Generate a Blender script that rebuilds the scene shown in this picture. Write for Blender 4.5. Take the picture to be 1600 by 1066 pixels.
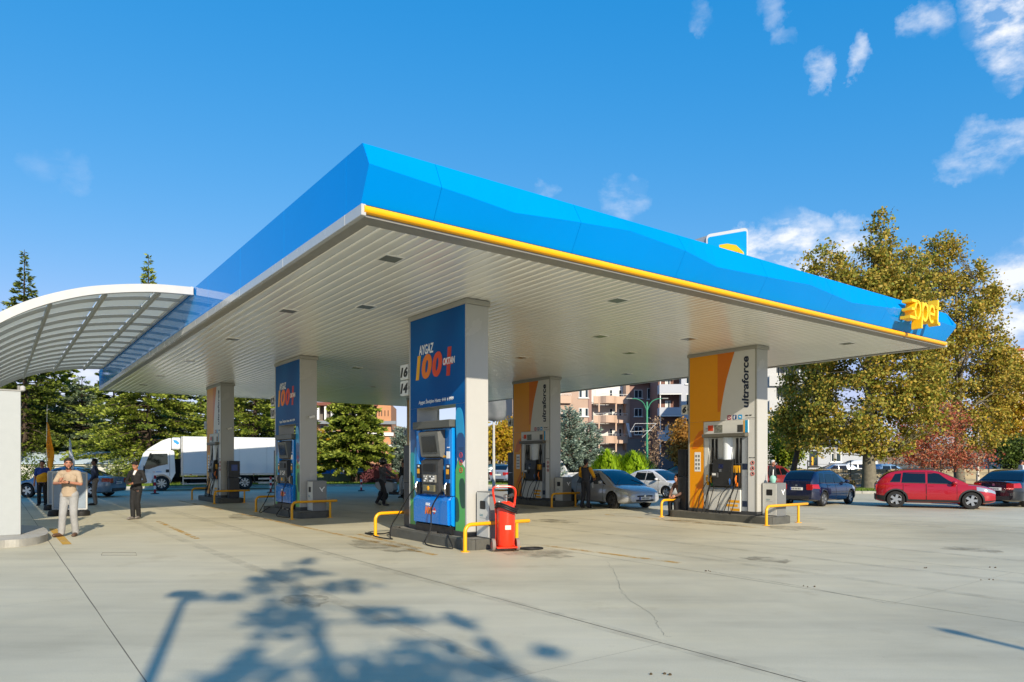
import bpy, bmesh, math, random
import numpy as np
from mathutils import Vector, Matrix, Euler
random.seed(7); RNG = np.random.default_rng(7)
for o in list(bpy.data.objects): bpy.data.objects.remove(o, do_unlink=True)
SC = bpy.context.scene; COL = SC.collection
R = math.radians; PI = math.pi

# ------------------------------------------------------------------ camera, sky, sun, exposure
EYE = 1.68; FPX = 1090.87; HOR = 721.0
cam_d = bpy.data.cameras.new('camera'); cam = bpy.data.objects.new('camera', cam_d); COL.objects.link(cam)
cam.location = (0, 0, EYE); cam.rotation_euler = (R(90), 0, 0)
cam_d.sensor_width = 36; cam_d.lens = FPX * 36 / 1600; cam_d.shift_y = (HOR - 533) / 1600
cam_d.clip_start = 0.1; cam_d.clip_end = 3000
SC.camera = cam
SUN_EL = R(26.5); SUN_H = Vector((0.36, -0.933)).normalized()      # horizontal direction TOWARDS the sun
sun_d = bpy.data.lights.new('sun', 'SUN'); sun = bpy.data.objects.new('sun', sun_d); COL.objects.link(sun)
sun_d.energy = 3.75; sun_d.angle = R(0.55); sun_d.color = (1.0, 0.89, 0.72)
to_sun = Vector((SUN_H.x * math.cos(SUN_EL), SUN_H.y * math.cos(SUN_EL), math.sin(SUN_EL)))
sun.rotation_euler = to_sun.to_track_quat('Z', 'Y').to_euler(); sun.location = (20, -40, 30)
SC.view_settings.view_transform = 'Standard'; SC.view_settings.look = 'None'
SC.view_settings.exposure = 0.68; SC.view_settings.gamma = 1.0; SC.view_settings.use_curve_mapping = False
SC.cycles.max_bounces = 8; SC.cycles.transparent_max_bounces = 12; SC.cycles.caustics_reflective = False; SC.cycles.caustics_refractive = False

def pdir(x, y):
    return Vector(((x - 800) / FPX, 1.0, (HOR - y) / FPX)).normalized()
def build_world():
    w = bpy.data.worlds.new('World'); SC.world = w; w.use_nodes = True
    nt = w.node_tree; nt.nodes.clear(); N = nt.nodes.new; L = nt.links.new
    out = N('ShaderNodeOutputWorld'); bg = N('ShaderNodeBackground'); L(bg.outputs[0], out.inputs[0])
    sky = N('ShaderNodeTexSky'); sky.sky_type = 'NISHITA'; sky.sun_disc = False
    sky.sun_elevation = SUN_EL; sky.sun_rotation = math.atan2(SUN_H.x, SUN_H.y)
    sky.altitude = 900; sky.air_density = 1.12; sky.dust_density = 0.6; sky.ozone_density = 3.2
    hs = N('ShaderNodeHueSaturation'); hs.inputs['Saturation'].default_value = 1.2; hs.inputs['Value'].default_value = 1.22
    L(sky.outputs[0], hs.inputs['Color'])
    bl = N('ShaderNodeMix'); bl.data_type = 'RGBA'; bl.blend_type = 'MULTIPLY'; bl.inputs[0].default_value = 1
    L(hs.outputs[0], bl.inputs[6]); bl.inputs[7].default_value = (0.62, 1.08, 1.24, 1)
    sp = N('ShaderNodeSeparateColor'); L(bl.outputs[2], sp.inputs[0]); cb = N('ShaderNodeCombineColor')
    for i, (k, g, tg) in enumerate(((.68, 1.2, 1.04), (3.2, .56, 3.2), (7.7, .33, 6.7))):     # film-like colour response of the sky
        d_ = N('ShaderNodeMath'); d_.operation = 'DIVIDE'; L(sp.outputs[i], d_.inputs[0]); d_.inputs[1].default_value = k
        p_ = N('ShaderNodeMath'); p_.operation = 'POWER'; L(d_.outputs[0], p_.inputs[0]); p_.inputs[1].default_value = g
        q_ = N('ShaderNodeMath'); q_.operation = 'MULTIPLY'; L(p_.outputs[0], q_.inputs[0]); q_.inputs[1].default_value = tg; chan = q_.outputs[0]
        if i == 0:
            o_ = N('ShaderNodeMath'); o_.operation = 'SUBTRACT'; L(chan, o_.inputs[0]); o_.inputs[1].default_value = .24; red = o_.outputs[0]; continue
        if i == 1:
            g_ = N('ShaderNodeMath'); g_.operation = 'MULTIPLY'; L(chan, g_.inputs[0]); g_.inputs[1].default_value = .86
            n_ = N('ShaderNodeMath'); n_.operation = 'MINIMUM'; L(red, n_.inputs[0]); L(g_.outputs[0], n_.inputs[1]); x_ = N('ShaderNodeMath'); x_.operation = 'MAXIMUM'; L(n_.outputs[0], x_.inputs[0]); x_.inputs[1].default_value = .05; L(x_.outputs[0], cb.inputs[0])
        L(chan, cb.inputs[i])
    tc = N('ShaderNodeTexCoord')
    nz = N('ShaderNodeTexNoise'); nz.inputs['Scale'].default_value = 15; nz.inputs['Detail'].default_value = 8; nz.inputs['Roughness'].default_value = 0.62
    L(tc.outputs['Generated'], nz.inputs['Vector'])
    nz2 = N('ShaderNodeTexNoise'); nz2.inputs['Scale'].default_value = 19; nz2.inputs['Detail'].default_value = 6; nz2.inputs['Roughness'].default_value = 0.6
    mp = N('ShaderNodeMapping'); mp.inputs['Scale'].default_value = (1, 1, 1.9); L(tc.outputs['Generated'], mp.inputs['Vector']); L(mp.outputs[0], nz2.inputs['Vector'])
    # distorted direction
    sub = N('ShaderNodeVectorMath'); sub.operation = 'SUBTRACT'; L(nz.outputs['Color'], sub.inputs[0]); sub.inputs[1].default_value = (.5, .5, .5)
    scl = N('ShaderNodeVectorMath'); scl.operation = 'SCALE'; L(sub.outputs[0], scl.inputs[0]); scl.inputs['Scale'].default_value = 0.085
    add = N('ShaderNodeVectorMath'); add.operation = 'ADD'; L(tc.outputs['Generated'], add.inputs[0]); L(scl.outputs[0], add.inputs[1])
    nrm = N('ShaderNodeVectorMath'); nrm.operation = 'NORMALIZE'; L(add.outputs[0], nrm.inputs[0])
    blobs = [(1585, 25, 85, 1.0), (1570, 95, 45, .7), (1452, 28, 34, .46), (1342, 98, 26, .5), (1270, 116, 26, .5), (1540, 232, 46, .5), (1498, 258, 30, .38), (1595, 212, 34, .5),
             (1240, 398, 75, 1.0), (1325, 388, 55, .85), (1190, 392, 50, .9), (1590, 440, 70, .95), (1600, 485, 70, .95), (968, 314, 38, .30), (988, 292, 20, .24), (860, 300, 24, .3), (1212, 12, 28, .24), (1228, 52, 20, .2),
             (1095, 12, 24, .2), (70, 255, 34, .09), (120, 280, 30, .09), (120, 600, 75, .6), (180, 590, 60, .55), (540, 640, 80, .4)]
    cur = None
    for (x, y, r, s) in blobs:
        dt = N('ShaderNodeVectorMath'); dt.operation = 'DOT_PRODUCT'; L(nrm.outputs[0], dt.inputs[0]); dt.inputs[1].default_value = pdir(x, y)
        mr = N('ShaderNodeMapRange'); d = pdir(x, y); ang = r / FPX * d.y
        mr.inputs['From Min'].default_value = math.cos(ang * 1.0); mr.inputs['From Max'].default_value = math.cos(ang * 0.1); mr.inputs['To Max'].default_value = s
        L(dt.outputs['Value'], mr.inputs['Value'])
        if cur is None: cur = mr.outputs[0]
        else:
            mx = N('ShaderNodeMath'); mx.operation = 'MAXIMUM'; L(cur, mx.inputs[0]); L(mr.outputs[0], mx.inputs[1]); cur = mx.outputs[0]
    det = N('ShaderNodeMapRange'); det.inputs['From Min'].default_value = .40; det.inputs['From Max'].default_value = .62; det.inputs['To Min'].default_value = 0.15; det.inputs['To Max'].default_value = 1.2
    L(nz2.outputs[0], det.inputs['Value'])
    mu = N('ShaderNodeMath'); mu.operation = 'MULTIPLY'; mu.use_clamp = True; L(cur, mu.inputs[0]); L(det.outputs[0], mu.inputs[1])
    cm = N('ShaderNodeMix'); cm.data_type = 'RGBA'; L(mu.outputs[0], cm.inputs[0]); L(cb.outputs[0], cm.inputs[6]); cm.inputs[7].default_value = (7.4, 7.7, 8.3, 1)
    L(cm.outputs[2], bg.inputs[0]); bg.inputs[1].default_value = 0.081
build_world()

# ------------------------------------------------------------------ the station frame and pixel helpers
YAW = 0.639; ST_O = Vector((-0.877, 13.613))
AX_U = Vector((-math.sin(YAW), math.cos(YAW))); AX_V = Vector((math.cos(YAW), math.sin(YAW)))
def S(a, b, z=0.0):                      # station coordinates: a runs along the pump rows, b across them
    q = ST_O + AX_U * a + AX_V * b; return Vector((q.x, q.y, z))
def toS(X, Y):
    d = Vector((X, Y)) - ST_O; return d.dot(AX_U), d.dot(AX_V)
def G(x, y, z=0.0):                      # photo point on the ground (or a level z) -> world
    Y = FPX * (EYE - z) / (y - HOR); return Vector(((x - 800) / FPX * Y, Y, z))
def D(x, y, Y):                          # photo point at a known distance -> world
    return Vector(((x - 800) / FPX * Y, Y, EYE + (HOR - y) / FPX * Y))
def PB(x, y, b):                         # photo point on the plane b = const -> (a, z)
    r = Vector(((x - 800) / FPX, 1.0)); t = (ST_O.dot(AX_V) + b) / r.dot(AX_V); return (r * t - ST_O).dot(AX_U), EYE - (y - HOR) / FPX * t
def PA(x, y, a):                         # photo point on the plane a = const -> (b, z)
    r = Vector(((x - 800) / FPX, 1.0)); t = (ST_O.dot(AX_U) + a) / r.dot(AX_U); return (r * t - ST_O).dot(AX_V), EYE - (y - HOR) / FPX * t

# ------------------------------------------------------------------ materials
MATS = {}
def lin(c):
    if isinstance(c, str):
        c = c.lstrip('#'); c = [int(c[i:i + 2], 16) / 255 for i in (0, 2, 4)]
        c = [x / 12.92 if x <= .04045 else ((x + .055) / 1.055) ** 2.4 for x in c]
    return (c[0], c[1], c[2], 1.0)
def mat(name, color, rough=.5, metal=0., var=.12, scale=6., bump=0., bscale=None, coat=0., spec=.5, var2=None, trans=0., emit=0., ior=1.5):
    if name in MATS: return MATS[name]
    m = bpy.data.materials.new(name); m.use_nodes = True; nt = m.node_tree; N = nt.nodes.new; L = nt.links.new
    b = nt.nodes['Principled BSDF']; c = lin(color)
    b.inputs['Roughness'].default_value = rough; b.inputs['Metallic'].default_value = metal; b.inputs['IOR'].default_value = ior
    b.inputs['Coat Weight'].default_value = coat; b.inputs['Coat Roughness'].default_value = .03; b.inputs['Specular IOR Level'].default_value = spec
    b.inputs['Transmission Weight'].default_value = trans
    b.inputs['Base Color'].default_value = c
    if emit: b.inputs['Emission Color'].default_value = c; b.inputs['Emission Strength'].default_value = emit
    if var > 0 or bump > 0:
        tc = N('ShaderNodeTexCoord'); nz = N('ShaderNodeTexNoise'); nz.inputs['Scale'].default_value = scale; nz.inputs['Detail'].default_value = 6; nz.inputs['Roughness'].default_value = .6
        L(tc.outputs['Object'], nz.inputs['Vector'])
    if var > 0:
        cr = N('ShaderNodeValToRGB'); e = cr.color_ramp.elements
        e[0].position = .3; e[1].position = .7
        lo = lin(var2) if var2 else tuple(x * (1 - var) for x in c[:3]) + (1,)
        e[0].color = lo; e[1].color = tuple(min(1, x * (1 + var * .5)) for x in c[:3]) + (1,)
        L(nz.outputs[0], cr.inputs[0]); L(cr.outputs[0], b.inputs['Base Color'])
        rr = N('ShaderNodeMapRange'); rr.inputs['To Min'].default_value = max(0.01, rough * .8); rr.inputs['To Max'].default_value = min(1, rough * 1.25 + .01)
        L(nz.outputs[0], rr.inputs['Value']); L(rr.outputs[0], b.inputs['Roughness'])
    if bump > 0:
        n2 = N('ShaderNodeTexNoise'); n2.inputs['Scale'].default_value = bscale or scale * 8; n2.inputs['Detail'].default_value = 4
        L(tc.outputs['Object'], n2.inputs['Vector'])
        bp = N('ShaderNodeBump'); bp.inputs['Strength'].default_value = bump; bp.inputs['Distance'].default_value = .02
        L(n2.outputs[0], bp.inputs['Height']); L(bp.outputs[0], b.inputs['Normal'])
    MATS[name] = m; return m
def leaf_mat(name, cols, trans=.25, rough=.55):
    if name in MATS: return MATS[name]
    m = bpy.data.materials.new(name); m.use_nodes = True; nt = m.node_tree; N = nt.nodes.new; L = nt.links.new
    b = nt.nodes['Principled BSDF']; b.inputs['Roughness'].default_value = rough; b.inputs['Specular IOR Level'].default_value = .25
    g = N('ShaderNodeNewGeometry'); cr = N('ShaderNodeValToRGB'); cr.color_ramp.interpolation = 'LINEAR'
    el = cr.color_ramp.elements
    while len(el) < len(cols): el.new(.5)
    for i, c in enumerate(cols): el[i].position = i / max(1, len(cols) - 1); el[i].color = lin(c)
    L(g.outputs['Random Per Island'], cr.inputs[0]); L(cr.outputs[0], b.inputs['Base Color'])
    tr = N('ShaderNodeBsdfTranslucent'); L(cr.outputs[0], tr.inputs[0]); mx = N('ShaderNodeMixShader'); mx.inputs[0].default_value = trans
    out = nt.nodes['Material Output']; L(b.outputs[0], mx.inputs[1]); L(tr.outputs[0], mx.inputs[2]); L(mx.outputs[0], out.inputs[0])
    MATS[name] = m; return m

# ------------------------------------------------------------------ mesh builder
class MB:
    def __init__(s): s.v = []; s.f = []; s.mi = []; s.sm = []
    def add(s, vs, fs, mi=0, smooth=False):
        n = len(s.v); s.v += [tuple(p) for p in vs]
        for f in fs: s.f.append([i + n for i in f]); s.mi.append(mi); s.sm.append(smooth)
        return s
    def box(s, x0, x1, y0, y1, z0, z1, mi=0, M=None, bev=0.):
        x0, x1 = min(x0, x1), max(x0, x1); y0, y1 = min(y0, y1), max(y0, y1); z0, z1 = min(z0, z1), max(z0, z1)
        b = min(bev, (x1 - x0) * .45, (y1 - y0) * .45, (z1 - z0) * .45) if bev else 0
        if not b:
            vs = [(x, y, z) for z in (z0, z1) for y in (y0, y1) for x in (x0, x1)]
            fs = [(0, 2, 3, 1), (4, 5, 7, 6), (0, 1, 5, 4), (2, 6, 7, 3), (0, 4, 6, 2), (1, 3, 7, 5)]
        else:
            vs = []; 
            for sx in (0, 1):
                for sy in (0, 1):
                    for sz in (0, 1):
                        X, Y, Z = (x0, x1)[sx], (y0, y1)[sy], (z0, z1)[sz]; ix, iy, iz = b * (1 - 2 * sx), b * (1 - 2 * sy), b * (1 - 2 * sz)
                        vs += [(X, Y + iy, Z + iz), (X + ix, Y, Z + iz), (X + ix, Y + iy, Z)]
            def k(sx, sy, sz, a): return ((sx * 2 + sy) * 2 + sz) * 3 + a
            fs = []
            for a in range(3):
                o = [q for q in range(3) if q != a]
                for sd in (0, 1):
                    q = []
                    for (p, r) in ((0, 0), (1, 0), (1, 1), (0, 1)):
                        t = [0, 0, 0]; t[a] = sd; t[o[0]] = p; t[o[1]] = r; q.append(k(*t, a))
                    fs.append(q)
            for a in range(3):
                o = [q for q in range(3) if q != a]
                for p in (0, 1):
                    for r in (0, 1):
                        t0 = [0, 0, 0]; t0[o[0]] = p; t0[o[1]] = r; t1 = list(t0); t1[a] = 1
                        fs.append([k(*t0, o[0]), k(*t1, o[0]), k(*t1, o[1]), k(*t0, o[1])])
            for sx in (0, 1):
                for sy in (0, 1):
                    for sz in (0, 1): fs.append([k(sx, sy, sz, 0), k(sx, sy, sz, 1), k(sx, sy, sz, 2)])
        if M is not None: vs = [tuple(M @ Vector(p)) for p in vs]
        return s.add(vs, fs, mi)
    def prism(s, poly, axis, d0, d1, mi=0, smooth=False, M=None):
        # poly: 2-D outline; axis 'x': points are (y,z); 'y': (x,z); 'z': (x,y)
        def P(p, d): return {'x': (d, p[0], p[1]), 'y': (p[0], d, p[1]), 'z': (p[0], p[1], d)}[axis]
        n = len(poly); vs = [P(p, d0) for p in poly] + [P(p, d1) for p in poly]
        if M is not None: vs = [tuple(M @ Vector(p)) for p in vs]
        fs = [list(range(n))[::-1], list(range(n, 2 * n))] + [[i, (i + 1) % n, n + (i + 1) % n, n + i] for i in range(n)]
        return s.add(vs, fs, mi, smooth)
    def tube(s, pts, r, n=8, mi=0, cap=True, closed=False):
        pts = [Vector(p) for p in pts]; rs = r if isinstance(r, (list, tuple)) else [r] * len(pts)
        vs = []; fs = []; up = None; m = len(pts)
        for i, p in enumerate(pts):
            if closed: t = pts[(i + 1) % m] - pts[i - 1]
            else: t = (pts[min(i + 1, m - 1)] - pts[max(i - 1, 0)])
            t = t.normalized() if t.length > 1e-9 else Vector((0, 0, 1))
            if up is None: up = Vector((0, 0, 1)) if abs(t.z) < .9 else Vector((1, 0, 0))
            a = t.cross(up); a = a.normalized() if a.length > 1e-6 else t.orthogonal().normalized(); b = a.cross(t).normalized(); up = b
            for k in range(n):
                q = 2 * PI * k / n; vs.append(p + (a * math.cos(q) + b * math.sin(q)) * rs[i])
        for i in range(m if closed else m - 1):
            j = (i + 1) % m
            for k in range(n): fs.append([i * n + k, i * n + (k + 1) % n, j * n + (k + 1) % n, j * n + k])
        if cap and not closed: fs += [list(range(n))[::-1], list(range((m - 1) * n, m * n))]
        return s.add(vs, fs, mi, True)
    def lathe(s, prof, n=20, M=None, mi=0, caps=True):      # prof: (r,z) about z
        vs = []; fs = []
        for (r, z) in prof:
            for k in range(n): q = 2 * PI * k / n; vs.append((r * math.cos(q), r * math.sin(q), z))
        for i in range(len(prof) - 1):
            for k in range(n): fs.append([i * n + k, i * n + (k + 1) % n, (i + 1) * n + (k + 1) % n, (i + 1) * n + k])
        if caps: fs += [list(range(n))[::-1], list(range((len(prof) - 1) * n, len(prof) * n))]
        if M is not None: vs = [tuple(M @ Vector(p)) for p in vs]
        return s.add(vs, fs, mi, True)
    def sphere(s, c, r, n=12, m=8, mi=0, M=None):
        r = r if isinstance(r, (tuple, list)) else (r, r, r); vs = []; fs = []
        for i in range(m + 1):
            t = PI * i / m
            for k in range(n): q = 2 * PI * k / n; vs.append(Vector((r[0] * math.sin(t) * math.cos(q), r[1] * math.sin(t) * math.sin(q), r[2] * math.cos(t))))
        if M is not None: vs = [M @ p for p in vs]
        vs = [p + Vector(c) for p in vs]
        for i in range(m):
            for k in range(n): fs.append([i * n + k, (i + 1) * n + k, (i + 1) * n + (k + 1) % n, i * n + (k + 1) % n])
        return s.add(vs, fs, mi, True)
    def grid(s, P, nu, nv, mi=0, smooth=True, flip=False):       # P(i,j)
        vs = [P(i / (nu - 1), j / (nv - 1)) for i in range(nu) for j in range(nv)]; fs = []
        for i in range(nu - 1):
            for j in range(nv - 1):
                q = [i * nv + j, (i + 1) * nv + j, (i + 1) * nv + j + 1, i * nv + j + 1]; fs.append(q[::-1] if flip else q)
        return s.add(vs, fs, mi, smooth)
    def mesh(s, name, mats, angle=40):
        me = bpy.data.meshes.new(name); me.from_pydata(s.v, [], s.f); me.validate(clean_customdata=False)
        for m in (mats if isinstance(mats, (list, tuple)) else [mats]): me.materials.append(m)
        if len(me.polygons) == len(s.f):
            me.polygons.foreach_set('material_index', s.mi); me.polygons.foreach_set('use_smooth', s.sm)
        bm = bmesh.new(); bm.from_mesh(me); bmesh.ops.remove_doubles(bm, verts=bm.verts, dist=1e-5); bmesh.ops.recalc_face_normals(bm, faces=bm.faces); 
        ca = math.cos(R(angle))
        for e in bm.edges:
            if len(e.link_faces) == 2 and e.link_faces[0].normal.dot(e.link_faces[1].normal) < ca: e.smooth = False
        bm.to_mesh(me); bm.free(); me.update(); return me
    def build(s, name, mats, parent=None, loc=None, rotz=None, angle=40):
        return link(name, s.mesh(name, mats, angle), parent, loc, rotz)
def link(name, me, parent=None, loc=None, rotz=None):
    o = bpy.data.objects.new(name, me); COL.objects.link(o)
    if parent is not None: o.parent = parent
    if loc is not None: o.location = loc
    if rotz is not None: o.rotation_euler = (0, 0, rotz)
    return o
def tag(o, label, cat, group=None, kind=None):
    if label: o['label'] = label
    if cat: o['category'] = cat
    if group: o['group'] = group
    if kind: o['kind'] = kind
    return o
def thing(name, label, cat, loc=(0, 0, 0), rotz=0., group=None, scale=1.):
    o = bpy.data.objects.new(name, None); COL.objects.link(o); o.location = loc; o.rotation_euler = (0, 0, rotz); o.scale = (scale,) * 3
    o.empty_display_size = .2; return tag(o, label, cat, group)
def struct(name, mb, mats, parent=None):
    o = mb.build(name, mats, parent)
    if parent is None: o['kind'] = 'structure'
    return o
def dup(o, parent=None, loc=None, rotz=None, label=None, scale=None):
    c = o.copy(); COL.objects.link(c)
    if parent is not None: c.parent = parent
    if loc is not None: c.location = loc
    if rotz is not None: c.rotation_euler = (0, 0, rotz)
    if scale is not None: c.scale = (scale,) * 3
    if label: c['label'] = label
    for ch in [q for q in KIDS.get(o.name, [])] or list(o.children): dup(ch, c)
    return c
KIDS = {}
def text_mesh(txt, size, extrude=.002, shear=0., bold=0., align='LEFT', spacing=1.0):
    cu = bpy.data.curves.new('lettering', 'FONT'); cu.body = txt; cu.size = size; cu.extrude = extrude; cu.shear = shear; cu.offset = bold; cu.align_x = align; cu.space_character = spacing
    cu.resolution_u = 6 if size > .15 else 2
    o = bpy.data.objects.new('tmp_text', cu); COL.objects.link(o); dg = bpy.context.evaluated_depsgraph_get(); dg.update()
    me = bpy.data.meshes.new_from_object(o.evaluated_get(dg)); bpy.data.objects.remove(o, do_unlink=True); me.name = 'lettering'
    return me
def lettering(txt, size, m, parent, M, name='lettering', fit=None, **k):
    """text in its own x-y plane, placed by matrix M (local to parent); fit = (width, height) scales the outline to that size"""
    me = text_mesh(txt, size, **k); me.materials.clear(); me.materials.append(m)
    co = np.empty(len(me.vertices) * 3); me.vertices.foreach_get('co', co); co = co.reshape(-1, 3)
    if fit and len(co):
        mn = co.min(0); mx = co.max(0)
        if fit[0]: co[:, 0] = (co[:, 0] - mn[0]) * fit[0] / max(1e-6, mx[0] - mn[0])
        if fit[1]: co[:, 1] = (co[:, 1] - mn[1]) * fit[1] / max(1e-6, mx[1] - mn[1])
    A = np.array(M); co = co @ A[:3, :3].T + A[:3, 3]; me.vertices.foreach_set('co', co.ravel()); me.update()
    return link(name, me, parent)
def frame(o, ex, ey):                    # matrix from an origin and the directions of text x and y
    ex = Vector(ex).normalized(); ey = Vector(ey).normalized(); ez = ex.cross(ey)
    return Matrix(((ex.x, ey.x, ez.x, o[0]), (ex.y, ey.y, ez.y, o[1]), (ex.z, ey.z, ez.z, o[2]), (0, 0, 0, 1)))
def bez(pts, n=16):                      # Catmull-Rom through points
    P = [Vector(p) for p in pts]; P = [P[0] * 2 - P[1]] + P + [P[-1] * 2 - P[-2]]; out = []
    for i in range(1, len(P) - 2):
        for k in range(n):
            t = k / n; a, b, c, d = P[i - 1], P[i], P[i + 1], P[i + 2]
            out.append(.5 * ((2 * b) + (c - a) * t + (2 * a - 5 * b + 4 * c - d) * t * t + (3 * b - a - 3 * c + d) * t ** 3))
    return out + [P[-2]]
def rrect(x0, x1, y0, y1, r, n=4):
    out = []
    for (cx, cy, a0) in ((x1 - r, y1 - r, 0), (x0 + r, y1 - r, 90), (x0 + r, y0 + r, 180), (x1 - r, y0 + r, 270)):
        for k in range(n + 1): q = R(a0 + 90 * k / n); out.append((cx + r * math.cos(q), cy + r * math.sin(q)))
    return out
# ------------------------------------------------------------------ ground, verges, streets
def concrete_mat(name='concrete', base='#c0b99f', dark='#aba48b', light='#cdc6ad'):
    m = bpy.data.materials.new(name); m.use_nodes = True; nt = m.node_tree; N = nt.nodes.new; L = nt.links.new; b = nt.nodes['Principled BSDF']
    tc = N('ShaderNodeTexCoord')
    def noise(scale, det=5, st=None, rgh=.6):
        v = tc.outputs['Object']
        if st: mp = N('ShaderNodeMapping'); mp.inputs['Rotation'].default_value = (0, 0, st[0]); mp.inputs['Scale'].default_value = (st[1], st[2], 1); L(v, mp.inputs['Vector']); v = mp.outputs[0]
        n = N('ShaderNodeTexNoise'); n.inputs['Scale'].default_value = scale; n.inputs['Detail'].default_value = det; n.inputs['Roughness'].default_value = rgh; L(v, n.inputs['Vector']); return n.outputs[0]
    def ramp(f, stops):
        r = N('ShaderNodeValToRGB'); e = r.color_ramp.elements
        while len(e) < len(stops): e.new(.5)
        for i, (p, c) in enumerate(stops): e[i].position = p; e[i].color = c if not isinstance(c, str) else lin(c)
        L(f, r.inputs[0]); return r.outputs[0]
    def mix(fac, a, bb, mode='MIX'):
        x = N('ShaderNodeMix'); x.data_type = 'RGBA'; x.blend_type = mode
        if isinstance(fac, float): x.inputs[0].default_value = fac
        else: L(fac, x.inputs[0])
        L(a, x.inputs[6]); 
        if isinstance(bb, tuple): x.inputs[7].default_value = bb
        else: L(bb, x.inputs[7])
        return x.outputs[2]
    c1 = ramp(noise(.22, 6), [(.3, dark), (.5, base), (.72, light)])
    c2 = ramp(noise(1.0, 6, (YAW + .35, .28, 2.2)), [(.32, (.89, .89, .89, 1)), (.5, (1, 1, 1, 1)), (.7, (1.08, 1.07, 1.04, 1))])
    c = mix(1.0, c1, c2, 'MULTIPLY')
    c3 = ramp(noise(.7, 7, None, .7), [(.58, (1, 1, 1, 1)), (.70, (.86, .84, .80, 1)), (.82, (.70, .67, .62, 1))]); c = mix(1.0, c, c3, 'MULTIPLY')
    c4 = ramp(noise(3.2, 8, None, .75), [(.62, (1, 1, 1, 1)), (.78, (.74, .72, .70, 1))]); c = mix(1.0, c, c4, 'MULTIPLY')
    c5 = ramp(noise(90, 3), [(.3, (.9, .9, .9, 1)), (.7, (1.06, 1.06, 1.06, 1))]); c = mix(1.0, c, c5, 'MULTIPLY')
    L(c, b.inputs['Base Color'])
    rr = N('ShaderNodeMapRange'); rr.inputs['To Min'].default_value = .42; rr.inputs['To Max'].default_value = .8; L(noise(.5, 5), rr.inputs['Value']); L(rr.outputs[0], b.inputs['Roughness'])
    bp = N('ShaderNodeBump'); bp.inputs['Strength'].default_value = .25; bp.inputs['Distance'].default_value = .01; L(noise(60, 5), bp.inputs['Height']); L(bp.outputs[0], b.inputs['Normal'])
    MATS[name] = m; return m
M_conc = concrete_mat()
M_joint = mat('joint_tar', '#6a675e', .9, scale=3)
M_asph = mat('asphalt', '#4a4a4b', .85, scale=2, var=.2, bump=.4)
M_kerb = mat('kerb_concrete', '#a9a69c', .8, scale=5, var=.2, bump=.2)
M_pave = mat('pavement_tiles', '#a39a86', .85, scale=1.2, var=.22)
M_earth = mat('earth', '#6d6348', .95, scale=.8, var=.35)
M_turf = mat('turf', '#566b22', .95, scale=2.5, var=.35, var2='#6f7a35')
def sheet(name, poly, z, m, parent=None, kind=True):
    mb = MB(); mb.add([(p[0], p[1], z) for p in poly], [list(range(len(poly)))]); o = mb.build(name, m, parent)
    if kind and parent is None: o['kind'] = 'structure'
    return o
sheet('ground', [(-900, -300), (900, -300), (900, 1800), (-900, 1800)], -.03, M_earth)
def st_poly(a0, a1, b0, b1): return [S(a, b).xy for a, b in ((a0, b0), (a0, b1), (a1, b1), (a1, b0))]
court = sheet('forecourt', st_poly(-34, 44, -42, 42), -.005, M_joint)
JB = [-6.48 - 3.8 * k for k in range(9, 0, -1)] + [-6.48, -2.45, 1.2, 4.95] + [4.95 + 3.75 * k for k in range(1, 10)]
for i in range(len(JB) - 1):
    cuts = [-34, -34 + 9 + (i * 5.3) % 11]
    while cuts[-1] < 44: cuts.append(cuts[-1] + 14.2)
    cuts[-1] = 44
    for a0, a1 in zip(cuts[:-1], cuts[1:]):
        if a1 - a0 < .5: continue
        mb = MB(); g = .003
        n = max(2, int((a1 - a0) / 1.0)); rr = random.Random(i * 97 + int(a0 * 10))
        le = [(a0 + (a1 - a0) * k / n, JB[i] + g + rr.uniform(0, .006)) for k in range(n + 1)]; ri = [(p[0], JB[i + 1] - g - rr.uniform(0, .006)) for p in le]
        le[0] = (le[0][0] + g, le[0][1]); ri[0] = (ri[0][0] + g, ri[0][1])
        vs = [tuple(S(*p)) for p in le] + [tuple(S(*p)) for p in ri]
        mb.add(vs, [[k, n + 1 + k, n + 2 + k, k + 1] for k in range(n)]); mb.build('concrete_slab', M_conc, court)
def crack(pts, w=.012):
    pts = [G(*p) for p in pts]; P = bez(pts, 10); vs = []; rr = random.Random(3)
    for i, p in enumerate(P):
        t = (P[min(i + 1, len(P) - 1)] - P[max(0, i - 1)]).normalized(); nrm = Vector((-t.y, t.x, 0)); j = nrm * rr.uniform(-.02, .02); ww = w * rr.uniform(.3, 1)
        vs += [p + j + nrm * ww + Vector((0, 0, .003)), p + j - nrm * ww + Vector((0, 0, .003))]
    mb = MB(); mb.add(vs, [[2 * i, 2 * i + 1, 2 * i + 3, 2 * i + 2] for i in range(len(P) - 1)]); mb.build('crack', M_joint, court)
crack([(950, 878), (962, 900), (975, 930), (1018, 962), (1035, 990), (1048, 996)], .0022)
crack([(1110, 893), (1180, 905), (1260, 918), (1360, 938), (1400, 944)], .005)
crack([(955, 858), (1060, 862), (1180, 880), (1300, 893)], .004)
mb = MB()
for (x, y, s) in ((1557, 887, .05), (1110, 893, .04), (1270, 917, .03), (1541, 906, .03), (1442, 888, .04), (1035, 1054, .03)):
    p = G(x, y)
    for k in range(3):
        q = (p.x + random.uniform(-.12, .12), p.y + random.uniform(-.05, .05)); r = s * random.uniform(.15, .5)
        mb.sphere((q[0], q[1], .006), (r, r * .6, .012), 6, 4)
o = mb.build('debris', mat('debris_brown', '#4a3d28', .9), court); o['kind'] = 'stuff'
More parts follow.
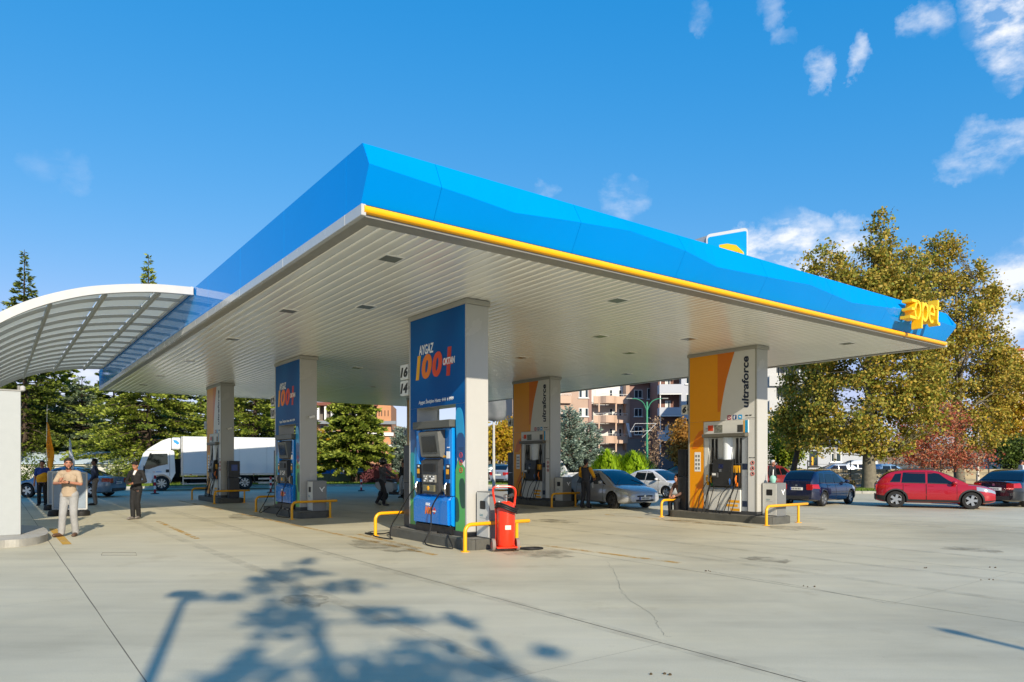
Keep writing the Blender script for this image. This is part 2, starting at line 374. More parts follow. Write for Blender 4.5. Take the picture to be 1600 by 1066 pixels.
# worn painted lines
def worn_paint(name, col, lo=.42, hi=.6, top=.75):
    m = bpy.data.materials.new(name); m.use_nodes = True; nt = m.node_tree; N = nt.nodes.new; L = nt.links.new; b = nt.nodes['Principled BSDF']
    b.inputs['Base Color'].default_value = lin(col); b.inputs['Roughness'].default_value = .8
    tc = N('ShaderNodeTexCoord'); n = N('ShaderNodeTexNoise'); n.inputs['Scale'].default_value = 2.2; n.inputs['Detail'].default_value = 9; n.inputs['Roughness'].default_value = .75; L(tc.outputs['Object'], n.inputs['Vector'])
    r = N('ShaderNodeMapRange'); r.inputs['From Min'].default_value = lo; r.inputs['From Max'].default_value = hi; r.inputs['To Max'].default_value = top; L(n.outputs[0], r.inputs['Value']); L(r.outputs[0], b.inputs['Alpha'])
    return m
M_yl = worn_paint('worn_yellow_paint', '#c79a35')
def strip(name, p, q, w, m, z=.004, par=court):
    p = Vector(p); q = Vector(q); t = (q - p).normalized(); n = Vector((-t.y, t.x, 0)) * w / 2
    mb = MB(); mb.add([(v.x, v.y, z) for v in (p - n, p + n, q + n, q - n)], [[0, 1, 2, 3]]); return mb.build(name, m, par)
strip('painted_line', S(12, -1.05), S(-.6, -1.05), .12, M_yl)
strip('painted_line', S(4.5, 8.1), S(-1.2, 8.1), .12, M_yl)
strip('painted_line', G(845, 852), G(1062, 880), .14, M_yl)
strip('painted_line', G(82, 826), G(105, 851), .16, worn_paint('yellow_paint_fresher', '#d0a030', .3, .5))
strip('painted_line', G(247, 815), G(308, 842), .12, M_yl)
strip('painted_line', G(560, 835), G(660, 858), .12, M_yl)
strip('painted_line', S(21, -1.05), S(14, -1.05), .12, M_yl)
# oil stains by the pumps and faint tyre tracks along the lanes
M_oil = worn_paint('oil_stain_dark', '#4d4638', .40, .70, .55); M_tyr = worn_paint('tyre_mark_grey', '#77726a', .40, .75, .26)
def stain(a, b, ra, rb_, seed):
    rr = random.Random(seed); mb = MB(); pts = []
    for k in range(22): q = 2 * PI * k / 22; e = rr.uniform(.7, 1.1); pts.append(tuple(S(a + ra * e * math.cos(q), b + rb_ * e * math.sin(q), .006)))
    mb.add(pts, [list(range(22))]); mb.build('oil_stain', M_oil, court)
for i, (a, b, ra, rb_) in enumerate(((1.2, -1.2, 1.3, .5), (-1.5, .6, .8, .6), (10.2, -1.3, 1.5, .5), (1.0, 8.2, 1.6, .5), (-1.6, 8.8, .9, .6), (3.5, 5.2, .8, .5), (6.5, 3.6, .7, .5), (-4.5, 3.2, .5, .35), (-6.0, 7.5, .6, .4), (8.8, 8.0, 1.3, .5), (-3.2, -4.4, .45, .3))): stain(a, b, ra, rb_, i)
for b in (-2.75, -4.35, 2.15, 3.7, 6.2, 11.6, 13.1): strip('tyre_track', S(24, b), S(-14, b + .35), .2, M_tyr, .0045)
# manhole cover frame faintly visible at lower left
mb = MB(); p = [S(*toS(*G(*q).xy), .003) for q in ((160, 864), (212, 864), (214, 868), (158, 868))]
mb.tube([tuple(v) for v in p], .005, 4, closed=True); mb.build('drain_frame', M_joint, court)

# verges with kerbs beyond the forecourt
def verge(name, poly, h=.13, kw=.16, m=None, fill=None):
    r = sheet(name, poly, h - .012, fill or M_turf); c = Vector((sum(p[0] for p in poly) / len(poly), sum(p[1] for p in poly) / len(poly))); n = len(poly)
    for i in range(n):
        p = Vector(poly[i]); q = Vector(poly[(i + 1) % n]); ln = (q - p).length; t = (q - p) / ln; nn = Vector((-t.y, t.x))
        if nn.dot(c - p) < 0: nn = -nn
        k = max(1, min(40, int(ln / 1.0))); seg = ln / k
        me = None
        for j in range(k):
            if me is None:
                mb = MB(); mb.box(.006, seg - .006, 0, kw, -.02, h, bev=.02); me = mb.mesh('kerb_stone', M_kerb)
            o = link('kerb_stone', me, r); 
            ex = t; ey = nn; M = Matrix(((ex.x, ey.x, 0, p.x + t.x * seg * j), (ex.y, ey.y, 0, p.y + t.y * seg * j), (0, 0, 1, 0), (0, 0, 0, 1))); o.matrix_local = M
    return r
def grass(name, poly_tri_pts, z, n, hgt=.07, cols=('#4d6b1c', '#6c8a2a', '#8a9a40', '#57751f')):
    P = np.array(poly_tri_pts); x0, y0 = P.min(0); x1, y1 = P.max(0); pts = []
    def inside(x, y):
        c = False; m = len(P); j = m - 1
        for i in range(m):
            if (P[i][1] > y) != (P[j][1] > y) and x < (P[j][0] - P[i][0]) * (y - P[i][1]) / (P[j][1] - P[i][1]) + P[i][0]: c = not c
            j = i
        return c
    mb = MB()
    while len(pts) < n:
        x, y = random.uniform(x0, x1), random.uniform(y0, y1)
        if inside(x, y): pts.append((x, y))
    for (x, y) in pts:
        a = random.uniform(0, PI); w = .02; h = hgt * random.uniform(.5, 1.2); dx, dy = math.cos(a) * w, math.sin(a) * w; lx, ly = random.uniform(-.04, .04), random.uniform(-.04, .04)
        n0 = len(mb.v); mb.v += [(x - dx, y - dy, z), (x + dx, y + dy, z), (x + lx, y + ly, z + h)]; mb.f.append([n0, n0 + 1, n0 + 2]); mb.mi.append(0); mb.sm.append(False)
    me = bpy.data.meshes.new(name); me.from_pydata(mb.v, [], mb.f); me.materials.append(leaf_mat('grass_blades', cols, .3)); o = link(name, me); o['kind'] = 'stuff'; return o
VL = [(-46, 43.2), (-22, 43.2), (-15, 47.0), (3, 46.2), (3.6, 56), (-46, 56)]
verge('left_verge', VL); grass('grass', [(-45, 43.6), (-22.2, 43.6), (-15.1, 47.4), (2.7, 46.6), (3.2, 54), (-45, 54)], .118, 22000)
VR = [(12.8, 37.0), (21.5, 36.0), (22.0, 40.5), (13.8, 41.2)]
verge('right_verge', VR); grass('grass', [(13.1, 37.3), (21.2, 36.3), (21.7, 40.2), (14.1, 40.9)], .118, 6000, .11, ('#5d8a14', '#7fae22', '#98bb35', '#6a9a1a'))
VF = [(22.6, 34.5), (60, 30), (64, 38), (24, 41.5)]
verge('far_right_verge', VF, fill=mat('dry_turf', '#8b8050', .95, scale=2, var=.3))
sheet('street', [(5, 45), (75, 41), (90, 62), (4.2, 60)], .004, M_asph)
sheet('far_street', [(-60, 62), (100, 62.5), (140, 100), (-80, 100)], .008, M_asph)
sheet('pavement', [(8, 62), (110, 62), (110, 69), (8, 69)], .016, M_pave)
# low stepped garden wall across the street on the right
t = thing('garden_wall', 'low beige stepped garden wall across the street behind the red car', 'wall', (34, 50.5, 0), R(-4))
for k, (z0, z1, y0) in enumerate(((0, .36, 0), (.36, .74, .7), (.74, 1.1, 1.5))):
    for j in range(14):
        mb = MB(); mb.box(-21 + j * 3 + .01, -18 + j * 3 - .01, y0, y0 + .5, z0 + .002, z1, bev=.02); mb.build('coping_block', mat('beige_wall', '#a89a7c', .85, scale=2, var=.2), t)

# ------------------------------------------------------------------ the fuel canopy
B0, B1, A0, A1 = -3.583, 13.907, -3.0, 24.76; ZS = 4.865
M_blue = mat('fascia_blue', '#008be0', .04, var=.02, scale=1, coat=0., spec=.5, ior=1.33); M_blue.node_tree.nodes['Principled BSDF'].inputs['Specular Tint'].default_value = (.1, .6, 1, 1)
M_white = mat('white_cladding', '#b8b8b5', .25, var=.04, scale=3, coat=.2)
M_slat = mat('soffit_metal', '#fdfbf4', .18, metal=.3, var=.04, scale=1.5, coat=.1)
M_grey = mat('grey_metal', '#8d8c86', .4, metal=.3, var=.06)
M_dark = mat('dark_plastic', '#1b1c1e', .4, var=.1)
M_yel = mat('yellow_paint', '#f2ad10', .35, var=.06, scale=3)
M_band = mat('yellow_band', '#ffb400', .3, var=.02)
M_lamp = mat('lamp_glass', '#6f736d', .2, var=.05)
cy = thing('fuel_canopy', 'large blue edged fuel station canopy with white slatted ceiling over the pump rows', 'canopy', S(0, 0), YAW)
# soffit slats: run along a, split in three lengths
SW = .2; cuts = [A0 + .27, 6.4, 15.6, A1 - .2]
for li in range(3):
    a0, a1 = cuts[li] + .006, cuts[li + 1] - .006; mb = MB()
    prof = [(0, .016), (.004, .007), (.014, .002), (.05, -.0015), (.1, -.003), (.14, -.0015), (SW - .014 - .006, .002), (SW - .010, .007), (SW - .006, .016)]
    n = 2; vs = [(x, a, z) for a in (a0, a1) for (x, z) in prof]; m = len(prof)
    mb.add(vs, [[i, i + 1, m + i + 1, m + i] for i in range(m - 1)], 0, True); me = mb.mesh('soffit_slat', M_slat, 80)
    k = 0; b = B0 + .22
    rs = random.Random(li)
    while b + SW < B1 - .18:
        o = link('soffit_slat', me, cy, (b, 0, ZS + .004 + rs.uniform(-.0012, .0012))); o.rotation_euler = (rs.uniform(-.0001, .0001), rs.uniform(-.006, .006), 0); b += SW; k += 1
mb = MB(); mb.box(B0 + .01, B1 - .01, A0 + .02, A0 + .28, ZS + .002, ZS + .05); mb.box(B0 + .01, B1 - .01, A1 - .22, A1 - .01, ZS + .002, ZS + .05)
mb.box(B0 + .01, B0 + .22, A0 + .28, A1 - .22, ZS + .002, ZS + .05); mb.box(B1 - .18, B1 - .01, A0 + .28, A1 - .22, ZS + .002, ZS + .05); mb.build('soffit_border', mat('soffit_border_grey', '#8f8d86', .4, metal=.2), cy)
mb = MB(); mb.box(B0 + .1, B1 - .1, A0 + .2, A1 - .1, ZS + .06, 5.5); mb.build('roof_deck', mat('roof_deck_grey', '#9a9a98', .7), cy)
# left fascia: flat glossy panels, front edge follows the fold
joints = [A0 - .3] + [PB(541, 260, B0)[0] + 2.52 * k for k in range(0, 11)] + [A1 + .3]
joints = [j for j in joints if j < A1 - .3 or j == joints[-1]]
def side_fascia(b_in, b_out, bulge=0.):
    for j0, j1 in zip(joints[:-1], joints[1:]):
        mb = MB(); f = j0 == joints[0]; l = j1 == joints[-1]; g = .004
        e0 = [(A0 - .0, 5.02), (A0 - .25, 5.465), (A0 - .05, 5.80)] if f else [(j0 + g, 5.02), (j0 + g, 5.465), (j0 + g, 5.80)]
        e1 = [(A1 + .04, 5.02), (A1 + .18, 5.30), (A1 + .18, 5.68), (A1 + .05, 5.80)] if l else [(j1 - g, 5.02), (j1 - g, 5.465), (j1 - g, 5.80)]
        poly = e0 + e1[::-1]
        if not bulge: mb.prism(poly, 'x', b_in, b_out)
        else:
            q0, q1 = e0, e1[:1] + e1[-2:] if l else e1
            vs = [(b_out + (bulge if k == 1 else 0), a, z) for e in (q0, q1) for k, (a, z) in enumerate(e)] + [(b_in, a, z) for e in (q0, q1) for (a, z) in e]
            mb.add(vs, [[0, 1, 4, 3], [1, 2, 5, 4], [6, 9, 10, 7], [7, 10, 11, 8], [2, 8, 11, 5], [0, 3, 9, 6], [0, 6, 7, 1], [1, 7, 8, 2], [3, 4, 10, 9], [4, 5, 11, 10]])
        mb.build('fascia_panel', M_blue, cy)
        mb = MB(); q0 = A0 - .06 if f else j0 + g; q1 = A1 + .04 if l else j1 - g
        sg = -1 if b_out < b_in else 1
        mb.box(b_out + sg * .02, b_in, q0, q1, ZS - .002, 5.012, bev=.006); mb.build('trim_strip', M_white, cy)
side_fascia(B0 + .05, B0); side_fascia(B1 - .05, B1 + .02, .12)
# front fascia: two facets meeting in a wandering fold
FB = [-3.58, -2.04, -1.24, -.22, 1.12, 2.56, 3.53, 5.22, 6.62, 8.5, 11.13, 14.03]; FZ = [5.465, 5.40, 5.35, 5.44, 5.53, 5.46, 5.34, 5.40, 5.46, 5.34, 5.50, 5.40]
FA = [-3.25, -3.22, -3.2, -3.23, -3.27, -3.25, -3.2, -3.23, -3.26, -3.2, -3.25, -3.25]
def front_fascia(a_sign, amid):
    cuts = [FB[0], -2.5, .05, 2.56, 5.1, 7.6, 10.15, 12.2, FB[-1]]
    for c0, c1 in zip(cuts[:-1], cuts[1:]):
        bs = sorted({c0 + (.003 if c0 != cuts[0] else 0), c1 - (.003 if c1 != cuts[-1] else 0)} | {b for b in FB if c0 < b < c1} | set(np.linspace(c0 + .01, c1 - .01, 8)))
        vs = []
        for b in bs:
            z = float(np.interp(b, FB, FZ)); a = float(np.interp(b, FB, FA)); bb = b
            last = c1 == cuts[-1]; 
            if last: k = (b - c0) / (c1 - c0)
            e = -.1 * k if last else 0
            row = [(bb + e, A0, 5.02), (bb, a, z), (bb + e, A0 - .05, 5.80), (bb + e, A0 + .08, 5.80), (bb + e, A0 + .08, 5.02)]
            if a_sign < 0: row = [(x, A0 + A1 - y, zz) for (x, y, zz) in row]
            vs += row
        n = len(bs); fs = []
        for i in range(n - 1):
            for k in range(5): fs.append([i * 5 + k, i * 5 + (k + 1) % 5, (i + 1) * 5 + (k + 1) % 5, (i + 1) * 5 + k])
        fs += [[0, 1, 2, 3, 4][::-1], [(n - 1) * 5 + k for k in range(5)]]
        mb = MB(); mb.add(vs, fs, 0, False); mb.build('fascia_panel', M_blue, cy, angle=4)
front_fascia(1, 0); front_fascia(-1, 0)
mb = MB(); pr = [(A0 + .06, 5.005)] + [(A0 - .035 - .05 * math.sin(R(q)), 4.952 + .052 * math.cos(R(q))) for q in range(0, 181, 20)] + [(A0 + .06, 4.90)]
mb.prism(pr, 'x', B0 + .02, B1 - .03, 0, True); mb.build('yellow_light_band', M_band, cy, angle=50)
mb = MB(); mb.box(B0 + .02, B1 - .03, A0 - .03, A0 + .06, 5.006, 5.019); mb.build('shadow_gap', M_dark, cy)
mb = MB(); mb.box(B0 + .02, B1 - .03, A0 - .01, A0 + .06, ZS, 4.899); mb.build('lower_trim', M_grey, cy)
for (a, b) in [(-1.5, -2.4), (3.25, -2.4), (1.9, -1.25), (-1.6, 2.5), (1.5, 5.0), (2.97, 7.6), (.4, 7.1), (-1.7, 11.1), (7.5, -2.4), (12.5, -2.4), (17.3, -2.4), (5.6, 2.5), (10.8, 2.5), (16, 2.5), (5.6, 5.6), (10.8, 5.6), (16, 5.6), (21, -2.4), (21, 4), (6.5, 11.1), (12, 11.1), (18, 11.1)]:
    mb = MB(); mb.box(b - .17, b + .17, a - .17, a + .17, ZS - .006, ZS + .02, 0, bev=.003); o = mb.build('downlight', M_slat, cy)
    mb = MB(); mb.box(b - .145, b + .145, a - .145, a + .145, ZS - .0085, ZS - .0065); mb.build('lens', M_lamp, o)
# the word on the right end of the front fascia: stroke built, deep letters
M_let = mat('letter_yellow', '#ffc91a', .4, var=.02)
def stroke(path, w, closed=False):
    P = [Vector(p) for p in path]; n = len(P); L_, R_ = [], []
    for i in range(n):
        if closed: t = P[(i + 1) % n] - P[i - 1]
        else: t = P[min(i + 1, n - 1)] - P[max(i - 1, 0)]
        t.normalize(); nn = Vector((-t.y, t.x)) * w / 2; L_.append(P[i] + nn); R_.append(P[i] - nn)
    return L_, R_
def letter(parent, strokes, M, d, m, name='letter'):
    mb = MB()
    for (path, w, closed) in strokes:
        L_, R_ = stroke(path, w, closed); n = len(L_)
        vs = [(p.x, p.y, 0) for p in L_] + [(p.x, p.y, 0) for p in R_] + [(p.x, p.y, d) for p in L_] + [(p.x, p.y, d) for p in R_]; fs = []
        for i in range(n if closed else n - 1):
            j = (i + 1) % n; fs += [[2 * n + i, 2 * n + j, 3 * n + j, 3 * n + i], [i, n + i, n + j, j], [i, j, 2 * n + j, 2 * n + i], [n + i, 3 * n + i, 3 * n + j, n + j]]
        if not closed: fs += [[0, 2 * n, 3 * n, n], [n - 1, 2 * n - 1, 4 * n - 1, 3 * n - 1]]
        mb.add([tuple(M @ Vector(p)) for p in vs], fs)
    return mb.build(name, m, parent)
def ell(cx, cy_, rx, ry, n=18, a0=0, a1=360): return [(cx + rx * math.cos(R(a0 + (a1 - a0) * k / n)), cy_ + ry * math.sin(R(a0 + (a1 - a0) * k / n))) for k in range(n if a1 - a0 == 360 else n + 1)]
def opet_letters(parent, M, h, d, m):
    w = .14
    def sh(path): return [((x + .10 * y) * h, y * h) for x, y in path]
    o = [(sh(ell(.78, .5, .27, .40)), w * h, True), (sh([(.0, .10), (.78, .10)]), w * .95 * h, False), (sh([(.14, .5), (.55, .5)]), w * .9 * h, False), (sh([(.10, .90), (.78, .90)]), w * .95 * h, False)]
    letter(parent, o, M, d, m)
    letter(parent, [(sh(ell(1.56, .5, .27, .40)), w * h, True), (sh([(1.27, .95), (1.27, -.32)]), w * h, False)], M, d, m)
    letter(parent, [(sh([(2.02, .5), (2.56, .5)] + ell(2.29, .5, .27, .40, 16, 20, 310)), w * .92 * h, False)], M, d, m)
    letter(parent, [(sh([(2.93, 1.28), (2.93, .3), (2.98, .14), (3.10, .08), (3.22, .12)]), w * h, False), (sh([(2.75, .88), (3.22, .88)]), w * .9 * h, False)], M, d, m)
b_l, z_l = PA(1413, 505, -3.6); b_r, z_r = PA(1477, 517, -3.6)
ws = thing('canopy_letters', 'row of thick yellow raised letters on the right end of the blue canopy edge', 'sign', S(-3.2, b_l), YAW)
hL = (b_r - b_l) / 4.35
opet_letters(ws, frame((.55, -.05, z_l + .20), (1, 0, 0), (0, 0, 1)), hL, .24, M_let)
# roof sign box standing on the canopy
rs_l = D(1104, 367, 24.5); dirv = Vector((.848, -.53, 0)); wd = 1.42
rs = thing('roof_sign', 'small blue roof sign box with white rim and yellow emblem peeking over the canopy', 'sign', (rs_l.x, rs_l.y, 5.5), math.atan2(dirv.y, dirv.x))
zt = rs_l.z - 5.5
mb = MB(); mb.prism([(.02, 0), (wd - .02, 0), (wd - .2, .08), (-.84, .36)], 'z', 0, zt - .03); mb.build('sign_case', M_white, rs); mb = MB(); mb.prism(rrect(0, wd, 0, zt, .14), 'y', -.03, -.001); mb.build('rim', mat('sign_white', '#dcdcda', .3, var=.02), rs)
mb = MB(); mb.prism(rrect(.06, wd - .04, .12, zt - .11, .06), 'y', -.042, -.031); mb.build('blue_face', mat('sign_blue', '#00a3e8', .3, var=.03), rs)
letter(rs, [([(.5, zt - .62), (.75, zt - .62), (1.0, zt - .70), (1.16, zt - .88), (1.22, zt - 1.15)], .26, False), (ell(.95, zt - 1.2, .3, .32), .2, True)], frame((0, -.042, 0), (1, 0, 0), (0, 0, 1)), .16, M_let, 'emblem')

# ------------------------------------------------------------------ arched canopy at the left and its white wall
AR0, AR1 = 6.36, 23.35; ARB = [(-3.62, 5.78), (-4.19, 5.75), (-4.6, 5.71), (-5.23, 5.6), (-5.9, 5.43), (-6.65, 5.12), (-7.3, 4.72), (-7.9, 4.2), (-8.4, 3.6), (-8.8, 2.9)]
t = thing('arched_canopy', 'curved white framed translucent roof to the left of the blue canopy', 'canopy', S(0, 0), YAW)
M_poly = mat('polycarbonate_grey', '#a6a79f', .3, var=.06, scale=2, trans=0.0)
def poly_mat():
    m = bpy.data.materials.new('polycarbonate'); m.use_nodes = True; nt = m.node_tree; b = nt.nodes['Principled BSDF']; b.inputs['Base Color'].default_value = lin('#d9dad2'); b.inputs['Roughness'].default_value = .25
    tr = nt.nodes.new('ShaderNodeBsdfTranslucent'); tr.inputs[0].default_value = lin('#e2e3da'); mx = nt.nodes.new('ShaderNodeMixShader'); mx.inputs[0].default_value = .62
    nt.links.new(b.outputs[0], mx.inputs[1]); nt.links.new(tr.outputs[0], mx.inputs[2]); nt.links.new(mx.outputs[0], nt.nodes['Material Output'].inputs[0]); return m
M_pc = poly_mat(); M_wst = mat('white_steel', '#bdbdba', .35, var=.04); M_dst = mat('purlin_steel', '#a3a49d', .5, var=.06)  # purlins get a greyer steel than the ribs and beams
def arc_at(s):
    q = s * (len(ARB) - 1); i = min(int(q), len(ARB) - 2); f = q - i; return Vector((ARB[i][0] + (ARB[i + 1][0] - ARB[i][0]) * f, ARB[i][1] + (ARB[i + 1][1] - ARB[i][1]) * f))
AC = bez([(p[0], p[1], 0) for p in ARB], 6); AC = [Vector((p.x, p.y)) for p in AC]
def sweep(a0, a1, off0, off1, m, name, parent, w=1):
    mb = MB(); vs = []
    for i, p in enumerate(AC):
        tt = (AC[min(i + 1, len(AC) - 1)] - AC[max(i - 1, 0)]).normalized(); nn = Vector((tt.y, -tt.x)); 
        if nn.y < 0: nn = -nn
        for (a, o) in ((a0, off0), (a1, off0), (a1, off1), (a0, off1)): q = p + nn * o; vs.append((q.x, a, q.y))
    n = len(AC); fs = [[i * 4 + k, i * 4 + (k + 1) % 4, (i + 1) * 4 + (k + 1) % 4, (i + 1) * 4 + k] for i in range(n - 1) for k in range(4)] + [[0, 1, 2, 3], [(n - 1) * 4 + k for k in (3, 2, 1, 0)]]
    mb.add(vs, fs, 0, True); return mb.build(name, m, parent, angle=30)
sweep(AR0 - .06, AR0 + .06, -.16, .02, M_wst, 'rim_beam', t); sweep(AR1 - .06, AR1 + .06, -.12, .02, M_wst, 'rim_beam', t)
pur_b = [-4.32, -5.40, -6.43, -7.4, -8.2]; NR = 13
ribs = [AR0 + (AR1 - AR0) * k / NR for k in range(NR + 1)]
for k in range(1, NR): sweep(ribs[k] - .035, ribs[k] + .035, -.085, -.01, M_wst, 'rib', t)
zof = lambda b: float(np.interp(-b, [-p.x for p in AC], [p.y for p in AC]))
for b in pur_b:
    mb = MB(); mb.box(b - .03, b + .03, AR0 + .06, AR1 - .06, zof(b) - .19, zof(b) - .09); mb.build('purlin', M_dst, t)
bands = [-3.62] + pur_b + [-8.8]
for k in range(NR):
    for j in range(len(bands) - 1):
        bs = np.linspace(bands[j] - .012, bands[j + 1] + .012, 6); vs = [(b, a, zof(b) + e) for e in (0, .014) for b in bs for a in (ribs[k] + .012, ribs[k + 1] - .012)]; n = 6; fs = []
        for i in range(n - 1): fs += [[2 * i, 2 * i + 1, 2 * i + 3, 2 * i + 2], [12 + 2 * i, 12 + 2 * i + 2, 12 + 2 * i + 3, 12 + 2 * i + 1]]
        mb = MB(); mb.add(vs, fs, 0, True); mb.build('roof_panel', M_pc, t)
mb = MB(); mb.box(-3.66, -3.6, AR0, AR1, 5.70, 5.82); mb.build('edge_beam', M_wst, t)
for a in (AR0 + .5, 12, 17.6, AR1 - .4):
    mb = MB(); mb.tube([(-8.8, a, 0), (-8.8, a, 3.0)], .09, 12); mb.build('post', M_wst, t)
wl = thing('white_wall', 'tall white clad end wall standing on a rounded kerb at the left edge', 'wall', S(6.36, -6.95), YAW)
for k in range(3):
    mb = MB(); mb.box(-.0 - 1.2 * (k + 1) + .003, -.0 - 1.2 * k - .003, 0, .35, .15, 3.14, bev=.008); mb.build('cladding_panel', mat('wall_white', '#a6aaa8', .35, var=.03), wl)
mb = MB(); mb.box(-3.6, .004, -.01, .36, 3.142, 3.17); mb.build('top_trim', M_grey, wl)
mb = MB(); mb.box(-3.6, .0, .02, .33, .13, .15); mb.build('base_trim', M_dark, wl)
mb = MB(); mb.tube([(-.02, .5, .14), (-.02, .5, 3.3)], .035, 8); o = mb.build('downpipe', M_grey, wl)
mb = MB(); mb.lathe([(.03, 0), (.05, .02), (.055, .09), (.02, .12)], 12, Matrix.Translation((.04, .45, 3.18))); mb.build('floodlight', M_white, wl)
# its kerb island
outer = [p.xy for p in bez([G(*p) for p in ((-60, 866), (0, 857), (30, 854.8), (55, 851.2), (69, 847.5), (75.5, 843), (73, 837))], 5)] + [S(8.45, -6.5).xy, S(9.4, -7.1).xy, S(9.4, -12).xy, S(5.26, -12).xy]
mb = MB(); mb.prism([(p.x, p.y) for p in outer], 'z', -.01, .15); struct('kerb_island', mb, M_kerb)

# ------------------------------------------------------------------ pump row columns
M_pb = None
def print_blue():
    m = bpy.data.materials.new('printed_blue'); m.use_nodes = True; nt = m.node_tree; N = nt.nodes.new; L = nt.links.new; b = nt.nodes['Principled BSDF']; b.inputs['Roughness'].default_value = .4; b.inputs['Specular IOR Level'].default_value = .1
    tc = N('ShaderNodeTexCoord'); n = N('ShaderNodeTexNoise'); n.inputs['Scale'].default_value = .55; n.inputs['Detail'].default_value = 1; L(tc.outputs['Object'], n.inputs['Vector'])
    r = N('ShaderNodeValToRGB'); e = r.color_ramp.elements; e[0].position = .35; e[0].color = lin('#004f90'); e[1].position = .7; e[1].color = lin('#006fb6'); L(n.outputs[0], r.inputs[0]); L(r.outputs[0], b.inputs['Base Color']); return m
M_pb = print_blue()
M_col = mat('column_white', '#b4b3ae', .25, var=.03, scale=2, coat=.15)
M_frm = mat('column_frame', '#a3a198', .35, metal=.3, var=.04)
M_or1 = mat('print_amber', '#f2a000', .3, var=.02); M_or2 = mat('print_orange', '#e07800', .3, var=.02); M_wp = mat('print_white', '#dcdcd8', .3, var=.02)
M_navy = mat('ink_navy', '#12233f', .5, var=0); M_ink = mat('ink_black', '#101012', .5, var=0); M_wht = mat('ink_white', '#f4f4f2', .5, var=0)
M_red = mat('ink_red', '#c8301c', .5, var=0); M_ylo = mat('ink_yellow', '#f6b01e', .5, var=0); M_ora = mat('ink_orange', '#ef7b18', .5, var=0); M_rdo = mat('ink_red_orange', '#e4481c', .5, var=0)
M_g1 = mat('print_green', '#57b05a', .3, var=.02); M_g2 = mat('print_dark_green', '#1f4f3b', .3, var=.02); M_c1 = mat('print_cyan', '#1f9fd6', .3, var=.02); M_t1 = mat('print_teal', '#1b8f95', .3, var=.02); M_n1 = mat('print_deep_blue', '#1c4f86', .3, var=.02)
M_rub = mat('rubber', '#141414', .6, var=.1); M_steel = mat('steel', '#9a9a98', .3, metal=.9, var=.05); M_gun = mat('gunmetal', '#4b4c4d', .4, metal=.3, var=.06)
CW, CL, CT = .505, 2.33, ZS - .004
def FR(y, z, x=-.004): return frame((x, y, z), (0, -1, 0), (0, 0, 1))          # text on the face towards the camera (-v)
def plate(parent, y0, y1, z0, z1, m, name, x=-.006, th=.004):
    mb = MB(); mb.box(x, x + th, min(y0, y1), max(y0, y1), min(z0, z1), max(z0, z1)); return mb.build(name, m, parent)
def fplate(parent, pts, m, name, x0=-.008, x1=-.003):
    mb = MB(); mb.prism(pts, 'x', x0, x1); return mb.build(name, m, parent)
def blob(cy_, cz, ry, rz, skew=0., n=14):
    out = []
    for k in range(n):
        q = 2 * PI * k / n; e = .7; c, s_ = math.cos(q), math.sin(q); c = math.copysign(abs(c) ** e, c); s_ = math.copysign(abs(s_) ** e, s_); out.append((cy_ + ry * c + skew * s_, cz + rz * s_))
    return out
def clip(poly, y0, y1, z0, z1):
    return [(min(max(p[0], y0), y1), min(max(p[1], z0), z1)) for p in poly]
def notice(p, yc, zc, w, h):
    o = plate(p, yc - w / 2, yc + w / 2, zc - h / 2, zc + h / 2, M_wht, 'notice', -.012, .003)
    for k in range(3):
        mb = MB(); mb.tube([(-.0135, yc + .05 * math.cos(q), zc + h * .2 - k * h * .24 + .05 * math.sin(q)) for q in np.linspace(0, 2 * PI, 14, endpoint=False)], .007, 5, closed=True)
        mb.box(-.015, -.012, yc - .035, yc + .035, zc + h * .2 - k * h * .24 - .006, zc + h * .2 - k * h * .24 + .006, 0, None); mb.build('pictogram', M_red, o)
    for k in range(2): plate(o, yc - w * .38, yc + w * .38, zc + h * .42 - k * .025, zc + h * .42 - k * .025 + .008, M_ink, 'printed_line', -.014, .002)
    return o
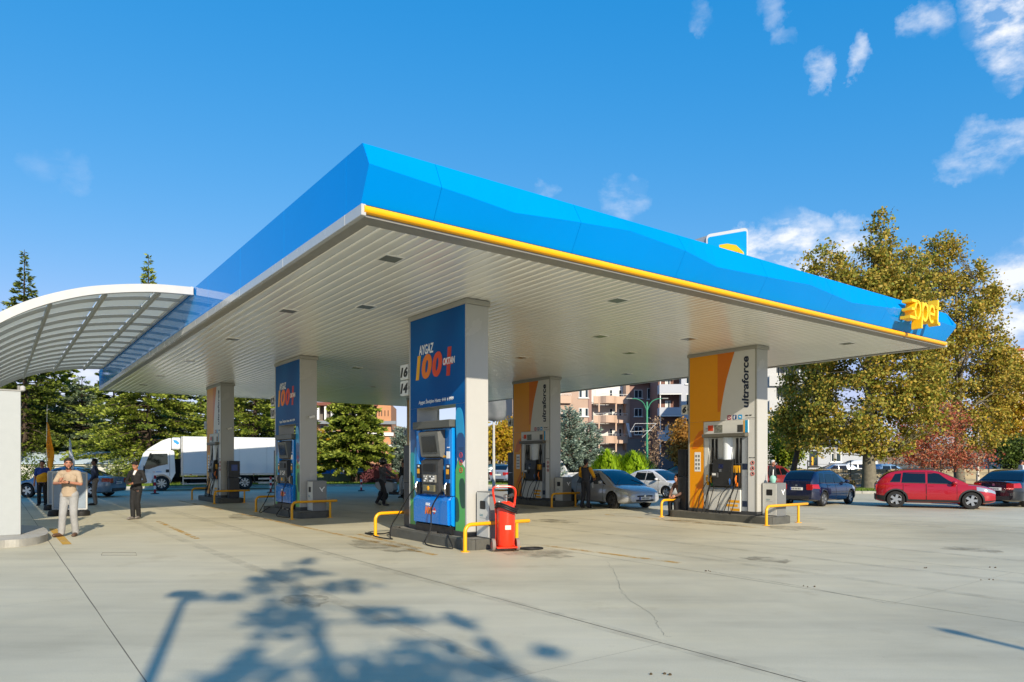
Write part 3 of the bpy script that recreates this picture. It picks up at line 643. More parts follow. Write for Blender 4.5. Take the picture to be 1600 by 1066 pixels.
def pillar(kind, a0, b0, label):
    t = thing('canopy_column', label, 'column', S(a0, b0), YAW, 'columns between the fuel pumps')
    zb = .2; yj0, yj1, zh = .40, 2.0, (2.83 if kind == 'gas' else 2.84)
    mb = MB(); mb.box(0, CW, 0, yj0, zb, CT - .1, bev=.006); mb.build('shaft', M_col, t)
    mb = MB(); mb.box(0, CW, yj1, CL, zb, CT - .1, bev=.006); mb.build('shaft', M_col, t)
    mb = MB(); mb.box(.003, CW - .003, yj0 + .001, yj1 - .001, zh, CT - .1); mb.build('header', M_col, t)
    mb = MB(); mb.box(-.035, CW + .035, -.035, CL + .035, CT - .1, CT - .001, bev=.008); mb.build('cap_trim', M_frm, t)
    mb = MB(); mb.box(-.012, CW + .012, -.012, CL + .012, zb - .004, zb + .1, bev=.004); mb.build('base_trim', M_gun, t)
    for y in (0.0, CL - .045):
        mb = MB(); mb.box(-.014, .02, y - .004, y + .05, zb + .1, CT - .1, bev=.004); mb.build('edge_strip', M_frm if kind != 'gas' else M_col, t)
    mb = MB(); mb.box(-.002, .0, .06, CL - .06, 3.945, 3.955); 
    yl, yr = CL - .05, .05
    if kind == 'gas':
        plate(t, yr, yl, zh, CT - .1, M_pb, 'graphic_panel', -.008, .006)
        for (y0, y1) in ((yr, yj0), (yj1, yl)): plate(t, y0, y1, zb + .1, zh - .004, M_pb, 'graphic_panel', -.008, .006)
        q = -.0125; E_ = lambda pts, m, k=0: fplate(t, pts, m, 'print_shape', q - .0012 * k, -.0085)
        # right leg graphic
        E_([(yr, zb + .1), (yj0, zb + .1), (yj0, 1.5), (.3, 1.75), (yr, 1.55)], M_g1)
        E_(clip(blob(.24, 2.35, .15, .40, .04), yr, yj0, .3, 2.8), M_c1); E_(clip(blob(.2, 1.95, .16, .3, .02), yr, yj0, .3, 2.8), M_n1, 1)
        E_(clip(blob(.14, 1.05, .12, .30, .03), yr, yj0, .3, 2.8), M_g2, 1); E_(clip(blob(.38, .72, .12, .25, .02), yr, yj0, .3, 2.8), M_g2, 1)
        # left leg graphic
        E_([(yj1, zb + .1), (yl, zb + .1), (yl, 1.45), (2.18, 1.7), (yj1, 1.2)], M_g1)
        E_(clip(blob(2.15, 2.0, .16, .38, .05), yj1, yl, .3, 2.8), M_n1); E_(clip(blob(2.17, 1.62, .14, .26, .02), yj1, yl, .3, 2.8), M_t1, 1); E_(clip(blob(2.23, 1.15, .1, .3, .03), yj1, yl, .3, 2.8), M_g2, 1)
        E_(clip(blob(2.03, 1.1, .06, .9, .02), yj1, yl, .3, 2.8), M_c1, 2)
        lettering('AYGAZ', .3, M_wht, t, FR(1.89, 3.965, -.013), fit=(.62, .21), shear=.12, bold=.006)
        for tx, y, w, m in (('1', 2.03, .22, M_ylo), ('0', 1.77, .43, M_ora), ('0', 1.32, .40, M_rdo)): lettering(tx, .6, m, t, FR(y, 3.44, -.013), fit=(w, .52), shear=.16, bold=.03)
        fplate(t, [(.86, 3.64), (.50, 3.64), (.52, 3.78), (.88, 3.78)], M_red, 'plus_bar', -.014, -.0085); fplate(t, [(.76, 3.42), (.62, 3.42), (.56, 4.0), (.70, 4.0)], M_red, 'plus_bar', -.0132, -.0085)
        lettering('OKTAN', .2, M_wht, t, FR(.88, 3.65, -.0165), fit=(.46, .14), shear=.16, bold=.004)
        lettering('Aygaz İletişim Hattı: 444 4 999', .12, M_wht, t, FR(1.9, 2.89, -.013), fit=(1.42, .12), shear=.1, bold=.001)
        notice(t, .2, 1.68, .27, .62)
    else:
        plate(t, yr, yl, zh, CT - .1, M_wp, 'graphic_panel', -.008, .006)
        for (y0, y1, m) in ((yr, .27, M_wp), (1.78, yl, M_or1)): plate(t, y0, y1, zb + .1, zh - .004, m, 'graphic_panel', -.008, .006)
        top = CT - .1; q = -.011
        crv = [(.71, top), (.86, 4.35), (.98, 4.0), (1.08, 3.6), (1.16, 3.2), (1.19, zh)]
        fplate(t, [(yl, zh), (yl, top)] + crv, M_or1, 'print_shape', -.010, -.0085); fplate(t, [(1.28, top)] + crv[:4] + [(1.19, 3.1), (1.28, 3.1)], M_or2, 'print_shape', -.0125, -.0085)
        E_ = lambda pts, m: fplate(t, pts, m, 'print_shape', -.0125, -.0085)
        E_([(1.8, 2.2), (1.8, 2.6), (1.95, 2.55), (2.1, 2.35), (2.2, 2.05), (2.0, 2.05)], M_or2); E_([(1.8, .32), (2.22, .32), (2.05, .9), (1.8, 1.3)], M_or2)
        for k in range(3): fplate(t, [(1.84 + k * .12, .32), (1.92 + k * .12, .32), (1.86 + k * .07, .85), (1.80 + k * .07, .85)], M_or1, 'print_shape', -.0136, -.0085)
        M = frame((-.012, .25, 3.17), (0, 0, 1), (0, 1, 0)); lettering('ultraforce', .28, M_navy, t, M, fit=(1.42, .22), shear=.12, bold=.008)
        for y, c in ((.95, '#a8334f'), (.77, '#274a86'), (.59, '#2f9fdb')):
            o = fplate(t, rrect(y - .13, y, 2.855, 2.985, .025), mat('social_' + c[1:], c, .4, var=0), 'social_icon', -.012, -.0085)
            if c == '#274a86': lettering('f', .12, M_wht, o, FR(y - .03, 2.865, -.0125), fit=(.055, .1), bold=.004)
            elif c == '#2f9fdb': fplate(o, blob(y - .065, 2.92, .035, .022, .015), M_wht, 'bird_mark', -.0135, -.0122)
            else: 
                mb = MB(); mb.tube([(-.0125, y - .065 + .032 * math.cos(w), 2.92 + .032 * math.sin(w)) for w in np.linspace(0, 2 * PI, 12, endpoint=False)], .007, 5, closed=True); mb.build('ring_mark', M_wht, o)
        lettering('0850  000', .06, M_ink, t, FR(.36, 2.93, -.0105), fit=(.2, .04)); plate(t, .04, .36, 2.875, 2.882, M_ink, 'printed_line', -.0105, .002)
        lettering('DİKKAT / UYARI', .05, M_ink, t, FR(.24, 1.77, -.0105), fit=(.18, .03))
        for k in range(3):
            mb = MB(); zc = 1.64 - k * .15; mb.tube([(-.0115, .13 + .05 * math.cos(w), zc + .05 * math.sin(w)) for w in np.linspace(0, 2 * PI, 14, endpoint=False)], .008, 5, closed=True); mb.build('pictogram', M_red, t); plate(t, .11, .15, zc - .02, zc + .02, M_ink, 'pictogram_mark', -.0115, .003)
        o = plate(t, 1.88, 2.1, 1.38, 1.95, M_wht, 'notice', -.012, .003)
        for k in range(4):
            for j in range(2): plate(o, 1.91 + j * .1, 1.97 + j * .1, 1.44 + k * .12, 1.51 + k * .12, M_grey, 'pictogram', -.0145, .003)
    return t
PILL = {'B': ('gas', 0, 0), 'b': ('gas', 9.18, 0), 'e': ('fuel', 18.3, 0), 'R': ('fuel', -.14, 9.316), 'M': ('fuel', 8.66, 9.316), 's': ('fuel', 17.6, 9.316)}
PLAB = {'B': 'nearest column, white with a blue panel reading 100+ above the blue gas pump', 'b': 'blue panelled column in the middle of the left row under number signs 12 and 10',
        'e': 'white and amber column farthest back in the left row in front of the truck', 'R': 'white and amber column at the right front with navy lettering and sunlit foot',
        'M': 'white and amber column in the middle beside the silver car', 's': 'farthest column mostly hidden behind the nearest blue one'}
for k, (kd, a, b) in PILL.items(): pillar(kd, a, b, PLAB[k])
# cameras on the two far columns
for k in ('b', 'e'):
    a, b = PILL[k][1:]; t = thing('security_camera', 'small white security camera on the ' + ('blue middle' if k == 'b' else 'farthest left') + ' column', 'camera', S(a, b + .28, 3.0), YAW)
    mb = MB(); mb.tube([(0, 0, 0), (0, -.08, .02), (0, -.14, .02)], .012, 6); mb.build('bracket', M_wht, t); mb = MB(); mb.tube([(-.06, -.16, .0), (.09, -.16, .04)], .04, 10); mb.build('housing', M_wht, t); mb = MB(); mb.tube([(.09, -.16, .04), (.1, -.16, .043)], .03, 8); mb.build('lens', M_ink, t)

# number signs
def number_sign(num, a, b, z, label, w=.36, h=.33, dark=False):
    t = thing('number_sign', label, 'sign', S(a, b, z), YAW, 'pump number signs')
    mb = MB(); mb.prism(rrect(0, w, 0, h, .03), 'x', -.03, .03); mb.build('plate', mat('sign_plate', '#e4e4de', .4, var=.03), t)
    wd = .17 * len(num) if num[0] == '1' else .15
    lettering(num, .3, M_ink, t, frame((-.033, w / 2 + wd / 2, h * .16), (0, -1, 0), (0, 0, 1)), fit=(wd, h * .68), shear=.22, bold=.014)
    mb = MB(); mb.box(-.012, .012, -.06, .0, h * .4, h * .6); mb.build('bracket', M_gun, t)
number_sign('16', CL + .03, .0, 3.51, 'topmost white number sign 16 hung beside the sunlit blue panel'); number_sign('14', CL + .03, .0, 3.15, 'lower white number sign 14 on the nearest blue column')
number_sign('12', 9.18 + CL + .04, .0, 3.5, 'upper white number sign 12 on the middle blue column'); number_sign('10', 9.18 + CL + .04, .0, 3.1, 'lower white number sign 10 on the middle blue column')
number_sign('8', 18.3 + CL + .05, .0, 3.08, 'white number sign 8 on the farthest left column'); number_sign('6', -.14 + CL + .04, 9.33, 3.09, 'white number sign 6 beside the amber column at right', .22, .29)
number_sign('4', 8.66 + CL + .04, 9.33, 3.09, 'white number sign 4 beside the amber middle column', .3, .31); number_sign('2', 17.6 + CL + .04, 9.33, 3.0, 'white number sign 2 just left of the blue panel far behind', .3, .31)

# ------------------------------------------------------------------ islands
M_isl = mat('island_dark', '#55554f', .7, var=.25, scale=5, bump=.2)
def island(a0, b0, label, y0=-.5, y1=2.95):
    t = thing('pump_island', label, 'island', S(a0, b0), YAW, 'raised pump islands')
    x0, x1, r = -.26, .76, .22; P = rrect(x0, x1, y0, y1, r, 5)
    mb = MB(); mb.prism(rrect(x0 + .13, x1 - .13, y0 + .13, y1 - .13, .12, 5), 'z', 0, .196); mb.build('island_top', mat('island_concrete', '#7c7a73', .8, var=.2, scale=4), t)
    # kerb stones along the outline
    path = []; n = len(P)
    for i in range(n):
        p, q = Vector(P[i]), Vector(P[(i + 1) % n]); ln = (q - p).length; k = max(1, int(ln / .3)); path += [p + (q - p) * j / k for j in range(k)]
    tot = len(path); per = 4; i = 0; c = Vector(((x0 + x1) / 2, (y0 + y1) / 2))
    while i < tot:
        seg = [path[(i + j) % tot] for j in range(min(per, tot - i) + 1)]; mb = MB(); vs = []
        for j, p in enumerate(seg):
            ix = (i + j) % tot; tt = (path[(ix + 1) % tot] - path[ix - 1]).normalized(); nn = Vector((-tt.y, tt.x)); nn = nn if nn.dot(c - p) > 0 else -nn
            if j == 0: p = p + tt * .004
            if j == len(seg) - 1: p = p - tt * .004
            q = p + nn * .135; e = p + nn * .02; vs += [(p.x, p.y, -.01), (p.x, p.y, .185), (e.x, e.y, .2), (q.x, q.y, .2), (q.x, q.y, -.01)]
        m = len(seg); fs = [[j * 5 + k, j * 5 + (k + 1) % 5, (j + 1) * 5 + (k + 1) % 5, (j + 1) * 5 + k] for j in range(m - 1) for k in range(5)] + [[0, 1, 2, 3, 4], [(m - 1) * 5 + k for k in (4, 3, 2, 1, 0)]]
        mb.add(vs, fs); mb.build('kerb_stone', M_isl, t); i += per
    return t
ILAB = {'B': 'dark kerbed island under the nearest blue column beside the red extinguisher', 'b': 'dark kerbed island under the middle blue column', 'e': 'dark kerbed island farthest back in the left row',
        'R': 'dark kerbed island under the right front amber column', 'M': 'dark kerbed island under the amber middle column beside the silver car', 's': 'farthest dark kerbed island hidden behind the nearest column'}
for k, (kd, a, b) in PILL.items(): island(a, b, ILAB[k], -.48 if k == 'B' else -.62)
# guard rails
def rail(a, b, label, w=1.35, post2=1.15, h=.5):
    t = thing('guard_rail', label, 'guard rail', S(a, b), YAW, 'yellow tube rails at the island ends')
    r = .037; mb = MB(); path = [(0, 0, 0), (0, 0, h - .14)] + [(.14 - .14 * math.cos(q), 0, h - .14 + .14 * math.sin(q)) for q in np.linspace(.2, PI / 2, 6)] + [(w, 0, h)]
    mb.tube(path, r, 12); mb.sphere((w, 0, h), (r * .7, r, r), 8, 6); mb.build('rail', M_yel, t)
    mb = MB(); mb.tube([(post2, 0, 0), (post2, 0, h - .03)], r * .92, 12); mb.build('post', M_yel, t)
    for x in (0, post2): mb = MB(); mb.lathe([(.085, 0), (.085, .012), (.045, .014)], 12, Matrix.Translation((x, 0, 0))); mb.build('foot_plate', M_yel, t)
rail(-.52, -.38, 'yellow guard rail behind the red fire extinguisher at the nearest island', 1.5, 1.2); rail(3.02, -.5, 'yellow guard rail left of the nearest island with a hose looped beside it')
rail(9.18 - .68, -.5, 'yellow guard rail in front of the grey bin at the middle blue column'); rail(9.18 + 3.06, -.41, 'yellow guard rail left of the middle blue gas pump')
rail(18.3 - .66, -.42, 'yellow guard rail in front of the farthest left column'); rail(18.3 + 3.05, -.45, 'yellow guard rail left of the farthest left column')
rail(-.14 - .62, 9.316 - .5, 'yellow guard rail at the right front island before the grey bin', 1.95, 1.5); rail(-.14 + 2.95, 9.316 - .5, 'yellow guard rail left of the right front island beside the seated person')
rail(8.66 - .62, 9.316 - .45, 'yellow guard rail beside the silver car at the amber middle column'); rail(8.66 + 3.05, 9.316 - .45, 'yellow guard rail behind the amber middle column')

# ------------------------------------------------------------------ bins
def bin_(a, b, label, light='#cfcfc8', dark=False):
    t = thing('litter_bin', label, 'bin', S(a, b, .196), YAW, 'grey cabinet bins at the columns')
    w, d, h = .42, .46, .9
    mb = MB(); mb.box(0, w, 0, d, 0, h, bev=.008); mb.build('cabinet', mat('bin_grey', '#7d7f7e', .4, metal=.2, var=.05), t)
    mb = MB(); mb.box(-.014, -.001, .02, d - .02, .02, h - .02, bev=.004); o = mb.build('front_door', mat('bin_light', light, .4, var=.04), t)
    mb = MB(); mb.prism(rrect(d / 2 - .09, d / 2 + .09, .56, .72, .02), 'x', -.018, -.0145); mb.build('slot', M_ink, o)
    lettering('GO', .12, mat('ink_teal', '#4a7d86', .5, var=0), o, frame((-.0155, d / 2 + .1, .42), (0, -1, 0), (0, 0, 1)), fit=(.11, .045))
    plate(o, d / 2 - .1, d / 2 + .1, .385, .39, M_gun, 'printed_line', -.0155, .0015)
    mb = MB(); 
    for (p, q) in (((.20, .71), (.26, .62)), ((.26, .62), (.35, .72)), ((.26, .62), (.29, .58))):
        L_, R_ = stroke([p, q], .028); mb.prism([tuple(L_[0]), tuple(L_[1]), tuple(R_[1]), tuple(R_[0])], 'y', -.006, -.001)
    mb.build('check_mark', M_wht, t)
    return t
bin_(-.5, .2, 'light grey cabinet bin with a white tick mark behind the red extinguisher'); bin_(-.14 - .49, 9.316 + .2, 'grey cabinet bin with a green cup on top at the right front column')
bin_(9.18 - .49, .2, 'dark grey shaded cabinet bin at the middle blue column'); bin_(8.66 - .49, 9.316 + .2, 'shaded grey cabinet bin between the amber middle column and the attendant')
t = thing('paper_cup', 'pale green wrapped cup standing on the bin at the right', 'cup', S(-.42, 9.64, 1.097), YAW)
mb = MB(); mb.lathe([(.06, 0), (.09, .1), (.07, .17), (.03, .2)], 10); mb.build('cup', mat('cup_green', '#8fc6b8', .5), t); mb = MB(); mb.tube([(0, 0, .18), (.02, 0, .36)], .012, 6); mb.build('straw', M_wht, t)
# dark vertical terminals behind the columns (backs of payment posts)
def terminal(a, b, label, h=1.85, screen=False):
    t = thing('payment_terminal', label, 'terminal', S(a, b, .196), YAW, 'dark payment posts at the island ends')
    mb = MB(); mb.box(-.18, .22, -.2, .12, 0, h * .55, bev=.01); mb.build('cabinet', mat('terminal_dark', '#2c2f34', .4, var=.08), t)
    mb = MB(); mb.box(-.2, .24, -.22, .1, h * .555, h, bev=.012); o = mb.build('head', mat('terminal_black', '#1d1f23', .35, var=.06), t)
    if screen: mb = MB(); mb.box(-.1, .14, -.228, -.2205, h * .74, h * .9); mb.build('screen', mat('screen_blue', '#1a3f8f', .2, var=0), o)
terminal(18.3 - .22, .38, 'dark payment post with a blue screen on the farthest left column', 1.5, True)
terminal(2.72, .3, 'dark payment post behind the left edge of the nearest column'); terminal(-.14 + 2.72, 9.6, 'black payment post left of the right front amber column'); terminal(8.66 + 2.72, 9.6, 'black payment post left of the amber middle column'); terminal(9.18 + 2.72, .3, 'black payment post left of the middle blue column')

# ------------------------------------------------------------------ fuel dispensers
M_db = mat('pump_blue', '#0a8be0', .25, var=.04, coat=.3); M_dbl = mat('pump_deep_blue', '#0a7ad4', .25, var=.04, coat=.3)
def hose(parent, pts, r=.013, m=None, name='hose'):
    mb = MB(); mb.tube(bez(pts, 7), r, 7); return mb.build(name, m or M_rub, parent)
def nozzle(parent, p, m, tilt=1):
    x, y, z = p; mb = MB()
    mb.tube([(x, y, z + .10), (x - .03, y, z + .05), (x - .04, y, z - .02)], [.016, .022, .03], 8); mb.tube([(x - .04, y, z - .02), (x - .02, y, z - .12)], [.028, .016], 8)
    o = mb.build('nozzle', m, parent); mb = MB(); mb.tube([(x - .03, y, z + .07), (x - .085, y, z + .03), (x - .075, y, z - .06), (x - .03, y, z - .07)], .007, 5); mb.build('guard', M_steel, o); return o
def gas_pump(a0, b0, label, loops=True):
    t = thing('gas_dispenser', label, 'fuel pump', S(a0, b0, .196), YAW, 'blue gas dispensers')
    y0, y1 = .47, 1.94; z = lambda q: q - .196
    mb = MB(); mb.box(.03, CW - .03, y0, y1, .0, z(2.36)); mb.build('cabinet', M_db, t)
    for (p, q) in ((y0, y0 + .13), (y1 - .13, y1)): mb = MB(); mb.box(-.05, .029, p, q, z(.98), z(2.35), bev=.01); mb.build('side_fin', M_db, t)
    mb = MB(); mb.box(-.13, CW + .05, y0 - .03, y1 + .03, z(2.365), z(2.52), bev=.012); mb.build('top_cap', mat('cap_grey', '#5c5d58', .4, metal=.2, var=.06), t)
    mb = MB(); mb.prism([(-.02, z(.37)), (-.12, z(.40)), (-.13, z(.88)), (-.03, z(.97)), (.028, z(.97)), (.028, z(.37))], 'y', y0 + .06, y1 - .02, 0); o = mb.build('lower_door', M_dbl, t)
    mb = MB(); mb.prism([(-.022, z(.375)), (-.07, z(.40)), (-.08, z(.9)), (-.03, z(.97)), (.027, z(.97)), (.027, z(.375))], 'y', y0 - .01, y0 + .055, 0); mb.build('corner_panel', M_db, t)
    mb = MB(); mb.box(-.07, CW - .02, y0 + .01, y1, .0, z(.37), bev=.01); mb.build('plinth', M_dark, t)
    lettering('100', .2, M_ora, o, frame((-.131, 1.42, z(.58)), (0, -1, 0), (0, 0, 1)), fit=(.3, .16), shear=.15, bold=.012); lettering('+', .2, M_red, o, frame((-.131, 1.1, z(.6)), (0, -1, 0), (0, 0, 1)), fit=(.13, .13), bold=.012)
    lettering('AYGAZ', .1, M_wht, o, frame((-.131, 1.4, z(.755)), (0, -1, 0), (0, 0, 1)), fit=(.19, .06), shear=.12, bold=.003)
    plate(o, .97, 1.1, z(.635), z(.665), M_wht, 'print_mark', -.1335, .0015)
    # display unit
    mb = MB(); mb.prism([(.02, z(1.74)), (-.09, z(1.78)), (-.16, z(2.28)), (.02, z(2.33))], 'y', .86, 1.66); o = mb.build('display_housing', mat('housing_grey', '#6b6c68', .4, var=.08), t)
    Mt = Matrix.Identity(4)
    mb = MB(); mb.add([(-.106, 1.56, z(1.84)), (-.106, .97, z(1.84)), (-.155, .97, z(2.22)), (-.155, 1.56, z(2.22)), (-.08, 1.50, z(1.88)), (-.08, 1.03, z(1.88)), (-.12, 1.03, z(2.19)), (-.12, 1.50, z(2.19))], [[0, 1, 5, 4], [1, 2, 6, 5], [2, 3, 7, 6], [3, 0, 4, 7]])
    mb.build('bezel', M_gun, o)
    mb = MB(); mb.add([(-.112, 1.54, z(1.87)), (-.112, .99, z(1.87)), (-.156, .99, z(2.20)), (-.156, 1.54, z(2.20))], [[0, 1, 2, 3]]); mb.build('screen', mat('dark_screen', '#15171a', .08, var=0), o)
    # payment and hose unit
    mb = MB(); mb.prism([(.02, z(.99)), (-.09, z(1.0)), (-.11, z(1.68)), (-.02, z(1.73)), (.02, z(1.73))], 'y', .92, 1.62); o = mb.build('control_unit', mat('unit_dark', '#3c3d3e', .4, var=.1), t)
    for (ya, yb, za, zb_, m, nm) in ((1.05, 1.5, 1.47, 1.62, M_ink, 'small_screen'), (1.0, 1.28, 1.24, 1.40, M_grey, 'keypad'), (1.32, 1.5, 1.24, 1.40, M_grey, 'keypad'), (1.05, 1.5, 1.05, 1.19, mat('olive_glass', '#6d6a52', .2), 'meter_window')):
        mb = MB(); mb.box(-.135, -.09, ya, yb, z(za), z(zb_), bev=.006); k = mb.build(nm, m, o)
        if nm == 'keypad':
            for r_ in range(3):
                for c_ in range(3): mb = MB(); mb.box(-.141, -.1352, ya + .03 + c_ * (yb - ya - .06) / 3, ya + .03 + (c_ + .7) * (yb - ya - .06) / 3, z(za) + .02 + r_ * .045, z(za) + .05 + r_ * .045); mb.build('key', M_wht if (r_ + c_) % 3 else M_gun, k)
    mb = MB(); mb.sphere((-.14, 1.28, z(1.12)), (.012, .05, .05), 10, 6); mb.build('gauge', M_ylo, o)
    for yy, sgn in ((.63, 1), (1.83, -1)):
        mb = MB(); mb.box(-.075, -.02, yy - .09, yy + .09, z(.98), z(1.24), bev=.01); h_ = mb.build('nozzle_holster', M_dark, t)
        nozzle(t, (-.09, yy, z(1.14)), M_steel)
        mb = MB(); mb.box(-.06, .03, yy - .085, yy + .085, z(1.32), z(1.62), bev=.01); p = mb.build('side_box', M_dark, t); plate(p, yy - .05, yy + .05, z(1.42), z(1.52), M_ylo, 'yellow_label', -.064, .003); plate(p, yy - .06, yy + .02, z(1.56), z(1.6), M_wht, 'white_label', -.064, .003)
    plate(t, .55, .68, z(1.74), z(1.88), M_wht, 'notice', -.055, .004); plate(t, .56, .66, z(1.95), z(1.97), M_wht, 'tick_label', -.055, .004); plate(t, .72, .86, z(1.76), z(1.80), M_ylo, 'amber_label', -.02, .004)
    g = -.196
    hose(t, [(-.10, .63, z(1.15)), (-.18, .75, z(1.02)), (-.22, .98, z(.72)), (-.24, 1.0, z(.3)), (-.42, .92, g + .05), (-.5, .45, g + .015), (-.42, .1, g + .015), (-.36, -.05, g + .02), (-.3, .2, .02), (-.12, .5, .03)], .014)
    if loops:
        hose(t, [(-.10, 1.83, z(1.15)), (-.2, 1.98, z(.95)), (-.28, 2.3, z(.55)), (-.34, 2.55, z(.25)), (-.42, 2.45, g + .02), (-.55, 2.1, g + .015), (-.62, 2.5, g + .015), (-.55, 3.1, g + .015), (-.48, 3.6, g + .015), (-.35, 3.3, g + .02), (-.28, 2.9, g + .06), (-.15, 2.5, .02)], .014)
    else: hose(t, [(-.10, 1.83, z(1.15)), (-.2, 2.0, z(.9)), (-.3, 2.3, z(.45)), (-.4, 2.7, g + .03), (-.45, 2.4, g + .015), (-.25, 2.1, .02)], .014)
    mb = MB(); mb.box(-.2, -.1, .5, .7, .0, .03); mb.box(-.18, -.09, 1.0, 1.1, 0, .04); mb.build('hose_coupling', M_steel, t)
    return t
gas_pump(0, 0, 'sunlit blue gas dispenser with grey screen unit in the nearest column'); gas_pump(9.18, 0, 'shaded blue gas dispenser in the middle column of the left row', False)
def fuel_pump(a0, b0, label, seed=0):
    t = thing('fuel_dispenser', label, 'fuel pump', S(a0, b0, .196), YAW, 'white fuel dispensers'); rr = random.Random(seed); z = lambda q: q - .196
    y0, y1 = .28, 1.76
    M_dw = mat('pump_white', '#d9d9d4', .3, var=.04, coat=.2); M_dg = mat('pump_grey', '#9fa6ad', .35, var=.05)
    mb = MB(); mb.box(.06, CW - .06, y0, y1, 0, z(2.36)); mb.build('cabinet', M_dw, t)
    mb = MB(); mb.box(.0, .059, y0, y0 + .2, 0, z(2.36), bev=.006); o = mb.build('side_pillar', M_dg, t)
    for (za, zb_) in ((1.45, 1.62), (.42, .58)): plate(o, y0 + .02, y0 + .18, z(za), z(zb_), M_navy, 'dark_label', -.004, .003)
    mb = MB(); mb.box(.0, .059, y1 - .16, y1, 0, z(2.36), bev=.006); mb.build('side_pillar', M_dw, t)
    mb = MB(); mb.box(-.03, CW + .02, y0 - .03, y1, z(2.47), z(2.83), bev=.008); o = mb.build('poster_box', M_dw, t)
    plate(o, 1.42, 1.6, z(2.56), z(2.72), M_rdo, 'poster_print', -.034, .003); plate(o, 1.6, 1.68, z(2.62), z(2.635), M_ink, 'poster_print', -.034, .003); plate(o, 1.1, 1.38, z(2.5), z(2.72), mat('poster_photo', '#7d8076', .5, var=.6, scale=18), 'poster_print', -.034, .003)
    plate(o, .42, .6, z(2.5), z(2.7), M_gun, 'poster_print', -.034, .003); plate(o, .36, .40, z(2.48), z(2.82), M_ylo, 'poster_print', -.034, .003); plate(o, .26, .355, z(2.48), z(2.82), M_c1, 'poster_print', -.034, .003)
    mb = MB(); mb.box(-.16, CW + .02, y0 - .02, y1 - .03, z(2.37), z(2.465), bev=.01); mb.build('hood', mat('hood_grey', '#6d6a60', .4, metal=.3, var=.05), t)
    for yy in (.53, .66, 1.36, 1.49): mb = MB(); mb.box(.03, .0595, yy - .03, yy + .03, z(1.62), z(2.33)); mb.build('hose_slot', M_ink, t)
    mb = MB(); mb.lathe([(.17, z(1.66)), (.17, z(2.36))], 18, Matrix.Translation((.1, .98, 0))); mb.build('white_cylinder', mat('cyl_white', '#dfe6ec', .25, var=.02), t)
    mb = MB(); mb.box(-.02, .058, y0 + .2, y1 - .2, z(.93), z(1.6), bev=.01); mb.build('nozzle_band', mat('band_dark', '#26241f', .5, var=.1), t)
    mb = MB(); mb.prism([(.02, z(.96)), (-.13, z(.98)), (-.15, z(1.40)), (-.10, z(1.72)), (.02, z(1.75))], 'y', .72, 1.36); o = mb.build('computer_head', mat('head_black', '#2b2c2e', .35, var=.08), t)
    mb = MB(); mb.add([(-.139, 1.16, z(1.48)), (-.139, 1.0, z(1.48)), (-.112, 1.0, z(1.64)), (-.112, 1.16, z(1.64))], [[0, 1, 2, 3]]); mb.build('small_screen', mat('screen_navy', '#16204a', .1, var=0), o)
    mb = MB(); mb.box(-.165, -.14, 1.04, 1.12, z(1.38), z(1.46)); mb.build('card_slot', M_steel, o); mb = MB(); mb.box(-.2, -.14, 1.14, 1.36, z(1.22), z(1.36), bev=.01); k = mb.build('keypad', M_gun, o); plate(k, 1.2, 1.32, z(1.28), z(1.34), M_wht, 'keys', -.204, .003)
    mb = MB(); mb.box(-.04, .058, y0 + .22, y1 - .18, z(.27), z(.885), bev=.008); o = mb.build('lower_door', M_dw, t)
    for k, (ya, yb) in enumerate(((.52, .86), (.52, .93), (.52, .80))): plate(o, ya + (.0 if k != 1 else .06), yb + .02, z(.59 - k * .115), z(.52 - k * .115), M_ylo, 'stripe', -.044, .003)
    mb = MB(); mb.box(.0, .1, y0, y1, 0, z(.27)); mb.build('plinth', M_gun, t)
    mb = MB(); mb.box(-.05, .0, .52, .72, z(1.36), z(1.56), bev=.006); mb.build('yellow_flap', M_yel, t)
    cols = [M_yel, mat('nozzle_green', '#2f8a46', .4), mat('nozzle_blue', '#15549e', .4), M_ora]
    for i, (yy, zz) in enumerate(((1.60, 1.19), (1.46, 1.17), (.78, 1.14), (.62, 1.18))):
        nozzle(t, (-.05 if i != 2 else -.1, yy, z(zz)), cols[(0, 0, 2, 3)[i]])
        plate(t, yy - .03, yy + .03, z(zz - .2), z(zz - .1), cols[(1, 1, 2, 3)[i]] if i else M_yel, 'grip', -.045, .03)
    g = .0
    for i, (yy, ty, dy) in enumerate(((1.62, 1.49, .18), (1.46, 1.36, .1), (.78, .66, .32), (.62, .53, .12))):
        lo = z(.32) - .1 * rr.random() - (.12 if i in (0, 2) else .0)
        hose(t, [(.03, ty, z(2.25)), (-.02, ty, z(1.9)), (-.04, ty + .01, z(1.5)), (-.1, ty - .02, z(1.0)), (-.2, ty + dy * .5, z(.5)), (-.24, ty + dy, lo - .02), (-.22, (ty + yy) / 2 + dy * 1.2, lo - .09), (-.2, yy + dy * 1.3, lo + .02), (-.15, yy + dy * .9, z(.7)), (-.1, yy + .03, z(1.0)), (-.06, yy, zz - .196 - .1)], .0125)
    return t
fuel_pump(-.14, 9.316, 'white fuel dispenser with yellow nozzles in the sunlit right front column', 1); fuel_pump(8.66, 9.316, 'shaded white fuel dispenser in the amber middle column', 2)
fuel_pump(18.3, 0, 'white fuel dispenser in the farthest left column, hoses hanging in a bunch', 3); fuel_pump(17.6, 9.316, 'farthest white fuel dispenser hidden behind the nearest column', 4)

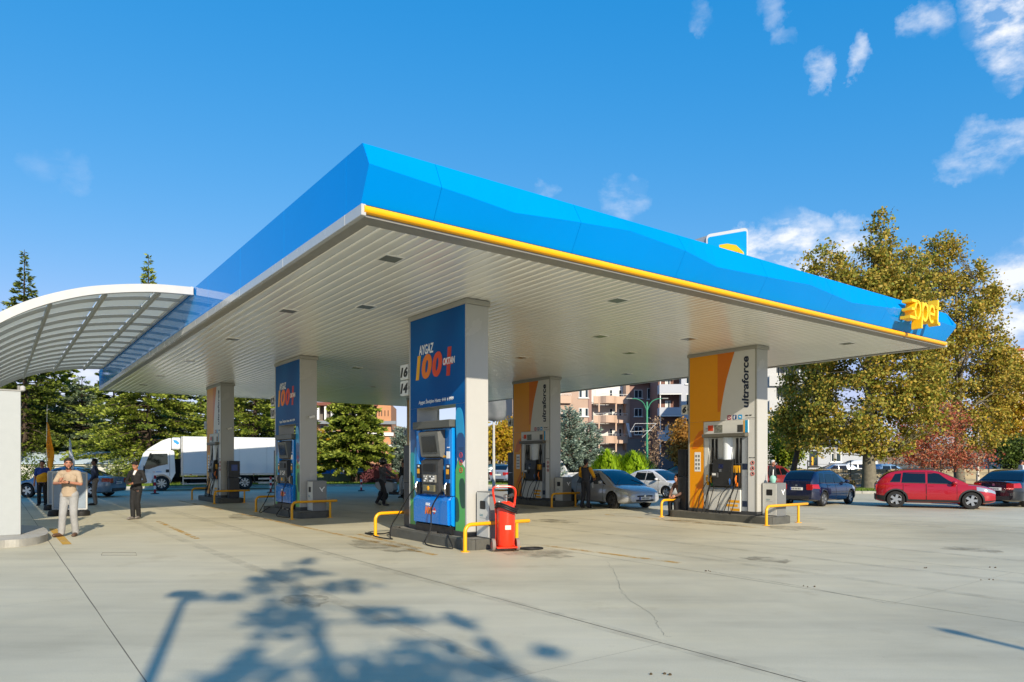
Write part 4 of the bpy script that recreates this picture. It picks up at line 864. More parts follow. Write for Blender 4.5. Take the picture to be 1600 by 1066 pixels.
# ------------------------------------------------------------------ wheeled fire extinguisher
ex = thing('fire_extinguisher', 'red wheeled fire extinguisher with black hose in front of the grey bin', 'fire extinguisher', G(791, 862), R(12))
M_er = mat('extinguisher_red', '#ee3414', .3, var=.06, coat=.4)
mb = MB(); mb.lathe([(.02, .1), (.15, .1), (.165, .13), (.165, .78), (.16, .84), (.13, .90), (.07, .935), (.03, .94)], 24, Matrix.Translation((0, .02, 0))); mb.build('cylinder', M_er, ex)
mb = MB(); mb.tube(bez([(-.17, .12, .12), (-.17, .1, .5), (-.19, .09, .85), (-.24, .06, 1.12), (-.20, .05, 1.2), (0, .05, 1.21), (.14, .05, 1.19), (.19, .06, 1.10), (.175, .09, .85), (.17, .1, .5), (.17, .12, .12)], 6), .02, 8); mb.build('frame_tube', M_er, ex)
mb = MB(); mb.box(.02, .17, .05, .2, .12, .9, bev=.01); mb.build('backing_plate', M_er, ex)
mb = MB(); mb.box(-.2, .2, -.12, .1, .07, .1, bev=.01); mb.tube([(-.2, .1, .1), (.2, .1, .1)], .014, 8); mb.build('base_frame', M_er, ex)
mb = MB(); mb.lathe([(.03, .94), (.03, 1.0), (.05, 1.01), (.05, 1.05), (.02, 1.07)], 12, Matrix.Translation((0, .02, 0))); mb.box(-.02, .11, .0, .04, 1.0, 1.03); mb.build('valve', M_steel, ex)
mb = MB(); mb.tube([(.06, -.03, 1.03), (.12, -.06, 1.06)], .035, 8); mb.build('gauge', M_gun, ex)
pts = []
for k in range(64): q = 2 * PI * k / 21.0; pts.append((.195 * math.cos(q) * (1 + .06 * math.sin(k)), -.02 + .205 * math.sin(q), .86 - .15 * math.cos(q) * .3 - .035 * (k // 21) + .02 * math.sin(q * 2)))
mb = MB(); mb.tube(pts, .017, 7); mb.build('hose', M_rub, ex)
for sx in (-.23, .23):
    Mw = Matrix.Translation((sx, .08, .12)) @ Matrix.Rotation(R(90), 4, 'Y'); w = MB(); w.lathe([(.06, -.03), (.115, -.03), (.12, -.015), (.12, .015), (.115, .03), (.06, .03)], 22, Mw); wo = w.build('wheel', mat('tyre_dusty', '#8c7f78', .8, var=.2), ex)
    w = MB(); w.lathe([(.0, -.02), (.06, -.034), (.06, .034), (.0, .02)], 14, Mw); w.build('hub', M_er if sx < 0 else M_steel, wo)
plate_o = MB(); plate_o.box(-.05, .06, -.149, -.146, .42, .5); plate_o.build('label', mat('label_cream', '#d8cfc0', .5), ex)
mb = MB(); mb.tube(bez([(.25, .25, .02), (.5, .1, .02), (.75, .2, .02), (.6, .35, .02), (.3, .3, .02), (.1, .3, .03)], 8), .018, 7); mb.build('trailing_hose', M_rub, ex)
# ------------------------------------------------------------------ vehicles
def paint(name, c, var=.02, rough=.22): return mat('paint_' + name, c, rough, metal=.15, var=var, coat=1.0)
M_glass = mat('car_glass', '#0d1216', .03, var=0, spec=.8); M_tyre = mat('tyre', '#191919', .75, var=.15, scale=12); M_arch = mat('wheel_arch', '#0b0b0b', .9, var=0)
M_trim = mat('black_trim', '#232425', .55, var=.08); M_chrome = mat('chrome', '#c9c9c9', .12, metal=1, var=0); M_rim = mat('alloy', '#b9bbbd', .3, metal=.8, var=.05); M_tail = mat('tail_red', '#a8120f', .12, var=.02, coat=1); M_head = mat('headlamp', '#b9bfc0', .08, metal=.5, var=.05, coat=1); M_amber = mat('amber_lens', '#c96a12', .2)
M_platew = mat('number_plate', '#e7e7e2', .4, var=0); M_plateb = mat('plate_blue', '#1f3f9f', .4, var=0)
def wheel_meshes(r, w, spokes, dark=False, fat=.0):
    Mw = Matrix.Rotation(R(90), 4, 'X')
    t = MB(); t.lathe([(r * .63, -w / 2 + .01), (r * .66, -w / 2), (r * .93, -w / 2), (r, -w / 2 + .03), (r, w / 2 - .03), (r * .93, w / 2), (r * .66, w / 2), (r * .63, w / 2 - .01), (r * .63, -w / 2 + .01)], 32, Mw, caps=False)
    tm = t.mesh('tyre', M_tyre)
    rim = MB(); rr = r * .66
    for sd in (-1, 1):
        y = sd * w * .42
        rim.lathe([(rr, y), (rr * .92, y + sd * .012), (rr * .88, y - sd * .02)], 28, Mw, caps=False)
    rim.lathe([(rr * .86, -w * .2), (rr * .86, w * .2)], 20, Mw, 1)
    for sd in (-1, 1):
        y = sd * w * .40; rim.lathe([(.0, y), (rr * .22, y), (rr * .2, y - sd * .03)], 14, Mw, caps=False)
        for k in range(spokes):
            q = 2 * PI * k / spokes; c, s = math.cos(q), math.sin(q); a0, a1 = rr * .12, rr * .94; w0, w1 = rr * .13 * 5 / spokes + .012, rr * .20 * 5 / spokes + .01
            P = lambda rad, off, yy: (rad * c - off * s, yy, rad * s + off * c)
            vs = [P(a0, -w0, y), P(a0, w0, y), P(a1, w1, y), P(a1, -w1, y), P(a0, -w0, y - sd * .035), P(a0, w0, y - sd * .035), P(a1, w1, y - sd * .035), P(a1, -w1, y - sd * .035)]
            rim.add(vs, [[0, 1, 2, 3], [0, 4, 5, 1], [1, 5, 6, 2], [2, 6, 7, 3], [3, 7, 4, 0]])
    rm = rim.mesh('rim', [M_rim, M_arch] if not dark else [M_gun, M_arch])
    return tm, rm
def ip(x, pts):
    xs = [p[0] for p in pts]; ys = [p[1] for p in pts]
    # smooth (monotone-ish) interpolation
    if x <= xs[0]: return ys[0]
    if x >= xs[-1]: return ys[-1]
    return float(np.interp(x, xs, ys))
def smooth_pts(pts, n=8):
    P = bez([(p[0], p[1], 0) for p in pts], n); out = []
    for p in P:
        if not out or p.x > out[-1][0] + 1e-5: out.append((p.x, p.y))
    return out
def make_car(label, cat, loc, rotz, pm, L, W, H, wb, fo, rw=.31, deck=None, roof=None, sill=.2, wins=(), spokes=5, cladding=False, plate='rear', group='parked and waiting cars', scale=1., style='hatch', name='parked_car', tail='side', darkrim=False, rails=False, lowpoly=False):
    t = thing(name, label, cat, loc, rotz, group, scale)
    xf, xr = wb / 2 + fo, wb / 2 + fo - L; hw = W / 2
    dk = smooth_pts(deck); rf = smooth_pts(roof, 10)
    def endk(x):            # 0 in the middle, 1 at the very ends
        d = min(x - xr, xf - x); return max(0., 1 - d / .55)
    def half(x): k = endk(x); return hw * (1 - .24 * k ** 2.4)
    def low(x):
        d = min(x - xr, xf - x); return sill + .08 * max(0, 1 - d / .5) ** 2
    prof_n = 9
    def ring(x):
        zd = ip(x, dk); w = half(x); zs = low(x); h = zd - zs
        return [(0, zs), (w * .84, zs), (w * .955, zs + .05), (w * .985, zs + .20 * h), (w, zs + .46 * h), (w * .985, zs + .70 * h), (w * .955, zs + .86 * h), (w * .91, zs + .965 * h), (w * .83, zd), (w * .45, zd + .028), (0, zd + .036)]
    n = 20 if lowpoly else 46; xs = sorted(set([xr + (xf - xr) * (.5 - .5 * math.cos(PI * i / n)) for i in range(n + 1)])); m = len(ring(0)); vs = []
    for x in xs:
        r_ = ring(x); full = r_ + [(-y, z) for (y, z) in r_[-2:0:-1]]; vs += [(x, y, z) for (y, z) in full]
    mf = 2 * m - 2; N_ = len(xs); fs = [[i * mf + k, i * mf + (k + 1) % mf, (i + 1) * mf + (k + 1) % mf, (i + 1) * mf + k] for i in range(N_ - 1) for k in range(mf)] + [list(range(mf)), [(N_ - 1) * mf + k for k in range(mf)]]
    mb = MB(); mb.add(vs, fs, 0, True); body = mb.build('body', [pm, M_arch], t, angle=38)
    # wheel arches by boolean
    cut = MB()
    for x in (wb / 2, -wb / 2):
        for sy in (-1, 1): cut.lathe([(rw * 1.16, -.0), (rw * 1.16, .34)], 28, Matrix.Translation((x, sy * (hw - .15) - .17, rw)) @ Matrix.Rotation(R(-90), 4, 'X') @ Matrix.Translation((0, 0, 0)), 0)
    co = cut.build('tmp_cut', M_arch, t)
    bo = body.modifiers.new('b', 'BOOLEAN'); bo.object = co; bo.operation = 'DIFFERENCE'; bo.solver = 'EXACT'
    try: bo.material_mode = 'TRANSFER'
    except Exception: pass
    dg = bpy.context.evaluated_depsgraph_get(); dg.update(); me = bpy.data.meshes.new_from_object(body.evaluated_get(dg)); body.modifiers.clear(); old = body.data
    if len(me.polygons) > 50: body.data = me; me.name = 'body'
    bpy.data.objects.remove(co, do_unlink=True)
    # greenhouse
    x0, x1 = rf[0][0], rf[-1][0]
    def gring(x):
        zd = ip(x, dk) - .01; zr = max(ip(x, rf), zd + .012); h = zr - zd; wbl = half(x) * .905; wt = wbl - h * .36
        return zd, zr, h, wbl, wt
    xs2 = [x0 + (x1 - x0) * i / (14 if lowpoly else 36) for i in range((14 if lowpoly else 36) + 1)]; vs = []
    for x in xs2:
        zd, zr, h, wbl, wt = gring(x); r_ = [(wbl, zd - .03), (wbl, zd), (wt + h * .09, zr - h * .22), (wt + .0, zr - h * .06), (wt * .9, zr), (wt * .5, zr + .018 * min(1, h / .3)), (0, zr + .025 * min(1, h / .3))]
        full = r_ + [(-y, z) for (y, z) in r_[-2::-1]]; vs += [(x, y, z) for (y, z) in full]
    mf = 13; N_ = len(xs2); fs = [[i * mf + k, i * mf + k + 1, (i + 1) * mf + k + 1, (i + 1) * mf + k] for i in range(N_ - 1) for k in range(mf - 1)] + [list(range(mf)), [(N_ - 1) * mf + k for k in range(mf)]]
    mb = MB(); mb.add(vs, fs, 0, True); cab = mb.build('roof', pm, t, angle=40)
    def side_pt(x, f, sy, off):         # f: 0 belt .. 1 roof edge
        zd, zr, h, wbl, wt = gring(x); y = wbl + (wt - wbl) * min(1, f * .97) * 1.0; z = zd + (zr - h * .08 - zd) * f; return Vector((x, sy * (y + off), z + off * .25))
    for sy in (-1, 1):
        for (a0, a1, b0, b1, f0, f1) in wins:      # bottom x-range, top x-range, fractions
            mb = MB(); mb.grid(lambda u_, v_: side_pt((a0 + (a1 - a0) * u_) * (1 - v_) + (b0 + (b1 - b0) * u_) * v_, f0 + (f1 - f0) * v_, sy, .012), 8, 5); w_ = mb.build('side_window', M_glass, t)
            mb = MB(); mb.grid(lambda u_, v_: side_pt((a0 + (a1 - a0) * u_), f0 - .05 + .05 * v_, sy, .015), 8, 2); mb.build('window_trim', M_trim, w_)
    def top_strip(xa, xb, name, ins=.9, zoff=.016):
        def P(u_, v_):
            x = xa + (xb - xa) * u_; zd, zr, h, wbl, wt = gring(x); s = (v_ * 2 - 1); return Vector((x, s * wt * ins, zr + .022 * (1 - s * s) * min(1, h / .3) + zoff * .5)) + Vector((math.copysign(zoff, xa), 0, 0))
        mb = MB(); mb.grid(P, 10, 7); return mb.build(name, M_glass, t)
    peak = [p for p in rf if p[1] > H - .055]; xa, xb = peak[-1][0], peak[0][0]
    ws_ = top_strip(xa + .01, x1 - .06, 'windscreen')
    mb = MB(); zd, zr, h, wbl, wt = gring(x1 - .07)
    for sy in (-.35, .35): mb.tube([(x1 - .07, sy * W, zr + .03), (x1 - .35, sy * W * .45, ip(x1 - .35, rf) + .035)], .008, 5)
    mb.build('wiper', M_trim, ws_)
    top_strip(xb - .01, x0 + .08, 'rear_window')
    # lower side patches: doors
    def low_pt(x, k, sy, off):          # k along the side 0 sill .. 1 belt
        r_ = ring(x)[2:8]; q = k * (len(r_) - 1); i = min(int(q), len(r_) - 2); f = q - i; return Vector((x, sy * (r_[i][0] + (r_[i + 1][0] - r_[i][0]) * f + off), r_[i][1] + (r_[i + 1][1] - r_[i][1]) * f))
    dsplit = {'hatch': (.78, -.22, -.95), 'suv': (.78, -.22, -1.0), 'sedan': (.80, -.15, -.92), 'van': (.95, -.1, -.8)}[style]
    if not lowpoly:
        for sy in (-1, 1):
            for (da, db) in ((dsplit[0], dsplit[1]), (dsplit[1] - .012, dsplit[2])):
                da_, db_ = da, max(db, -wb / 2 + rw * 1.25 if False else db)
                mb = MB(); mb.grid(lambda u_, v_: low_pt(da_ + (db_ - da_) * u_ if v_ > .45 else max(min(da_ + (db_ - da_) * u_, wb / 2 - rw * 1.2), -wb / 2 + rw * 1.22), .04 + .94 * v_, sy, .007), 10, 9); d_ = mb.build('door', pm, t)
                p = low_pt(db_ + .16, .84, sy, .012); mb = MB(); mb.box(p.x - .09, p.x + .09, p.y - .012, p.y + .018, p.z - .014, p.z + .014, bev=.008); mb.build('handle', pm if style != 'van' else M_trim, d_)
                for xx in (da_, db_):
                    mb = MB(); mb.grid(lambda u_, v_: low_pt(xx + (u_ - .5) * .014, .03 + .97 * v_, sy, .0085), 2, 8); mb.build('seam', M_arch, d_)
            # mirror
            p = side_pt(dsplit[0] - .08, .02, sy, .0); mb = MB(); mb.sphere((p.x, p.y + sy * .13, p.z + .07), (.09, .10, .075), 12, 8); mb.tube([(p.x, p.y, p.z + .02), (p.x, p.y + sy * .1, p.z + .05)], .02, 6); mb.build('mirror', pm, t)
    # bumpers, lamps
    def nose_patch(k0, k1, xa, xb, sy, off, name, m, par=None):
        mb = MB(); mb.grid(lambda u_, v_: low_pt(xa + (xb - xa) * u_, k0 + (k1 - k0) * v_, sy, off), 6, 5); return mb.build(name, m, par or t)
    wE = half(xf)
    for sy in (-1, 1):
        nose_patch(.62, .94, xf - .62, xf - .012, sy, .008, 'headlight', M_head)
        nose_patch(.60, .95, xr + .32 if tail == 'side' else xr + .2, xr + .012, sy, .008, 'tail_light', M_tail)
    zdF, zdR = ip(xf, dk), ip(xr, dk); zF, zR = low(xf), low(xr)
    hF = zdF - zF; hR = zdR - zR
    mb = MB(); mb.prism(rrect(-wE * .62, wE * .62, zF + hF * .06, zF + hF * .32, .04), 'x', xf - .03, xf + .012); mb.build('lower_grille', M_trim, t)
    mb = MB(); mb.prism(rrect(-wE * .55, wE * .55, zF + hF * .66, zF + hF * .86, .04), 'x', xf - .03, xf + .012); g_ = mb.build('upper_grille', M_trim, t)
    mb = MB(); mb.prism(blob(0, zF + hF * .78, .045, .04), 'x', xf, xf + .016); mb.build('emblem', M_chrome, g_)
    for sy in (-1, 1):
        mb = MB(); mb.prism(rrect(sy * wE * .84 - .10, sy * wE * .84 + .10, zF + hF * .68, zF + hF * .88, .03), 'x', xf - .05, xf + .004); mb.build('headlight', M_head, t)
        mb = MB(); mb.prism(rrect(sy * wE * .84 - .12, sy * wE * .84 + .12, zR + hR * .60, zR + hR * .95, .03), 'x', xr - .010, xr + .04); mb.build('tail_light', M_tail, t)
    def nplate(x, sgn, z):
        mb = MB(); mb.box(min(x, x + sgn * .014), max(x, x + sgn * .014), -.26, .26, z - .055, z + .055, bev=.003); o = mb.build('number_plate', M_platew, t)
        mb = MB(); xx = x + sgn * .0155; mb.box(min(x, xx), max(x, xx), sgn * -.26 if sgn > 0 else .21, sgn * -.21 if sgn > 0 else .26, z - .054, z + .054); mb.build('plate_band', M_plateb, o)
        if not lowpoly:
            for k in range(6): mb = MB(); y = -.17 + k * .065; mb.box(min(x, xx + sgn * .001), max(x, xx + sgn * .001), y, y + .035, z - .03, z + .03); mb.build('plate_mark', M_ink, o)
    nplate(xf + .008, 1, zF + hF * .48); nplate(xr - .008, -1, zR + hR * (.66 if style != 'sedan' else .62))
    mb = MB(); mb.prism(rrect(-wE * .8, wE * .8, zR + .0, zR + hR * .22, .03), 'x', xr - .018, xr + .05); mb.build('rear_valance', M_trim, t)
    if style != 'van': mb = MB(); mb.prism(blob(0, zR + hR * .86, .045, .045), 'x', xr - .014, xr); mb.build('emblem', M_chrome, t)
    if cladding:
        for sy in (-1, 1):
            nose_patch(.0, .17, wb / 2 - rw * 1.18, -wb / 2 + rw * 1.18, sy, .016, 'sill_cladding', M_trim)
            for x in (wb / 2, -wb / 2):
                def P(u_, v_):
                    q = PI * (-.06 + 1.12 * u_); rr = rw * (1.13 + .17 * v_); xx, zz = x + rr * math.cos(q), rw + rr * math.sin(q); r_ = ring(max(xr, min(xf, xx))); yy = np.interp(zz, [p[1] for p in r_[2:8]], [p[0] for p in r_[2:8]]); return Vector((xx, sy * (yy + .014), max(zz, low(xx))))
                mb = MB(); mb.grid(P, 18, 3); mb.build('arch_cladding', M_trim, t)
            nose_patch(.0, .30, xr + .012, -wb / 2 - rw * 1.14, sy, .012, 'bumper_cladding', M_trim); nose_patch(.0, .16, wb / 2 + rw * 1.14, xf - .01, sy, .012, 'bumper_cladding', M_trim)
        mb = MB(); mb.prism(rrect(-wE * .9, wE * .9, zR, zR + hR * .34, .05), 'x', xr - .022, xr + .03); mb.build('bumper_cladding', M_trim, t)
    if rails:
        for sy in (-1, 1): mb = MB(); mb.tube([(xa - .0, sy * (gring(xa)[4] - .06), H - .02), (xa - .1, sy * (gring(xa)[4] - .05), H + .035), (xb + .1, sy * (gring(xb)[4] - .05), H + .03), (xb, sy * (gring(xb)[4] - .06), H - .03)], .016, 6); mb.build('roof_rail', M_trim, t)
    tm, rm = wheel_meshes(rw, .2, spokes, darkrim)
    for x in (wb / 2, -wb / 2):
        for sy in (-1, 1): wo = link('wheel', tm, t, (x, sy * (hw - .125), rw)); link('rim', rm, wo)
    return t
ang = lambda dx, dy: math.atan2(dy, dx)
HATCH_WINS = [(.70, -.19, .18, -.19, .06, .90), (-.25, -.98, -.25, -.86, .06, .90)]
# red crossover
red = make_car('glossy red crossover with black cladding and alloy wheels facing right', 'car', ((14.15 + 16.21) / 2 + .16, (25.38 + 24.37) / 2 + .72, 0), ang(2.06, -1.02) + .02, paint('red', '#a80f1e'), 3.96, 1.76, 1.47, 2.50, .78, .325,
    deck=[(-1.93, .93), (-1.6, .97), (-1.0, .965), (0, .95), (.9, .93), (1.35, .90), (1.75, .83), (2.0, .72), (2.06, .62)], roof=[(-1.88, 1.0), (-1.76, 1.13), (-1.48, 1.35), (-1.0, 1.45), (-.35, 1.47), (.12, 1.43), (.6, 1.24), (1.15, .95)],
    wins=[(.80, -.17, .22, -.17, .07, .90), (-.24, -1.05, -.24, -1.0, .07, .90), (-1.10, -1.44, -1.05, -1.27, .12, .84)], cladding=True, style='suv', rails=True, scale=.93, spokes=5)
# blue hatchback seen from behind
make_car('dark blue small hatchback with silver wheels seen from behind beyond the bin', 'car', ((11.64 + 13.36) / 2 - .5, (26.0 + 27.52) / 2 + .55, 0), ang(1.72, 1.52), paint('dark_blue', '#0b1638'), 3.96, 1.65, 1.45, 2.46, .78, .30,
    deck=[(-1.95, .93), (-1.4, .93), (-.5, .92), (.9, .90), (1.3, .86), (1.75, .76), (2.0, .64)], roof=[(-1.93, .97), (-1.82, 1.10), (-1.58, 1.34), (-1.25, 1.42), (-.3, 1.45), (.1, 1.42), (.6, 1.2), (1.12, .9)], wins=HATCH_WINS + [(-1.05, -1.5, -.95, -1.35, .1, .88)], scale=.93)
# silver fastback at the pump
SILV = make_car('silver grey sedan refuelling at the amber middle column facing the camera', 'car', (3.6, 26.2, 0), ang(.50, -.866), paint('silver', '#a3a5a8'), 4.45, 1.78, 1.45, 2.68, .88, .315,
    deck=[(-2.2, .93), (-1.6, .95), (-.8, .92), (.9, .91), (1.35, .86), (1.85, .76), (2.15, .64), (2.22, .56)], roof=[(-1.9, .96), (-1.5, 1.16), (-1.1, 1.34), (-.6, 1.43), (-.1, 1.45), (.25, 1.41), (.8, 1.18), (1.42, .86)], wins=[(.92, -.14, .30, -.14, .06, .9), (-.2, -1.0, -.2, -.9, .06, .9)], style='sedan', spokes=9, darkrim=True, scale=.94)
make_car('white sedan waiting behind the silver car', 'car', (6.9, 33.0, 0), ang(.58, -.81), paint('white', '#dededc'), 4.4, 1.75, 1.46, 2.62, .86, .31,
    deck=[(-2.2, .93), (-1.6, .95), (-.8, .92), (.9, .91), (1.35, .87), (1.85, .78), (2.15, .66)], roof=[(-1.8, .96), (-1.4, 1.2), (-1.0, 1.38), (-.4, 1.46), (.1, 1.44), (.7, 1.2), (1.3, .88)], wins=[(.85, -.14, .25, -.14, .06, .9), (-.2, -1.0, -.2, -.9, .06, .9)], style='sedan', scale=.88)
# dark sedan cut by the right edge of the frame
make_car('dark navy sedan cut off by the right edge ahead of the red crossover', 'car', (19.45, 27.0, 0), ang(.80, .60), paint('navy', '#10151f'), 4.4, 1.72, 1.42, 2.6, .85, .305,
    deck=[(-2.2, .96), (-1.9, .98), (-1.3, .97), (-.8, .93), (.9, .91), (1.35, .86), (1.85, .76), (2.15, .64)], roof=[(-1.55, .98), (-1.2, 1.17), (-.85, 1.34), (-.4, 1.42), (.1, 1.40), (.6, 1.2), (1.2, .88)], wins=[(.8, -.14, .25, -.14, .06, .9), (-.2, -.95, -.2, -.8, .06, .9)], style='sedan', scale=.95)
# silver blue sedan behind the people at the left
make_car('silver blue sedan parked behind the walking people at the left', 'car', (-21.0, 33.1, 0), R(180), paint('silver_blue', '#6b829a'), 4.6, 1.78, 1.42, 2.82, .84, .325,
    deck=[(-2.35, .92), (-2.0, .96), (-1.3, .95), (-.8, .92), (.9, .90), (1.35, .84), (1.85, .74), (2.2, .60)], roof=[(-1.65, .98), (-1.25, 1.17), (-.8, 1.34), (-.3, 1.42), (.15, 1.39), (.7, 1.16), (1.3, .87)], wins=[(.85, -.1, .3, -.1, .06, .9), (-.16, -1.0, -.16, -.85, .06, .9)], style='sedan', scale=1.0)
BACK = dict(deck=[(-2.0, .93), (-.5, .92), (.9, .90), (1.3, .86), (1.75, .76), (2.0, .64)], roof=[(-1.93, .97), (-1.75, 1.15), (-1.4, 1.38), (-.3, 1.46), (.1, 1.42), (.6, 1.2), (1.12, .9)], wins=HATCH_WINS, lowpoly=True)
def back_car(label, px, py, Y, rz, col, **k):
    p = D(px, py, Y); make_car(label, 'car', (p.x, Y, 0), rz, paint(label.split(' ')[0] + str(int(px)), col), 4.1, 1.7, 1.46, 2.5, .8, .31, **{**BACK, **k}); 
back_car('pale blue hatchback parked across the street under the plane tree', 1388, 740, 58, R(4), '#7fa3c4'); back_car('white saloon parked before the low white house', 1302, 735, 62, R(175), '#cfd8e2')
back_car('red and silver small car half hidden behind the old man', 1206, 745, 40, R(35), '#8d2f2f'); back_car('dim green hatchback parked beyond the white sedan', 1062, 740, 60, R(170), '#1f4a33')
back_car('dark teal car parked far behind beside the nearest column', 786, 738, 66, R(10), '#1c3f44'); back_car('grey car parked far behind the red extinguisher', 800, 752, 52, R(60), '#8a93a4')
back_car('dark car parked beyond the white fence left of the conifer', 580, 738, 60, R(0), '#23272f'); back_car('white car parked beyond the white fence', 520, 740, 66, R(0), '#c9ccd0')
# white van
def boxvan(label, loc, rz, col, scale=1., L=4.9, H=2.0, name='parked_van'):
    return make_car(label, 'van', loc, rz, paint('van' + label[:12].replace(' ', ''), col), L, 1.9, H, 2.9, .85, .33, deck=[(-L + 2.3, 1.12), (-1, 1.12), (.8, 1.1), (1.45, 1.02), (1.9, .92), (2.2, .76), (2.3, .64)], roof=[(-L + 2.33, 1.2), (-L + 2.36, H - .12), (-L + 2.5, H - .02), (-.8, H), (.2, H - .04), (.6, H - .2), (1.1, 1.5), (1.62, 1.02)], wins=[(1.0, .1, .55, .1, .06, .86), (0, -1.2, 0, -1.2, .06, .86)], style='van', scale=scale, name=name)
p = G(884, 766); boxvan('white high roof van half hidden behind the amber middle column', (p.x - .2, p.y + 1.6, 0), ang(.62, -.78), '#d9dadb', .95, H=2.1)
p = D(1335, 745, 64); boxvan('small white pickup van parked under the plane tree by the low house', (p.x, 64, 0), R(180), '#d3d5d0', .95, 4.4, 1.9)
# ------------------------------------------------------------------ box truck
def truck():
    rz = ang(-.88, -.47); ex_, ey_ = Vector((-.88, -.47)).normalized(), Vector((.47, -.88)).normalized()
    fw = Vector((-17.76, 35.38)); ctr = fw - Vector((ey_.x, ey_.y)) * .9 * -1
    # local: x forward, y left. The camera sees the truck's left side (y+)
    left = Vector((-ex_.y, ex_.x)); 
    org = Vector((-547.5 / FPX * 39.5, 39.5)) - left * 1.03
    t = thing('box_truck', 'white refrigerated box truck standing behind the farthest left column', 'truck', (org.x, org.y, 0), rz, scale=1.07)
    Mt = paint('truck_white', '#dcdfe0', rough=.3); r = .40; hb, zb, zt = 1.06, .80, 2.90; xb0, xb1 = -.92, -6.75
    for sy in (-1, 1):
        for k in range(4):
            xa = xb0 + (xb1 - xb0) * k / 4; xb = xb0 + (xb1 - xb0) * (k + 1) / 4; mb = MB(); mb.box(xb + .004, xa - .004, sy * hb - .03, sy * hb + .03, zb + .12, zt - .1); mb.build('side_panel', Mt, t)
        mb = MB(); mb.box(xb1, xb0, sy * hb - .036, sy * hb + .036, zb, zb + .12, bev=.01); mb.build('lower_rail', M_rim, t)
        mb = MB(); mb.box(xb1, xb0, sy * hb - .04, sy * hb + .04, zt - .1, zt, bev=.02); mb.build('upper_rail', Mt, t)
        for x in (xb0 - .05, xb1 + .05): mb = MB(); mb.box(x - .055, x + .055, sy * hb - .045, sy * hb + .045, zb, zt, bev=.015); mb.build('corner_post', M_rim, t)
        for x in (-1.4, -3.0, -4.6, -6.3): mb = MB(); mb.box(x - .05, x + .05, sy * (hb + .042) - .006, sy * (hb + .042) + .006, zb + .04, zb + .08); mb.build('marker_lamp', M_amber, t)
    mb = MB(); mb.box(xb1 + .01, xb0 - .01, -hb + .03, hb - .03, zt - .02, zt - .005); mb.box(xb1 + .02, xb0 - .02, -hb + .03, hb - .03, zb, zb + .1); mb.box(xb0 - .04, xb0, -hb + .03, hb - .03, zb + .1, zt - .02); mb.box(xb1, xb1 + .04, -hb + .03, hb - .03, zb + .1, zt - .02); mb.build('box_shell', Mt, t)
    # cab
    prof = [(1.14, .42), (1.18, .9), (1.12, 1.18), (.86, 1.98), (.72, 2.14), (-.52, 2.16), (-.60, 2.1), (-.66, .95), (-.5, .62), (-.46, .42)]
    ys = [(-.93, .96), (-.90, 1.0), (.90, 1.0), (.93, .96)]; mb = MB(); vs = []
    for (y, k) in ys: vs += [(x * k if x > 0 else x, y, z) for (x, z) in prof]
    n = len(prof); fs = [[i * n + k, i * n + (k + 1) % n, (i + 1) * n + (k + 1) % n, (i + 1) * n + k] for i in range(3) for k in range(n)] + [list(range(n)), [3 * n + k for k in range(n)]]
    mb.add(vs, fs); cab = mb.build('cab', Mt, t)
    cut = MB()
    for sy in (-1, 1): cut.lathe([(r * 1.22, 0), (r * 1.22, .5)], 24, Matrix.Translation((0, sy * .8 - .25, r)) @ Matrix.Rotation(R(-90), 4, 'X'))
    co = cut.build('tmp_cut', M_arch, t); bo = cab.modifiers.new('b', 'BOOLEAN'); bo.object = co; bo.solver = 'EXACT'; dg = bpy.context.evaluated_depsgraph_get(); dg.update(); me = bpy.data.meshes.new_from_object(cab.evaluated_get(dg)); cab.modifiers.clear(); cab.data = me; bpy.data.objects.remove(co, do_unlink=True)
    mb = MB(); mb.prism([(.70, 2.17), (.45, 2.36), (.0, 2.66), (-.35, 2.80), (-.45, 2.80), (-.45, 2.17)], 'y', -.82, .82, bev if False else 0); mb.build('wind_deflector', Mt, t)
    for sy in (-1, 1):
        y = sy * .93; mb = MB(); mb.prism([(.82, 1.16), (.68, 1.62), (.55, 1.96), (-.28, 1.98), (-.30, 1.42), (.1, 1.34), (.6, 1.16)], 'y', y - .006 if sy > 0 else y - .008, y + .008 if sy > 0 else y + .006); mb.build('side_window', M_glass, t)
        mb = MB(); mb.prism([(.98, .95), (.86, 1.15), (.56, 1.99), (.5, 2.02), (.46, 2.02), (.78, 1.13), (.92, .94)], 'y', y - .007, y + .007); mb.build('door_pillar_seam', M_trim, t)
        mb = MB(); mb.box(-.395, -.38, y - .008, y + .008, .8, 2.05); mb.box(.82, .835, y - .008, y + .008, .8, 1.1); mb.build('door_seam', M_arch, t)
        mb = MB(); mb.box(-.36, -.2, y - .012, y + .012, .98, 1.14, bev=.01); mb.build('door_handle', M_trim, t)
        mb = MB(); mb.box(.78, .86, sy * 1.08 - .09, sy * 1.08 + .09, .95, 1.32, bev=.03); mb.tube([(.82, sy * .92, 1.36), (.84, sy * 1.08, 1.33)], .015, 6); mb.tube([(.84, sy * .92, .95), (.84, sy * 1.08, .98)], .015, 6); mb.build('mirror', M_trim, t)
        mb = MB(); mb.box(.9, 1.19, sy * .72 - .16, sy * .72 + .16, .55, .75, bev=.03); mb.build('headlight', M_head, t)
        mb = MB(); mb.box(-4.95 + 1.0, -1.0, sy * 1.0 - .02, sy * 1.0 + .02, .62, .70, bev=.01); mb.box(-3.95, -1.0, sy * 1.0 - .02, sy * 1.0 + .02, .32, .40, bev=.01); mb.box(-1.05, -1.0, sy * 1.0 - .03, sy * 1.0 + .03, .3, .78); mb.box(-3.6, -3.55, sy * .98 - .02, sy * .98 + .02, .3, .78); mb.build('side_guard', M_rim, t)
